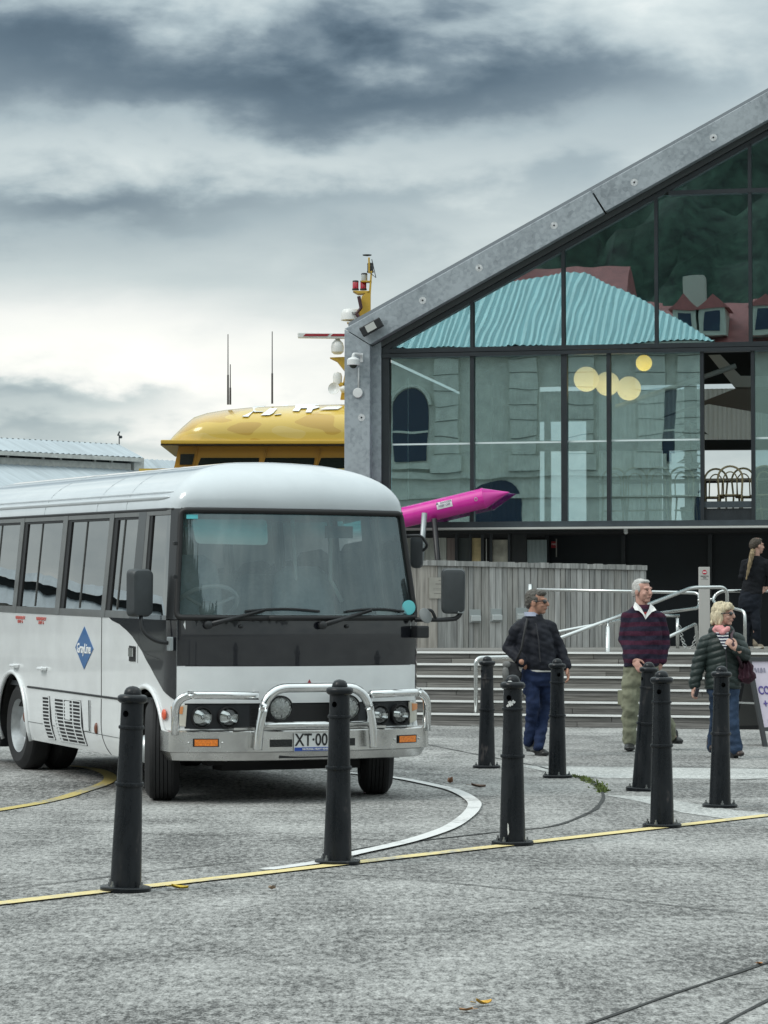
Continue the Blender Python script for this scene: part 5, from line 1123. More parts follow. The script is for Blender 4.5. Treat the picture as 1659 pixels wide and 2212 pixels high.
for z in (Lc - .36, Lc - 1.12, Lc - 1.75): MB().lathe([(rT - .01, z - .008), (rT + .003, z - .006), (rT + .003, z + .006), (rT - .01, z + .008)], 40, Mx).build('weld_band', M_pink, tor, smooth=50)
MB().tube([at(917, 1108, 44.85) - to_, at(911, 1190, 44.8) - to_, drop(at(905, 1260, 44.8) - to_, 0)], .045, 8).build('strut', M_galv_dull, tor, smooth=0); MB().tube([at(938, 1120, 45.2) - to_, drop(at(962, 1262, 45.2) - to_, 0)], .045, 8).build('strut', M_black, tor, smooth=0); MB().tube([at(700, 1180, 45.5) - to_, drop(at(690, 1262, 45.5) - to_, 0)], .05, 8).build('strut', M_black, tor, smooth=0)
lab = at(960.5, 1089.5, 45.2) - to_; ux = Vector((ax.x, ax.y, ax.z)); vx = Vector((0, 0, 1)); vx = (vx - ux * vx.dot(ux)).normalized(); nx_ = ux.cross(vx); cen = (p_end - to_) + ux * (lab - (p_end - to_)).dot(ux)
hh = .052; mb = MB(); N = 6; pts = []
for i in range(N + 1):
    a = R(-40 + 80 * i / N) * .5 + R(14)
    for e in (-.13, .13): pts.append(cen + ux * e + (nx_ * math.cos(a) + vx * math.sin(a)) * (rT + .004))
dl = mb.add(pts, [(2 * i, 2 * i + 1, 2 * i + 3, 2 * i + 2) for i in range(N)]).build('warning_label', mat('label_white', (.66, .64, .68), .5), tor)
nn = (nx_ * math.cos(R(18)) + vx * math.sin(R(18))); v2 = (vx * math.cos(R(18)) - nx_ * math.sin(R(18)))
for k, tx in ((.027, 'DANGER'), (-.032, 'KEEP OFF')):
    c = cen + nn * (rT + .006) + v2 * k * .85 + (ux * .03 if k > 0 else ux * 0); text('label_text', tx, .052, frame(c, ux, v2), mat('grey_lettering', (.10, .09, .13), .6), dl, sx=.92)
c = cen + nn * (rT + .006) + v2 * .027 - ux * .115; MB().prism([c - ux * .024 - v2 * .018, c + ux * .024 - v2 * .018, c + v2 * .024], nn * .002).build('warning_triangle', mat('grey_lettering', (.10, .09, .13), .6), dl)
c = at(1028, 1078.5, 44.76) - to_; MB().tube([c + Vector((.022 * math.cos(R(a)), 0, .028 * math.sin(R(a)))) for a in range(0, 361, 30)], .006, 6).build('lifting_eye', mat('pale_chain', (.5, .51, .5), .4, .6), tor)
# ------------------------------------------------------------------ ferry behind the hall
FD = 75.0
def fy(x, y, d=0.): return at(x, y, FD + d)
fo = Vector((at(560, 1300, FD).x, FD, -1.7)); fer = thing('ferry', fo, 'yellow camouflaged ferry wheelhouse with radar mast behind the bus', 'ferry'); 
def camo():
    m, nt, b = new_mat('yellow_camouflage_paint'); b.inputs['Roughness'].default_value = .25; b.inputs['Coat Weight'].default_value = .6
    t = nd(nt, 'ShaderNodeTexCoord'); mp = nd(nt, 'ShaderNodeMapping'); mp.inputs['Scale'].default_value = (.55, .55, 1.5); mp.inputs['Rotation'].default_value = (0, .35, 0); mp.inputs['Location'].default_value = (1.3, 0, .2); nt.links.new(t.outputs['Object'], mp.inputs[0])
    n = nd(nt, 'ShaderNodeTexNoise'); n.inputs['Scale'].default_value = .9; n.inputs['Detail'].default_value = 1.5; nt.links.new(mp.outputs[0], n.inputs['Vector'])
    r = nd(nt, 'ShaderNodeValToRGB'); r.color_ramp.interpolation = 'CONSTANT'; nt.links.new(n.outputs[0], r.inputs[0])
    e = r.color_ramp.elements; e[0].position = 0; e[0].color = (.50, .31, .05, 1); e[1].position = .44; e[1].color = (.60, .415, .075, 1)
    q = e.new(.56); q.color = (.62, .45, .12, 1); q = e.new(.64); q.color = (.55, .43, .19, 1)
    nt.links.new(r.outputs[0], b.inputs['Base Color']); return m
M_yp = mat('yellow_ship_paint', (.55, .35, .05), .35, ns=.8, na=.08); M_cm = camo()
# roof: long rounded shell, profile in the picture plane, rounded across the beam
prof = [(349, 957), (352, 948), (368, 928), (388, 908), (412, 888), (440, 879), (480, 872), (540, 866), (640, 862), (760, 859), (900, 858), (1010, 862)]
mb = MB(); vs_ = []; NB = 44
for x, y in prof:
    top = fy(x, y); bot = fy(x, 957)
    for k in range(NB + 1):
        a = math.pi * k / NB; h = (top.z - bot.z) * math.sin(a) ** .55; wd = 2.6 * (1 if x > 420 else .45 + .55 * ((x - 349) / 71) ** .6)
        vs_.append(Vector((top.x, FD + 2.6 - wd * math.cos(a), bot.z + h)) - fo)
n = NB + 1; mb.add(vs_, [(i * n + k, i * n + k + 1, (i + 1) * n + k + 1, (i + 1) * n + k) for i in range(len(prof) - 1) for k in range(NB)])
rf = mb.build('wheelhouse_roof', M_cm, fer, smooth=50)
def fbox(nm, x0, y0, x1, y1, d0, d1, m, parent=fer, bevel=0.): return MB().prism([fy(x0, y1, d0) - fo, fy(x1, y1, d0) - fo, fy(x1, y0, d0) - fo, fy(x0, y0, d0) - fo], (0, d1 - d0, 0)).build(nm, m, parent, bevel=bevel)
fbox('roof_fascia', 347, 950, 1010, 959, -.06, 5.3, M_yp, bevel=.03); fbox('fascia_edge', 347, 958.5, 1010, 962, -.02, 5.2, M_black)
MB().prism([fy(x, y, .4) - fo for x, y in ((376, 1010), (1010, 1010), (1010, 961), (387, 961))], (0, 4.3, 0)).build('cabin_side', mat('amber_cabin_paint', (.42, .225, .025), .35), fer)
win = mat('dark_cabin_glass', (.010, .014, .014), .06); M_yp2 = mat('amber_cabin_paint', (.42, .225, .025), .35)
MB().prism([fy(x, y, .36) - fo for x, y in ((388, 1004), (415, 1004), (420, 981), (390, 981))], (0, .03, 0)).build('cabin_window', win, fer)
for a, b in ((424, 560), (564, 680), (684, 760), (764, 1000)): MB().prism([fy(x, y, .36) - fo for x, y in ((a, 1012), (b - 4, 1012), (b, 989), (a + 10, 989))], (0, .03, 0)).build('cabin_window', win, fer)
for x in (418, 568, 682): MB().prism([fy(xx, y, .33) - fo for xx, y in ((x - 1, 1010), (x, 1010), (x + 10, 962), (x + 9, 962))], (0, .06, 0)).build('window_post', M_yp2, fer)
# hull far below, mostly hidden
MB().prism([fy(x, 1012, -.3) - fo for x in (300, 1000)] + [Vector((fy(1000, 1012).x, FD - .3, -2)) - fo, Vector((fy(330, 1012).x, FD - .3, -2)) - fo], (0, 6.5, 0)).build('hull', M_cm, fer)
# lettering on the roof, skewed like the boat's name
def roof_pt(x, y):                                  # drop a picture point on the near slope of the roof
    best = None
    for k in range(120):
        d = 2.6 * k / 120; p = fy(x, y, d); 
        xt = x; yt = None
        for (xa, ya_), (xb, yb_) in zip(prof, prof[1:]):
            if xa <= xt <= xb: yt = ya_ + (yb_ - ya_) * (xt - xa) / (xb - xa)
        if yt is None: yt = 862
        zt, zb = fy(x, yt).z, fy(x, 957).z; c = (2.6 - d) / 2.6; h = zb + (zt - zb) * (1 - min(1, c) ** 2) ** .275
        e = abs(h - p.z)
        if best is None or e < best[0]: best = (e, p, h)
    q = best[1].copy(); q.z = best[2] + .03; q.y -= .03; return q
M_lw = mat('white_hull_lettering', (.78, .80, .80), .4)
LET = [[(523, 902), (549, 880), (574, 879), (552, 893), (548, 890), (536, 902)], [(548, 892), (556, 880), (573, 880), (568, 892)], [(563, 899), (584, 884), (599, 884), (590, 895), (582, 899)], [(593, 898), (610, 878), (624, 877), (607, 897)], [(632, 890), (640, 876), (688, 875), (690, 882), (676, 886), (672, 893), (660, 893), (664, 884), (650, 884), (646, 890)], [(690, 887), (706, 881), (740, 880), (730, 886)]]
for L_ in LET: 
    q = [roof_pt(x, y) - fo for x, y in L_]; MB().prism(q, (0, .006, -.006)).build('roof_lettering', M_lw, rf)
# mast with radars and lights
def mast(nm, pts, r, m=M_yp): return MB().prism([fy(x, y, 1.6) - fo for x, y in pts], (0, r, 0)).build(nm, m, fer, bevel=.01)
mast('mast', [(735, 862), (762, 862), (775, 800), (800.6, 700), (801, 634), (804, 585), (800.5, 585), (797, 628), (781, 640), (776, 690), (752, 770), (742, 820)], .35)
mast('mast_cap', [(796, 590), (799, 590), (799, 556), (795, 556)], .06); mast('crosstree', [(762, 628), (799, 628), (799, 634), (773, 634)], .45); mast('crosstree', [(780, 606), (803, 606), (803, 609), (780, 609)], .3)
mast('radar_bracket', [(749, 696), (778, 694), (776, 704), (764, 708)], .4); mast('radar_bracket', [(712, 772), (760, 770), (752, 800), (744, 800), (728, 780)], .4); mast('camera_shelf', [(719, 826), (750, 826), (748, 833), (722, 833)], .4)
M_rd = mat('white_radome', (.68, .68, .66), .35)
c = fy(758, 680, 1.8) - fo; k = FD / FPX
rdm = MB().lathe([(.25, -.16), (.28, -.15), (.27, .02), (.24, .12), (.20, .15), (0, .155)], 28, Matrix.Translation(c)).build('radome', M_rd, fer, smooth=40); text('radar_text', 'SIM', .13, frame(c + Vector((.12, -.27, 0)), (1, 0, .0), (0, 0, 1)), M_ink, rdm)
sc_ = MB().prism([fy(x, y, 1.3) - fo for x, y in ((643, 718), (800, 720), (800, 732), (643, 730))], (0, .14, 0)).build('radar_scanner', M_rd, fer, bevel=.03)
for a, b in ((655, 707), (714, 755)): MB().prism([fy(x, y, 1.285) - fo for x, y in ((a, 726), (b, 726), (b + 5, 721), (a + 5, 721))], (0, .02, 0)).build('red_stripe', mat('dark_red_stripe', (.30, .02, .03), .4), sc_)
c = fy(729, 748, 1.5) - fo; MB().lathe([(.10, -.22), (.17, -.16), (.18, -.02), (.15, .10), (.08, .17), (.06, .25), (0, .25)], 20, Matrix.Translation(c)).build('scanner_motor', M_rd, fer, smooth=40)
M_rl = mat('red_signal_lens', (.40, .01, .03), .15, coat=.6)
for x, y, m in ((768, 616, M_rl), (785, 616, M_rl), (787, 600, mat('clear_signal_lens', (.35, .37, .35), .2)), (800, 578, M_black)):
    c = fy(x, y, 1.8) - fo; lt = MB().lathe([(.075, -.13), (.085, -.11), (.085, -.09), (.085, .09), (.07, .11), (.03, .13), (0, .14)], 16, Matrix.Translation(c)).build('signal_light', m, fer, smooth=40); MB().lathe([(.095, -.14), (.095, -.10), (.06, -.095)], 16, Matrix.Translation(c)).build('light_base', M_black, lt); MB().lathe([(.09, .085), (.08, .125), (0, .14)], 16, Matrix.Translation(c)).build('light_cap', M_black, lt)
c = fy(793, 552, 1.8) - fo; MB().lathe([(0, -.02), (.12, .0), (.13, .02), (0, .03)], 16, Matrix.Translation(c)).build('wind_plate', M_black, fer)
c = fy(729, 817, 1.7) - fo; MB().lathe([(.12, -.16), (.13, .05), (.10, .14), (0, .18)], 18, Matrix.Translation(c)).build('thermal_camera', M_rd, fer, smooth=40)
c = fy(724, 841, 1.4) - fo; MB().lathe([(0, .02), (.06, .03), (.16, .10), (.17, .11), (.17, .10), (.05, .0), (0, 0)], 20, Matrix.Translation(c) @ Matrix.Rotation(R(80), 4, 'X') @ Matrix.Rotation(R(-20), 4, 'Y')).build('loudhailer', M_rd, fer, smooth=40); MB().ell(fy(742, 841, 1.5) - fo, .1).build('horn', M_rd, fer, smooth=0)
MB().tube([fy(775, 640, 1.5) - fo, fy(780, 665, 1.5) - fo, fy(770, 678, 1.5) - fo, fy(785, 698, 1.45) - fo], .05, 8).build('cable_bundle', mat('dark_maroon_cable', (.05, .015, .02), .6), fer)
for x, y0, y1 in ((492.5, 722, 874), (497.5, 787, 874), (588, 716, 872)):
    a, b = fy(x, y1, 2.0) - fo, fy(x, y0, 2.0) - fo; MB().tube([a, a.lerp(b, .42), a.lerp(b, .425), b], [.028, .026, .016, .012], 6).build('whip_antenna', mat('dark_whip', (.06, .055, .055), .5), fer)
MB().tube([fy(800, 590, 1.6) - fo, fy(812, 600, 1.6) - fo, fy(803, 560, 1.6) - fo], .012, 5).build('mast_wire', M_black, fer)
# ------------------------------------------------------------------ wharf shed at the left, 150 m off
SD0 = 150.; hd = Vector((.7315, .6818, 0)); hn = Vector((-.6818, .7315, 0)); so = at(0, 1300, SD0); so.z = -.3
SHM = Matrix((hd, hn, Vector((0, 0, 1)))).transposed().to_4x4(); SHM.translation = so
def shp(x, y, dep=0.):                              # picture point on a vertical plane of the shed -> (along, height)
    P0 = so + hn * dep; r = ray(x, y); t = (P0 - _C).dot(hn) / r.dot(hn); q = _C + r * t - so; return q.dot(hd), q.z
shed = thing('wharf_shed', None, 'long pale wharf shed with a raised clerestory roof beyond the bus', 'building', M=SHM)
M_rs = mat('pale_corrugated_roof', (.36, .41, .44), .55, ns=.8, na=.16, stretch=(4, .3, .3)); M_cl = mat('dirty_white_timber', (.50, .50, .47), .8, ns=3, na=.2); M_dk = mat('dark_opening', (.035, .042, .045), .6)
e_s1, e_z = shp(310, 988.5); r_s1, r_z = shp(256, 959.6, 2.4); L0 = -45
HW = 2.4                                            # half width of the clerestory
def corr_roof(nm, P00, P10, P11, P01, pitch=.38, parent=shed, m=M_rs):
    P00, P10, P11, P01 = map(Vector, (P00, P10, P11, P01)); n = max(2, int((P10 - P00).length / pitch) * 3); nrm = (P10 - P00).cross(P01 - P00).normalized(); vs_ = []
    for i in range(n + 1):
        t = i / n; o = nrm * .035 * math.sin(2 * math.pi * i / 3); vs_ += [P00.lerp(P10, t) + o, P01.lerp(P11, t) + o]
    return MB().add(vs_, [(2 * i, 2 * i + 2, 2 * i + 3, 2 * i + 1) for i in range(n)]).build(nm, m, parent)
corr_roof('upper_roof', (L0, 0, e_z), (e_s1, 0, e_z), (r_s1, HW, r_z), (L0, HW, r_z)); corr_roof('upper_roof', (L0, 2 * HW, e_z), (e_s1, 2 * HW, e_z), (r_s1, HW, r_z), (L0, HW, r_z))
MB().prism([(e_s1, 0, e_z), (e_s1, 2 * HW, e_z), (r_s1, HW, r_z)], (-.05, 0, -.03)).build('hip_end', M_rs, shed)
MB().box((L0, -.06, e_z - .25), (e_s1, .05, e_z - .03)).build('eaves_board', M_cl, shed)
z_lo = shp(250, 1012, .6)[1]
MB().box((L0, .55, z_lo + .25), (e_s1 - .6, .65, e_z - .2)).build('clerestory_back', M_dk, shed); MB().box((L0, .35, z_lo - .2), (e_s1 - .6, .6, z_lo + .30)).build('clerestory_sill', M_cl, shed)
s = e_s1 - .75; k = 0
while s > -30:
    MB().box((s - .07, .38, z_lo), (s + .07, .56, e_z - .15)).build('clerestory_post', M_cl if k % 3 else M_dk, shed); s -= 1.18; k += 1
corr_roof('lower_roof', (L0, -9, z_lo - 3.4), (e_s1 + 6, -9, z_lo - 3.4), (e_s1 + 6, .5, z_lo), (L0, .5, z_lo)); corr_roof('lower_roof', (L0, 14, z_lo - 3.4), (e_s1 + 30, 14, z_lo - 3.4), (e_s1 + 30, 4.3, z_lo + .0), (L0, 4.3, z_lo + .0))
zr2 = shp(330, 992.5, 6)[1]; corr_roof('lower_roof', (e_s1 - 2, 3, zr2 - 2.0), (e_s1 + 14, 3, zr2 - 2.0), (e_s1 + 14, 6.0, zr2), (e_s1 - 2, 6.0, zr2))
MB().box((L0, -8.8, 0), (e_s1 + 5.8, 13.5, z_lo - 3.5)).build('shed_wall', M_cl, shed)
for k in range(10): MB().box((e_s1 - 3 - k * 4, -8.86, 1.0), (e_s1 - 1.2 - k * 4, -8.79, 4.2)).build('shed_door', M_dk, shed)
MB().box((e_s1 - .5, .2, z_lo - .1), (e_s1 + .2, .7, z_lo + .45)).build('roof_vent', M_cl, shed)
struct(MB().box((L0 - 10, -12, -3.5), (e_s1 + 60, 16, -.02), SHM).build('pier', mat('quay_stone', (.14, .14, .13), .9)))
s1, z1 = shp(256, 953, 2.4); t = thing('roof_vane', None, 'small dark weather instrument on the ridge end of the wharf shed', 'instrument', M=SHM @ Matrix.Translation((s1 + .05, 2.4, r_z)))
MB().tube([(0, 0, 0), (0, 0, .55)], .035, 6).build('stem', M_dk, t); MB().tube([(-.10, 0, .5), (.02, 0, .72)], .05, 6).build('vane', M_dk, t); MB().ell((.12, 0, .42), .09, 8, 6).build('sensor', M_dk, t)
# second pier shed out of frame to the left, whose roof the bus windows mirror
s2 = thing('pier_shed', (-93, 118, -.3), 'white roofed pier shed far along the quay left of the picture', 'building'); s2.rotation_euler = (0, 0, R(43))
MB().box((-60, -6, 0), (60, 12, 9.2)).build('shed_wall', M_cl, s2); corr_roof('roof', (-60, -6.5, 9.1), (60, -6.5, 9.1), (60, -1.6, 10.3), (-60, -1.6, 10.3), 1.6, s2)
MB().box((-60, -1.5, 9.6), (60, 6.5, 10.75)).build('clerestory', M_dk, s2); corr_roof('upper_roof', (-60, -2.2, 10.7), (60, -2.2, 10.7), (60, 2, 11.5), (-60, 2, 11.5), 1.6, s2)
for k in range(26): MB().box((-58 + k * 4.6, -6.12, 7.0), (-55.2 + k * 4.6, -5.97, 8.7)).build('shed_window', M_dk, s2)
MB().box((-60, -6.14, 1.0), (60, -5.98, 6.6)).build('dark_loading_bay', M_dk, s2)
struct(MB().box((-190, 60, -3), (-70, 180, -.32)).build('pier', mat('quay_stone', (.14, .14, .13), .9)))
# ------------------------------------------------------------------ what the glass mirrors: street behind the photographer, built where its reflection puts it
VD = 62.0
def V(x, y, dep=VD): s, z = FL(x, y, dep); return s, -dep, z
def HV(x, y, dep=VD): s, z = FL(x, y, dep); return Vector((s, -dep, z))
her = thing('customs_house', None, 'pale sandstone building with arched windows and a teal roof behind the camera', 'building', M=FM)
M_sand = mat('pale_sandstone', (.62, .60, .53), .85, ns=2.5, na=.14); M_teal = mat('teal_corrugated_roof', (.36, .53, .54), .5, .1, ns=1.5, na=.2, stretch=(6, .2, .2)); M_wd = mat('dark_blue_window', (.012, .022, .05), .08)
sL, _, zE = V(700, 757); sRr = V(1500, 757)[0]; z0h = 0.
wl = sL - 6
MB().box((wl, -VD - 14, z0h), (sRr + .4, -VD, zE - .35)).build('wall', M_sand, her); MB().box((wl - .4, -VD - 14.4, zE - .33), (sRr + .8, -VD + .45, zE)).build('cornice', M_sand, her)
zc = V(1240, 1022)[2]; MB().box((wl, -VD, zc - .1), (sRr + .45, -VD + .18, zc + .16)).build('string_course', M_sand, her); zc2 = V(1240, 1072)[2]; MB().box((wl, -VD, zc2 - .08), (sRr + .45, -VD + .12, zc2 + .08)).build('string_course', M_sand, her)
k = 0
for xp in (700, 966, 1130, 1255, 1405, 1490):
    s = V(xp, 900)[0]; MB().box((s - .52, -VD, zc + .17), (s + .52, -VD + .22, zE - .36)).build('pilaster', M_sand, her); MB().box((s - .66, -VD, zc + .17), (s + .66, -VD + .32, zc + .75)).build('pilaster_base', M_sand, her)
    for j in range(7): zz = zc + .8 + j * .62; MB().box((s - .525, -VD + .215, zz), (s + .525, -VD + .235, zz + .03)).build('stone_joint', mat('stone_joint', (.22, .21, .18), .9), her)
for xw in (600, 740, 886, 1448):
    s = V(xw, 900)[0]; zb, zt_ = V(xw, 993)[2], V(xw, 875)[2]; r = .62
    pts = [(s - r, zb), (s + r, zb)] + [(s + r * math.cos(R(a)), zt_ + r * math.sin(R(a))) for a in range(0, 181, 15)]
    MB().prism([(p, -VD + .02, z) for p, z in pts], (0, .04, 0)).build('arched_window', M_wd, her)
    MB().tube([(s + (r + .12) * math.cos(R(a)), -VD + .08, zt_ + (r + .12) * math.sin(R(a))) for a in range(0, 181, 15)], .10, 6).build('arch_moulding', M_sand, her); MB().box((s - r - .2, -VD, zb - .3), (s + r + .2, -VD + .25, zb - .1)).build('window_sill', M_sand, her); MB().box((s - r, -VD + .061, (zb + zt_) / 2 - .04), (s + r, -VD + .09, (zb + zt_) / 2 + .04)).build('window_bar', M_sand, her)
for xw in (1072, 1560):
    s = V(xw, 1100)[0]; r = 1.05; zt_ = V(xw, 1093)[2]; pts = [(s - r, .2), (s + r, .2)] + [(s + r * math.cos(R(a)), zt_ + r * math.sin(R(a))) for a in range(0, 181, 15)]; MB().prism([(p, -VD + .02, z) for p, z in pts], (0, .04, 0)).build('arched_doorway', M_wd, her)
for j in range(5): z = .9 + j * .95; MB().box((wl, -VD, z), (sRr + .4, -VD + .012, z + .035)).build('stone_joint', mat('stone_joint', (.22, .21, .18), .9), her)
pk, pk2 = HV(1225, 588, VD + 6), HV(1262, 592, VD + 6); ev = zE + .01
A, B_, C_, D_ = Vector((wl - .5, -VD + .5, ev)), Vector((sRr + .9, -VD + .5, ev)), Vector((sRr + .9, -VD - 14, ev)), Vector((wl - .5, -VD - 14, ev)); pkL = Vector((V(1080, 650, VD + 6)[0], pk.y, pk.z * .93 + .07 * ev))
corr = MB(); n = int((B_.x - A.x) / .13); vs_ = []
for i in range(n + 1):
    s = A.x + (B_.x - A.x) * i / n; t = max(0., min(1, (s - A.x) / (pk.x - A.x), (B_.x - s) / (B_.x - pk2.x))); o = Vector((0, .05, .05)) * (i % 2)
    vs_ += [Vector((s, A.y, ev)) + o, Vector((s, A.y + (pk.y - A.y) * t, ev + (pk.z - ev) * t)) + o]
corr.add(vs_, [(2 * i, 2 * i + 2, 2 * i + 3, 2 * i + 1) for i in range(n)]); corr.add([A, B_, C_, D_, pk, pk2], [(1, 2, 5), (3, 0, 4), (2, 3, 4, 5)]); corr.build('hipped_roof', M_teal, her)
M_red = mat('red_corrugated_roof', (.33, .10, .095), .7, ns=2, na=.2); M_wall2 = mat('cream_render', (.48, .46, .40), .8)
def house(x0, x1, ye, yr, dep, label, dorm=(), cat='house'):
    t = thing('red_roofed_house', None, label, cat, 'red roofed houses behind the photographer', M=FM); a, b = V(x0, ye, dep)[0], V(x1, ye, dep)[0]; ze, zr = V(x0, ye, dep)[2], V(x0, yr, dep)[2]
    MB().box((a, -dep - 8, 0), (b, -dep, ze)).build('wall', M_wall2, t); MB().prism([(a - .3, -dep + .4, ze), (a - .3, -dep - 8.4, ze), (a - .3, -dep - 4, zr)], (b - a + .6, 0, 0)).build('roof', M_red, t)
    for xd in dorm:
        s, z = V(xd, ye * .55 + yr * .45, dep)[0], ze + (zr - ze) * .28; MB().box((s - .6, -dep - 2.5, z), (s + .6, -dep + .1, z + 1.2)).build('dormer', M_wall2, t); MB().prism([(s - .8, -dep + .2, z + 1.2), (s + .8, -dep + .2, z + 1.2), (s, -dep + .2, z + 1.9)], (0, -2.6, 0)).build('dormer_roof', M_red, t); MB().box((s - .35, -dep + .1, z + .2), (s + .35, -dep + .13, z + 1.05)).build('window', M_wd, t)
    MB().box((a + 1, -dep - 4.6, zr - 1), (a + 2.0, -dep - 3.6, zr + 1.3)).build('chimney', M_wall2, t)
house(1020, 1330, 690, 560, 90, 'red roofed house directly behind the teal roof, reflected in the glass'); house(1415, 1612, 760, 640, 84, 'red roofed terrace with two white dormers reflected at the upper right', (1478, 1540)); house(1625, 1800, 760, 625, 84, 'red roofed terrace beyond the right edge with one dormer', (1650, 1720)); house(1250, 1400, 730, 640, 100, 'lower red roofed house between the teal roof and the terrace', (1330,))
hm = MB(); nx_h, ny_h = 190, 84; P = []
for j in range(ny_h + 1):
    for i in range(nx_h + 1):
        s = -90 + 220 * i / nx_h; d = 118 + 120 * j / ny_h; h = 10 + 62 * smst(118, 215, d) + 5 * mnoise.noise(Vector((s * .03, d * .03, 0))) + 3.2 * mnoise.noise(Vector((s * .16, d * .16, 3))) + 3.4 * mnoise.noise(Vector((s * .45, d * .5, 7))) + 1.8 * mnoise.noise(Vector((s * 1.3, d * 1.3, 2))); P.append((s, -d, h))
hm.add(P, [(j * (nx_h + 1) + i, j * (nx_h + 1) + i + 1, (j + 1) * (nx_h + 1) + i + 1, (j + 1) * (nx_h + 1) + i) for j in range(ny_h) for i in range(nx_h)])
hill = hm.build('wooded_hill', mat('dark_evergreen', (.022, .040, .026), .9, ns=.9, na=.95, detail=12), smooth=0); hill.matrix_world = FM; hill['kind'] = 'structure'
# ------------------------------------------------------------------ people
def skin(name, c): return mat(name, c, .55, ns=22, na=.10, spec=.4)
def cloth(name, c, na=.2, ns=14, bs=28, bd=.004, rough=.85): return mat(name, c, rough, ns=ns, na=na, bs=bs, bd=bd, spec=.25)
def striped(name, c0, c1, per, off=0., sharp=True):
    m, nt, b = new_mat(name); b.inputs['Roughness'].default_value = .9; b.inputs['Specular IOR Level'].default_value = .2
    t = nd(nt, 'ShaderNodeTexCoord'); s = nd(nt, 'ShaderNodeSeparateXYZ'); nt.links.new(t.outputs['Object'], s.inputs[0])
    n = nd(nt, 'ShaderNodeTexNoise'); n.inputs['Scale'].default_value = 6; nt.links.new(t.outputs['Object'], n.inputs['Vector'])
    a = nd(nt, 'ShaderNodeMath', operation='MULTIPLY_ADD'); nt.links.new(n.outputs[0], a.inputs[0]); a.inputs[1].default_value = .03; nt.links.new(s.outputs[2], a.inputs[2])
    a2 = nd(nt, 'ShaderNodeMath', operation='MULTIPLY_ADD'); nt.links.new(a.outputs[0], a2.inputs[0]); a2.inputs[1].default_value = 1 / per; a2.inputs[2].default_value = off
    f = nd(nt, 'ShaderNodeMath', operation='FRACT'); nt.links.new(a2.outputs[0], f.inputs[0]); g = nd(nt, 'ShaderNodeMath', operation='GREATER_THAN'); nt.links.new(f.outputs[0], g.inputs[0]); g.inputs[1].default_value = .5
    mx = nd(nt, 'ShaderNodeMix', data_type='RGBA'); mx.inputs[6].default_value = (*c0, 1); mx.inputs[7].default_value = (*c1, 1); nt.links.new(g.outputs[0], mx.inputs[0])
    n2 = nd(nt, 'ShaderNodeTexNoise'); n2.inputs['Scale'].default_value = 90; nt.links.new(t.outputs['Object'], n2.inputs['Vector'])
    v = nd(nt, 'ShaderNodeVectorMath', operation='SCALE'); mr = nd(nt, 'ShaderNodeMapRange'); mr.inputs[1].default_value = .3; mr.inputs[2].default_value = .7; mr.inputs[3].default_value = .7; mr.inputs[4].default_value = 1.3
    nt.links.new(n2.outputs[0], mr.inputs[0]); nt.links.new(mx.outputs[2], v.inputs[0]); nt.links.new(mr.outputs[0], v.inputs['Scale']); nt.links.new(v.outputs[0], b.inputs['Base Color']); return m
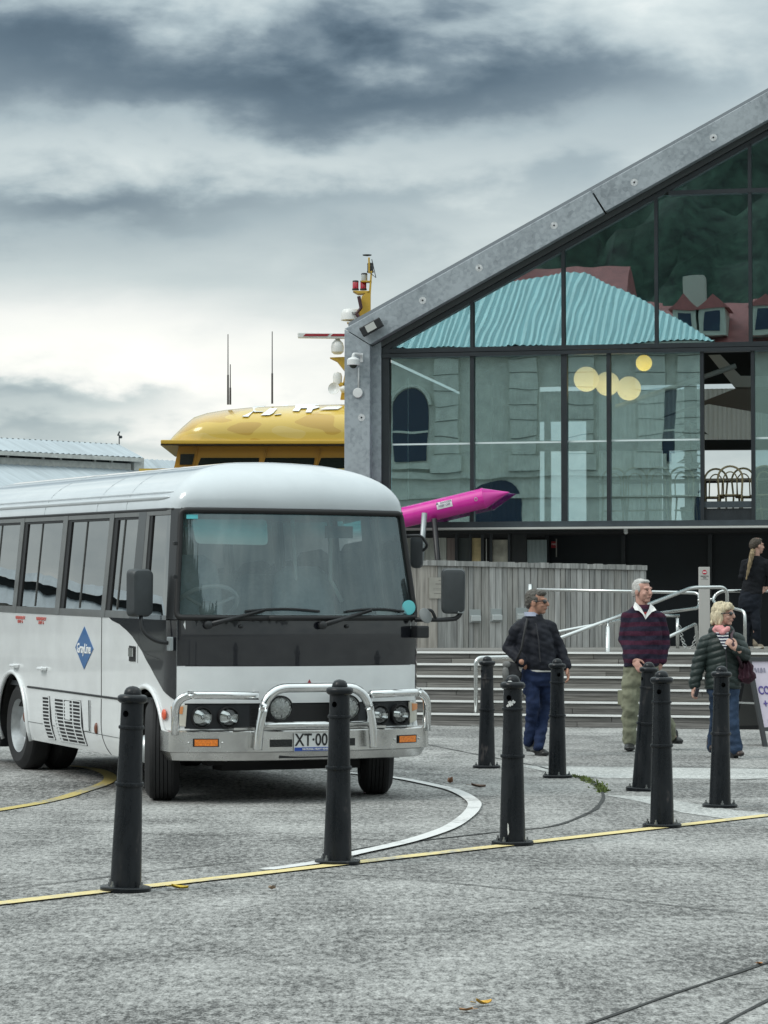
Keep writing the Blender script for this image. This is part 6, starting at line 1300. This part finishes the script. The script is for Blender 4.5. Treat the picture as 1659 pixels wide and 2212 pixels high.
class Person:
    def __init__(s, foot, label, Y=None, z=0., group=None):
        s.Y = gnd(*foot).y if Y is None else Y; p = at(foot[0], foot[1], s.Y); s.o = Vector((p.x, s.Y, z)); s.k = s.Y / FPX
        s.root = thing('person', s.o, label, 'person', group); s.body = MB()
    def J(s, x, y, d=0.): return at(x, y, s.Y + d) - s.o
    def limb(s, mb, *seg):                          # (x, y, d, r) joints
        q = [(s.J(a[0], a[1], a[2]), a[3]) for a in seg]
        for (p, r), (p2, r2) in zip(q, q[1:]): mb.cap(p, r, p2, r2)
    def torso(s, mb, secs, yaw=0.): mb.loft([(s.J(x, y, d), hw, hd, yaw) for x, y, d, hw, hd in secs], 24)
    def head(s, x, y, phi, neck, hgt=.235, d=0., tilt=0., wide=1., jaw=1.):
        f = Vector((math.sin(phi), -math.cos(phi), 0)); xr = Vector((-math.cos(phi), -math.sin(phi), 0)); M3 = Matrix((xr, f, Vector((0, 0, 1)))).transposed() @ Matrix.Rotation(tilt, 3, 'X'); k = hgt / .235
        c = s.J(x, y, d); M4 = Matrix.Translation(c) @ M3.to_4x4() @ Matrix.Scale(k, 4); s.hm = M4; b = s.body; s.hm3 = M3 * k
        def e(p, r): b.ell(M4 @ Vector(p), [q for q in r], 18, 12, M3 * k)
        e((0, -.018, .032), (.074 * wide, .094, .086)); e((0, .028, -.03), (.061 * wide, .070, .082 * jaw)); e((0, .060, -.090), (.032 * wide, .030, .024)); e((0, .076, .028), (.054, .022, .017)); e((0, .082, -.008), (.045, .018, .022)); e((0, .086, -.058), (.026, .018, .016))
        for sg in (-1, 1): e((sg * .075 * wide, -.006, -.012), (.011, .024, .033)); e((sg * .036, .064, -.030), (.024, .024, .022))
        b.cap(M4 @ Vector((0, .095, .018)), .010 * k, M4 @ Vector((0, .113, -.024)), .0165 * k); e((0, .100, -.027), (.019, .014, .010))
        b.cap(M4 @ Vector((0, -.02, -.06)), .055 * k, s.J(*neck), .062)
        ey = MB()
        for sg in (-1, 1): ey.ell(M4 @ Vector((sg * .030, .092, .008)), (.010, .006, .0055), 8, 6, M3 * k)
        ey.build('eyes', mat('dark_eye', (.03, .025, .02), .2), s.root, smooth=0)
        MB().ell(M4 @ Vector((0, .1005, -.058)), (.021, .006, .006), 10, 6, M3 * k).build('lips', mat('lip', (.36, .15, .13), .5), s.root, smooth=0)
    def hp(s, p): return s.hm @ Vector(p)
    def hair(s, m, els, voxel=.006, post=None, sm=2):
        mb = MB()
        for p, r in els: mb.ell(s.hp(p), r, 18, 12, s.hm3)
        return remesh(mb, 'hair', voxel, m, s.root, sm, post)
    def hand(s, wrist, tip, palm_n, thumb, curl=.5, size=1.):
        w, t = s.J(*wrist), s.J(*tip); d = (t - w).normalized(); n = Vector(palm_n); n = (n - d * n.dot(d)).normalized(); l = d.cross(n); l = l if l.dot(Vector(thumb)) > 0 else -l; b = s.body
        b.cap(w - d * .03, .028, w + d * .02, .030); b.loft
        M3 = Matrix((l, n, d)).transposed(); b.ell(w + d * .052 * size, (.040 * size, .017 * size, .056 * size), 16, 10, M3)
        for i, (lx, ln, r) in enumerate(((.029, .072, .0095), (.010, .080, .0098), (-.010, .074, .0094), (-.028, .060, .0085))):
            p = w + d * .092 * size + l * lx * size; a = 0.
            for seg, fr in enumerate((.45, .32, .23)):
                a += curl * (.55 + .35 * seg); q = p + (d * math.cos(a) + n * math.sin(a)) * ln * fr * size; b.cap(p, r * (1 - .08 * seg), q, r * (.93 - .08 * seg)); p = q
        p = w + d * .03 * size + l * .032 * size; q = p + (d * .65 + l * .6 + n * .35).normalized() * .042 * size; b.cap(p, .0125, q, .011); b.cap(q, .011, q + (d * .9 + l * .15 + n * .4).normalized() * .032 * size, .0095)
    def finish(s, m, voxel=.0052): return remesh(s.body, 'body', voxel, m, s.root, 3)
    def shoe(s, heel, toe, m, w=.048, h=.075, sole=None, heelh=0.):
        a, b = s.J(*heel), s.J(*toe); a.z = max(a.z, .0); d = b - a; yw = math.atan2(d.y, d.x); L_ = d.length; mb = MB(); M3 = Matrix.Rotation(yw, 3, 'Z'); mid = lambda t, z: a.lerp(b, t) + Vector((0, 0, z))
        mb.ell(mid(.18, h * .55), (.055, w * .86, h * .62), 16, 10, M3); mb.ell(mid(.55, h * .40), (L_ * .40, w * .95, h * .46), 16, 10, M3); mb.ell(mid(.83, h * .30), (L_ * .23, w, h * .36), 16, 10, M3); mb.cap(mid(.15, h * .6), .05, mid(.14, h * 1.35), .047)
        o = remesh(mb, 'shoe', .007, m, s.root, 2, lambda p, n: 0.)
        sl = MB(); N = 18; P = []
        for k in range(N):
            t = 2 * math.pi * k / N; ww = w * (1.0 if math.cos(t) > 0 else .85); P.append(mid(.5, 0) + M3 @ Vector((L_ * .56 * math.cos(t), ww * math.sin(t), -.002)))
        sl.prism(P, (0, 0, .022)).build('sole', sole or M_rubber, o)
        if heelh: MB().box((-.03, -.028, -heelh), (.03, .028, .02), Matrix.Translation(mid(.1, 0)) @ M3.to_4x4()).build('heel', sole or M_rubber, o)
        return o
def wrinkle(a, sc, seed=0, zs=1.8):
    return lambda p, n: a * (mnoise.noise(Vector((p.x * sc, p.y * sc, p.z * sc * zs + seed))) + .5 * mnoise.noise(Vector((p.x * sc * 2.3, p.y * sc * 2.3, p.z * sc * 2.6 + seed + 9))))
SK1 = skin('tanned_skin', (.40, .21, .145)); SK2 = skin('pink_skin', (.47, .265, .21)); SK3 = skin('fair_skin', (.50, .30, .235))
def glasses(P, wrap=1.0, m=None):
    m = m or mat('sunglass_lens', (.006, .006, .008), .08, coat=.6); mb = MB()
    for sg in (-1, 1):
        mb.ell(P.hp((sg * .032, .094, .006)), (.030, .012, .020), 14, 8, P.hm3 @ Matrix.Rotation(-sg * .28 * wrap, 3, 'Z'))
        mb.tube([P.hp((sg * .055, .086, .012)), P.hp((sg * .076, .04, .010)), P.hp((sg * .082, -.012, .006))], .0058, 6)
    mb.tube([P.hp((-.012, .104, .012)), P.hp((.012, .104, .012))], .005, 6); mb.build('sunglasses', m, P.root, smooth=0)
# --- man in the dark quilted jacket
P = Person((1160, 1632), 'grey haired man in sunglasses, dark quilted jacket and blue jeans walking past the bollards')
P.head(1159.5, 1301, R(68), (1150, 1342, .01), .238, wide=1.03)
P.limb(P.body, (1151, 1356, .02, .08), (1158, 1400, .02, .11), (1160, 1460, .02, .11)); P.limb(P.body, (1148, 1472, .0, .065), (1152, 1520, -.085, .038), (1142, 1602, .0, .032)); P.limb(P.body, (1175, 1474, .035, .065), (1178, 1522, .06, .038), (1164, 1612, -.1, .032))
P.limb(P.body, (1122, 1362, .01, .035), (1103, 1398, .06, .035), (1131, 1434, -.10, .035)); P.limb(P.body, (1182, 1360, .02, .035), (1206, 1396, .05, .035), (1223, 1440, -.02, .035))
P.hand((1223, 1441, -.02), (1228, 1464, -.05), (-1, -.2, 0), (0, -1, .2), .45); P.hand((1130, 1433, -.12), (1140, 1443, -.06), (0, 1, 0), (.3, 0, 1), .3, .9)
P.finish(SK1)
M_jk = cloth('navy_black_quilted_nylon', (.010, .0115, .018), .3, 10, 16, .006, .65)
jk = MB(); P.torso(jk, [(1154, 1327, .02, .078, .085), (1152, 1335, .02, .105, .10), (1151, 1346, .02, .15, .115), (1151, 1364, .01, .178, .135), (1155, 1388, .0, .19, .145), (1160, 1410, -.01, .185, .150), (1164, 1432, -.01, .172, .145), (1166, 1447, -.01, .158, .135)], R(-18))
P.limb(jk, (1120, 1359, .0, .078), (1102, 1399, .07, .068), (1129, 1431, -.10, .054)); P.limb(jk, (1185, 1357, .02, .076), (1206, 1397, .05, .066), (1222, 1437, -.02, .052)); P.limb(jk, (1122, 1357, .0, .075), (1150, 1346, .02, .085)); P.limb(jk, (1183, 1355, .02, .073), (1152, 1346, .02, .085))
def quilt(p, n): return .0035 * abs(math.sin((p.z + .35 * p.x) * math.pi / .06)) + wrinkle(.016, 8, 3, 1.2)(p, n)
remesh(jk, 'jacket', .0075, M_jk, P.root, 3, quilt)
zp = MB(); zp.tube([P.J(1157, 1346, -.155), P.J(1163, 1380, -.17), P.J(1167, 1430, -.175)], .006, 6); zp.build('zip', mat('dark_zip', (.03, .03, .035), .4), P.root)
co = MB(); co.loft([(P.J(1150, 1331, .0), .075, .082, R(-18)), (P.J(1147, 1322, .02), .070, .078, R(-18))]); co.build('collar', mat('pale_blue_lining', (.32, .35, .45), .8), P.root, smooth=40)
M_jean = cloth('blue_denim', (.011, .021, .058), .35, 9, 60, .002); tr = MB(); P.torso(tr, [(1162, 1442, .0, .155, .125), (1160, 1452, .0, .163, .13), (1160, 1470, .01, .168, .135), (1161, 1482, .01, .14, .12)], R(-12))
P.limb(tr, (1146, 1474, -.01, .090), (1152, 1521, -.09, .066), (1147, 1560, -.03, .058), (1141, 1603, .0, .054)); P.limb(tr, (1177, 1474, .03, .088), (1178, 1522, .06, .064), (1171, 1565, .0, .057), (1164, 1612, -.1, .052))
remesh(tr, 'jeans', .0075, M_jean, P.root, 3, wrinkle(.013, 9, 5, 2.2)); sh = MB(); sh.loft([(P.J(1165, 1447, -.01), .155, .133, R(-15)), (P.J(1166, 1451, -.01), .150, .13, R(-15))]); sh.build('shirt_hem', mat('white_shirt', (.6, .6, .58), .9), P.root, smooth=40)
M_blk = mat('black_shoe_leather', (.014, .014, .014), .45, ns=18, na=.3); M_dsh = mat('grey_shoe', (.075, .08, .08), .6, ns=18, na=.3)
P.shoe((1141, 1620, .10), (1158, 1626, -.06), M_dsh); P.shoe((1158, 1629, -.02), (1181, 1633, -.16), M_blk)
P.hair(mat('grey_brown_hair', (.085, .078, .068), .7, ns=50, na=.45, bs=70, bd=.01), [((0, -.030, .048), (.079, .092, .082)), ((0, -.075, -.005), (.068, .045, .062)), ((0, .045, .088), (.062, .050, .034)), ((-.062, -.01, .025), (.018, .045, .045)), ((.062, -.01, .025), (.018, .045, .045))], post=wrinkle(.006, 40, 1, 1))
glasses(P); m1 = P
bag = thing('shoulder_bag', P.o + P.J(1104, 1452, -.12), 'grey and black shoulder bag hanging at the hip of the man in sunglasses', 'bag'); bo_ = P.J(1104, 1452, -.12)
b1 = MB(); b1.ell((0, 0, 0), (.088, .06, .105)); b1.ell((.03, .0, -.03), (.08, .055, .08)); remesh(b1, 'bag_body', .008, cloth('black_bag_nylon', (.018, .018, .02), .3, 10, 20, .004, .6), bag, 3, wrinkle(.008, 12)); MB().ell((-.055, -.045, -.015), (.035, .03, .075), 12, 8).build('side_pocket', mat('grey_bag_fabric', (.16, .16, .155), .8, ns=20, na=.3), bag, smooth=0); MB().ell((-.045, -.04, .075), (.04, .03, .035), 12, 8).build('top_flap', mat('grey_bag_fabric', (.16, .16, .155), .8, ns=20, na=.3), bag, smooth=0)
MB().tube([P.J(1112, 1436, -.10) - bo_, P.J(1127, 1400, -.165) - bo_, P.J(1134, 1360, -.155) - bo_, P.J(1139, 1337, -.09) - bo_], .012, 6).build('strap', mat('black_strap', (.02, .02, .022), .7), bag, smooth=0)
# --- man in the striped jumper
P = Person((1386, 1622), 'white haired man in a maroon and navy striped jumper with one hand pocketed')
P.head(1388, 1277, R(40), (1387, 1318, .01), .245, wide=1.0)
P.limb(P.body, (1388, 1334, .02, .08), (1388, 1380, .02, .11), (1386, 1445, .02, .11)); P.limb(P.body, (1367, 1462, .0, .08), (1363, 1521, -.05, .06), (1360, 1603, -.05, .045)); P.limb(P.body, (1409, 1462, .04, .08), (1424, 1521, .10, .06), (1452, 1592, .36, .045))
P.limb(P.body, (1360, 1338, .0, .035), (1349, 1382, .03, .035), (1369, 1424, -.14, .036)); P.limb(P.body, (1420, 1338, .02, .035), (1435, 1380, .05, .035), (1428, 1428, -.06, .036))
P.hand((1369, 1424, -.14), (1383, 1447, -.22), (.3, .7, -.2), (.7, 0, .5), .35); P.hand((1428, 1429, -.06), (1420, 1444, -.06), (0, 1, 0), (-.6, 0, .6), .3); P.finish(SK2)
M_jum = striped('striped_knit', (.052, .015, .032), (.022, .019, .036), .092, .18)
jm = MB(); P.torso(jm, [(1388, 1306, .02, .080, .085), (1388, 1313, .02, .11, .10), (1389, 1323, .02, .152, .115), (1389, 1342, .01, .182, .135), (1389, 1370, .0, .195, .145), (1388, 1400, -.01, .195, .150), (1387, 1425, -.01, .195, .15), (1386, 1440, -.01, .185, .145)], R(-8))
P.limb(jm, (1357, 1334, .0, .072), (1349, 1382, .03, .066), (1367, 1421, -.13, .052)); P.limb(jm, (1423, 1335, .02, .072), (1435, 1380, .05, .066), (1429, 1427, -.05, .052)); P.limb(jm, (1360, 1332, .0, .070), (1388, 1322, .02, .082)); P.limb(jm, (1420, 1333, .0, .070), (1388, 1322, .02, .082))
remesh(jm, 'jumper', .0075, M_jum, P.root, 3, wrinkle(.014, 8, 2, 1.6))
cl = MB(); M_wc = mat('white_collar', (.70, .70, .69), .8)
for pts in ([(1372, 1300, .03), (1368, 1311, -.02), (1372, 1318, -.09), (1380, 1319, -.11), (1388, 1326, -.135), (1395, 1338, -.15), (1393, 1328, -.145), (1385, 1313, -.11), (1377, 1304, -.05)], [(1404, 1303, .0), (1413, 1311, -.02), (1418, 1318, -.07), (1408, 1322, -.10), (1400, 1331, -.14), (1394.5, 1338, -.15), (1394, 1330, -.145), (1402, 1316, -.11), (1404, 1308, -.05)]):
    q = [P.J(x, y, d - .03) for x, y, d in pts]; cl.prism(q, (0, .018, 0))
cl.build('collar', M_wc, P.root); MB().prism([P.J(1390, 1322, -.115), P.J(1398, 1322, -.115), P.J(1394, 1329, -.14)], (0, .012, 0)).build('undershirt', mat('red_undershirt', (.28, .02, .02), .9), P.root)
M_kh = cloth('khaki_cotton', (.185, .19, .135), .22, 9, 40, .003); tr = MB(); P.torso(tr, [(1387, 1432, .0, .178, .14), (1386, 1448, .0, .185, .145), (1387, 1466, .01, .185, .145), (1388, 1478, .01, .15, .13)], R(-5))
P.limb(tr, (1366, 1468, -.01, .108), (1362, 1521, -.05, .088), (1361, 1562, -.04, .080), (1360, 1600, -.05, .072)); P.limb(tr, (1408, 1468, .03, .105), (1424, 1521, .10, .086), (1438, 1560, .24, .076), (1450, 1588, .34, .068))
remesh(tr, 'trousers', .0075, M_kh, P.root, 3, wrinkle(.020, 9, 8, 1.5)); MB().box((-.07, -.012, -.075), (.05, .012, .075), Matrix.Translation(P.J(1346, 1507, -.05)) @ Matrix.Rotation(R(-50), 4, 'Z')).build('cargo_pocket', M_kh, P.root, bevel=.01)
P.shoe((1360, 1614, .06), (1360, 1623, -.20), M_blk, .056, .08); s_ = P.shoe((1453, 1606, .42), (1470, 1606, .30), M_blk, .05, .08)
P.hair(mat('white_hair', (.46, .45, .43), .7, ns=50, na=.3, bs=70, bd=.01), [((0, -.030, .044), (.078, .090, .080)), ((0, -.075, -.01), (.066, .042, .058)), ((-.064, -.012, .02), (.017, .045, .045)), ((.064, -.012, .02), (.017, .045, .045)), ((0, .030, .092), (.055, .045, .022))], post=wrinkle(.004, 40, 1, 1)); m2 = P
# --- blonde woman in the puffer jacket
P = Person((1575, 1638), 'blonde woman in sunglasses, dark green puffer jacket and pink scarf carrying a maroon bag')
P.head(1562.5, 1327, R(62), (1556, 1364, .01), .225, wide=.95, jaw=.95)
P.limb(P.body, (1559, 1385, .02, .07), (1560, 1430, .02, .095), (1562, 1490, .02, .10)); P.limb(P.body, (1550, 1498, .03, .07), (1549, 1552, .10, .05), (1539, 1614, .28, .04)); P.limb(P.body, (1577, 1498, .0, .07), (1581, 1553, -.04, .05), (1589, 1618, -.04, .04))
P.limb(P.body, (1529, 1392, .02, .03), (1511, 1428, .03, .032), (1499, 1481, -.03, .032)); P.limb(P.body, (1589, 1386, .02, .03), (1607, 1414, -.08, .032), (1590, 1401, -.24, .032))
P.hand((1499, 1480, -.03), (1496, 1500, -.05), (1, .2, 0), (.2, -1, 0), .7, .92); P.hand((1591, 1402, -.24), (1580, 1392, -.25), (0, 1, -.2), (-.2, 0, 1), 1.05, .92); P.finish(SK3)
M_puf = cloth('dark_green_puffer_nylon', (.020, .030, .028), .2, 10, 30, .003, .42)
pj = MB(); P.torso(pj, [(1560, 1352, .02, .085, .085), (1559, 1360, .02, .115, .095), (1559, 1374, .02, .142, .11), (1560, 1395, .01, .168, .13), (1561, 1420, .0, .16, .13), (1561, 1442, .0, .158, .13), (1561, 1465, .0, .166, .138), (1561, 1486, .0, .170, .142)], R(-15))
P.limb(pj, (1526, 1389, .02, .068), (1511, 1428, .03, .064), (1500, 1478, -.03, .048)); P.limb(pj, (1592, 1383, .02, .068), (1607, 1414, -.08, .062), (1592, 1403, -.22, .046)); P.limb(pj, (1529, 1387, .02, .066), (1558, 1373, .02, .075)); P.limb(pj, (1589, 1381, .02, .064), (1560, 1373, .02, .075))
def puff(p, n): return .011 * abs(math.sin((p.z + .30 * abs(p.x + .045)) * math.pi / .062)) ** .7 + wrinkle(.006, 9, 4)(p, n)
remesh(pj, 'puffer_jacket', .007, M_puf, P.root, 3, puff)
MB().tube([P.J(1568, 1404, -.158), P.J(1570, 1440, -.165), P.J(1570, 1484, -.172)], .006, 6).build('zip', mat('dark_zip', (.03, .03, .035), .4), P.root)
tp = MB(); q = [(1546, 1366, -.11), (1574, 1366, -.125), (1573, 1385, -.155), (1567, 1404, -.168), (1557, 1388, -.150)]; tp.prism([P.J(x, y, d - .012) for x, y, d in q], (0, .03, 0)); tp.build('striped_top', striped('striped_cotton', (.014, .018, .05), (.62, .63, .64), .030, .1), P.root)
sc = MB(); sc.loft([(P.J(1558, 1367, -.035), .078, .08, R(-15)), (P.J(1558, 1361, -.03), .086, .088, R(-15)), (P.J(1557, 1355, -.01), .078, .08, R(-15)), (P.J(1557, 1350, -.01), .06, .06, R(-15))]); sc.cap(P.J(1549, 1357, -.10), .026, P.J(1562, 1366, -.135), .028); sc.cap(P.J(1572, 1358, -.12), .026, P.J(1562, 1366, -.135), .026); remesh(sc, 'scarf', .007, cloth('pink_scarf', (.66, .30, .30), .12, 20, 30, .004), P.root, 2, wrinkle(.008, 14))
tr = MB(); P.torso(tr, [(1562, 1476, .0, .155, .13), (1562, 1494, .01, .16, .135), (1563, 1506, .01, .13, .12)], R(-12)); P.limb(tr, (1550, 1500, .03, .088), (1549, 1552, .10, .068), (1544, 1585, .20, .062), (1539, 1614, .28, .058)); P.limb(tr, (1577, 1500, .0, .088), (1581, 1553, -.04, .068), (1585, 1590, -.03, .064), (1590, 1616, -.04, .066))
remesh(tr, 'jeans', .0075, cloth('faded_denim', (.030, .052, .095), .3, 9, 60, .002), P.root, 3, wrinkle(.010, 10, 5, 2)); M_bt = mat('brown_boot_leather', (.055, .036, .030), .4, ns=15, na=.3)
P.shoe((1584, 1629, .02), (1603, 1634, -.10), M_bt, .042, .075, None, .035); P.shoe((1536, 1622, .32), (1543, 1620, .16), M_bt, .042, .075)
def flick(p, n): return .010 * mnoise.noise(Vector((p.x * 55, p.y * 55, p.z * 12))) + .004 * mnoise.noise(Vector((p.x * 120, p.y * 120, p.z * 20)))
P.hair(mat('blonde_hair', (.56, .48, .33), .6, ns=45, na=.35, bs=60, bd=.012, stretch=(1, 1, .3)), [((0, -.030, .045), (.084, .096, .086)), ((0, -.078, -.03), (.080, .052, .085)), ((0, .050, .085), (.064, .050, .036)), ((-.070, -.030, -.035), (.026, .055, .080)), ((.070, -.030, -.035), (.026, .055, .080)), ((0, -.095, -.075), (.070, .036, .040)), ((.045, .066, .066), (.030, .030, .030)), ((-.045, .066, .066), (.030, .030, .030))], .005, flick, 1)
glasses(P, .6); ph = MB().box((-.018, -.07, -.035), (.018, .01, .05), Matrix.Translation(P.J(1503, 1497, -.09)) @ Matrix.Rotation(R(15), 4, 'Y')); po = ph.build('phone', mat('dark_phone', (.012, .012, .018), .2), None, bevel=.006); po.data.transform(Matrix.Translation(-P.J(1503, 1497, -.09))); po.location = P.o + P.J(1503, 1497, -.09); tag(po, 'small dark phone held in the lowered hand of the blonde woman', 'phone')
bo_ = P.J(1610, 1452, -.05); hb = thing('handbag', P.o + bo_, 'slouchy maroon handbag hanging from the shoulder strap of the blonde woman', 'bag'); b1 = MB(); b1.ell((0, 0, .01), (.075, .06, .10)); b1.ell((.01, 0, -.045), (.095, .07, .065)); remesh(b1, 'bag_body', .007, cloth('maroon_bag', (.040, .012, .022), .3, 14, 25, .006, .6), hb, 2, lambda p, n: .012 * math.sin(math.atan2(p.y, p.x) * 9) * (p.z > -.06) + wrinkle(.008, 16)(p, n))
MB().tube([P.J(1603, 1441, -.10) - bo_, P.J(1592, 1412, -.22) - bo_, P.J(1583, 1392, -.265) - bo_, P.J(1580, 1372, -.16) - bo_, P.J(1584, 1363, -.03) - bo_], .014, 6).build('strap', mat('maroon_strap', (.045, .02, .03), .6), hb, smooth=0)
# --- woman with a ponytail on the deck, seen from behind
P = Person((1636, 1402), 'woman with a long ponytail in black clothes walking away across the deck', Y=40.4, z=DTOP)
P.head(1635.5, 1179, R(118), (1632, 1203, .0), .232, wide=.96)
P.limb(P.body, (1633, 1210, .0, .085), (1628, 1260, .0, .09), (1621, 1300, .0, .10)); P.limb(P.body, (1626, 1312, .0, .07), (1634, 1352, -.05, .05), (1634, 1390, .0, .04)); P.limb(P.body, (1614, 1312, .04, .07), (1616, 1352, .06, .05), (1609, 1396, .0, .04)); P.limb(P.body, (1609, 1216, .0, .045), (1603, 1246, .0, .038), (1618, 1262, .16, .03)); P.limb(P.body, (1657, 1216, .0, .045), (1664, 1248, .0, .038), (1656, 1270, .02, .03)); P.hand((1656, 1270, .02), (1648, 1276, .0), (0, 1, 0), (0, 0, 1), .5, .9); P.finish(SK3, .006)
M_bk = cloth('black_knit', (.008, .009, .012), .3, 12, 40, .004); tk = MB(); P.torso(tk, [(1633, 1201, .0, .07, .075), (1633, 1207, .0, .13, .09), (1633, 1216, .0, .175, .10), (1632, 1232, .0, .172, .115), (1628, 1256, .0, .158, .115), (1624, 1274, .0, .160, .12), (1623, 1284, .0, .166, .125)], R(15)); P.limb(tk, (1610, 1217, .0, .066), (1603, 1246, .0, .055), (1616, 1261, .14, .042)); P.limb(tk, (1656, 1217, .0, .066), (1664, 1248, .0, .055), (1658, 1267, .02, .042)); remesh(tk, 'jumper', .0085, M_bk, P.root, 3, wrinkle(.010, 9, 6))
tr = MB(); P.torso(tr, [(1623, 1276, .0, .158, .12), (1620, 1298, .0, .178, .135), (1620, 1312, .01, .172, .13), (1621, 1322, .01, .13, .11)], R(15)); P.limb(tr, (1628, 1314, .0, .092), (1635, 1352, -.05, .068), (1636, 1386, .0, .052)); P.limb(tr, (1612, 1314, .04, .095), (1616, 1352, .06, .068), (1609, 1396, .0, .052)); remesh(tr, 'trousers', .0085, cloth('dark_denim', (.010, .013, .020), .3, 10, 50, .002), P.root, 3, wrinkle(.010, 9, 7))
M_bg = mat('beige_trainer', (.24, .20, .15), .7, ns=20, na=.3); P.shoe((1630, 1396, .0), (1650, 1403, -.02), M_bg, .045, .07, mat('white_sole', (.6, .58, .52), .7)); P.shoe((1604, 1402, .06), (1620, 1405, .06), M_bg, .045, .07, mat('white_sole', (.6, .58, .52), .7))
M_bh = mat('light_brown_hair', (.050, .038, .027), .65, ns=40, na=.4, bs=60, bd=.01); P.hair(M_bh, [((0, -.028, .036), (.079, .093, .083)), ((0, -.085, .01), (.062, .045, .07)), ((0, .03, .085), (.06, .05, .032))], .006, wrinkle(.005, 45)); pt_ = MB(); q = [P.J(1627, 1190, -.06), P.J(1624, 1198, -.12), P.J(1620, 1215, -.15), P.J(1616, 1235, -.155), P.J(1612, 1252, -.15)]
for a, b, r, r2 in zip(q, q[1:], (.036, .036, .030, .022), (.036, .030, .022, .008)): pt_.cap(a, r, b, r2)
remesh(pt_, 'ponytail', .006, mat('pale_brown_hair', (.21, .155, .085), .6, ns=40, na=.4, bs=60, bd=.01, stretch=(1, 1, .2)), P.root, 1, lambda p, n: .012 * mnoise.noise(Vector((p.x * 60, p.y * 60, p.z * 14)))); MB().ell(P.J(1626, 1194, -.10), (.034, .034, .02)).build('hair_tie', mat('dark_maroon_cable', (.05, .015, .02), .6), P.root, smooth=0)  # ponytail is a paler brown than the hair on the head
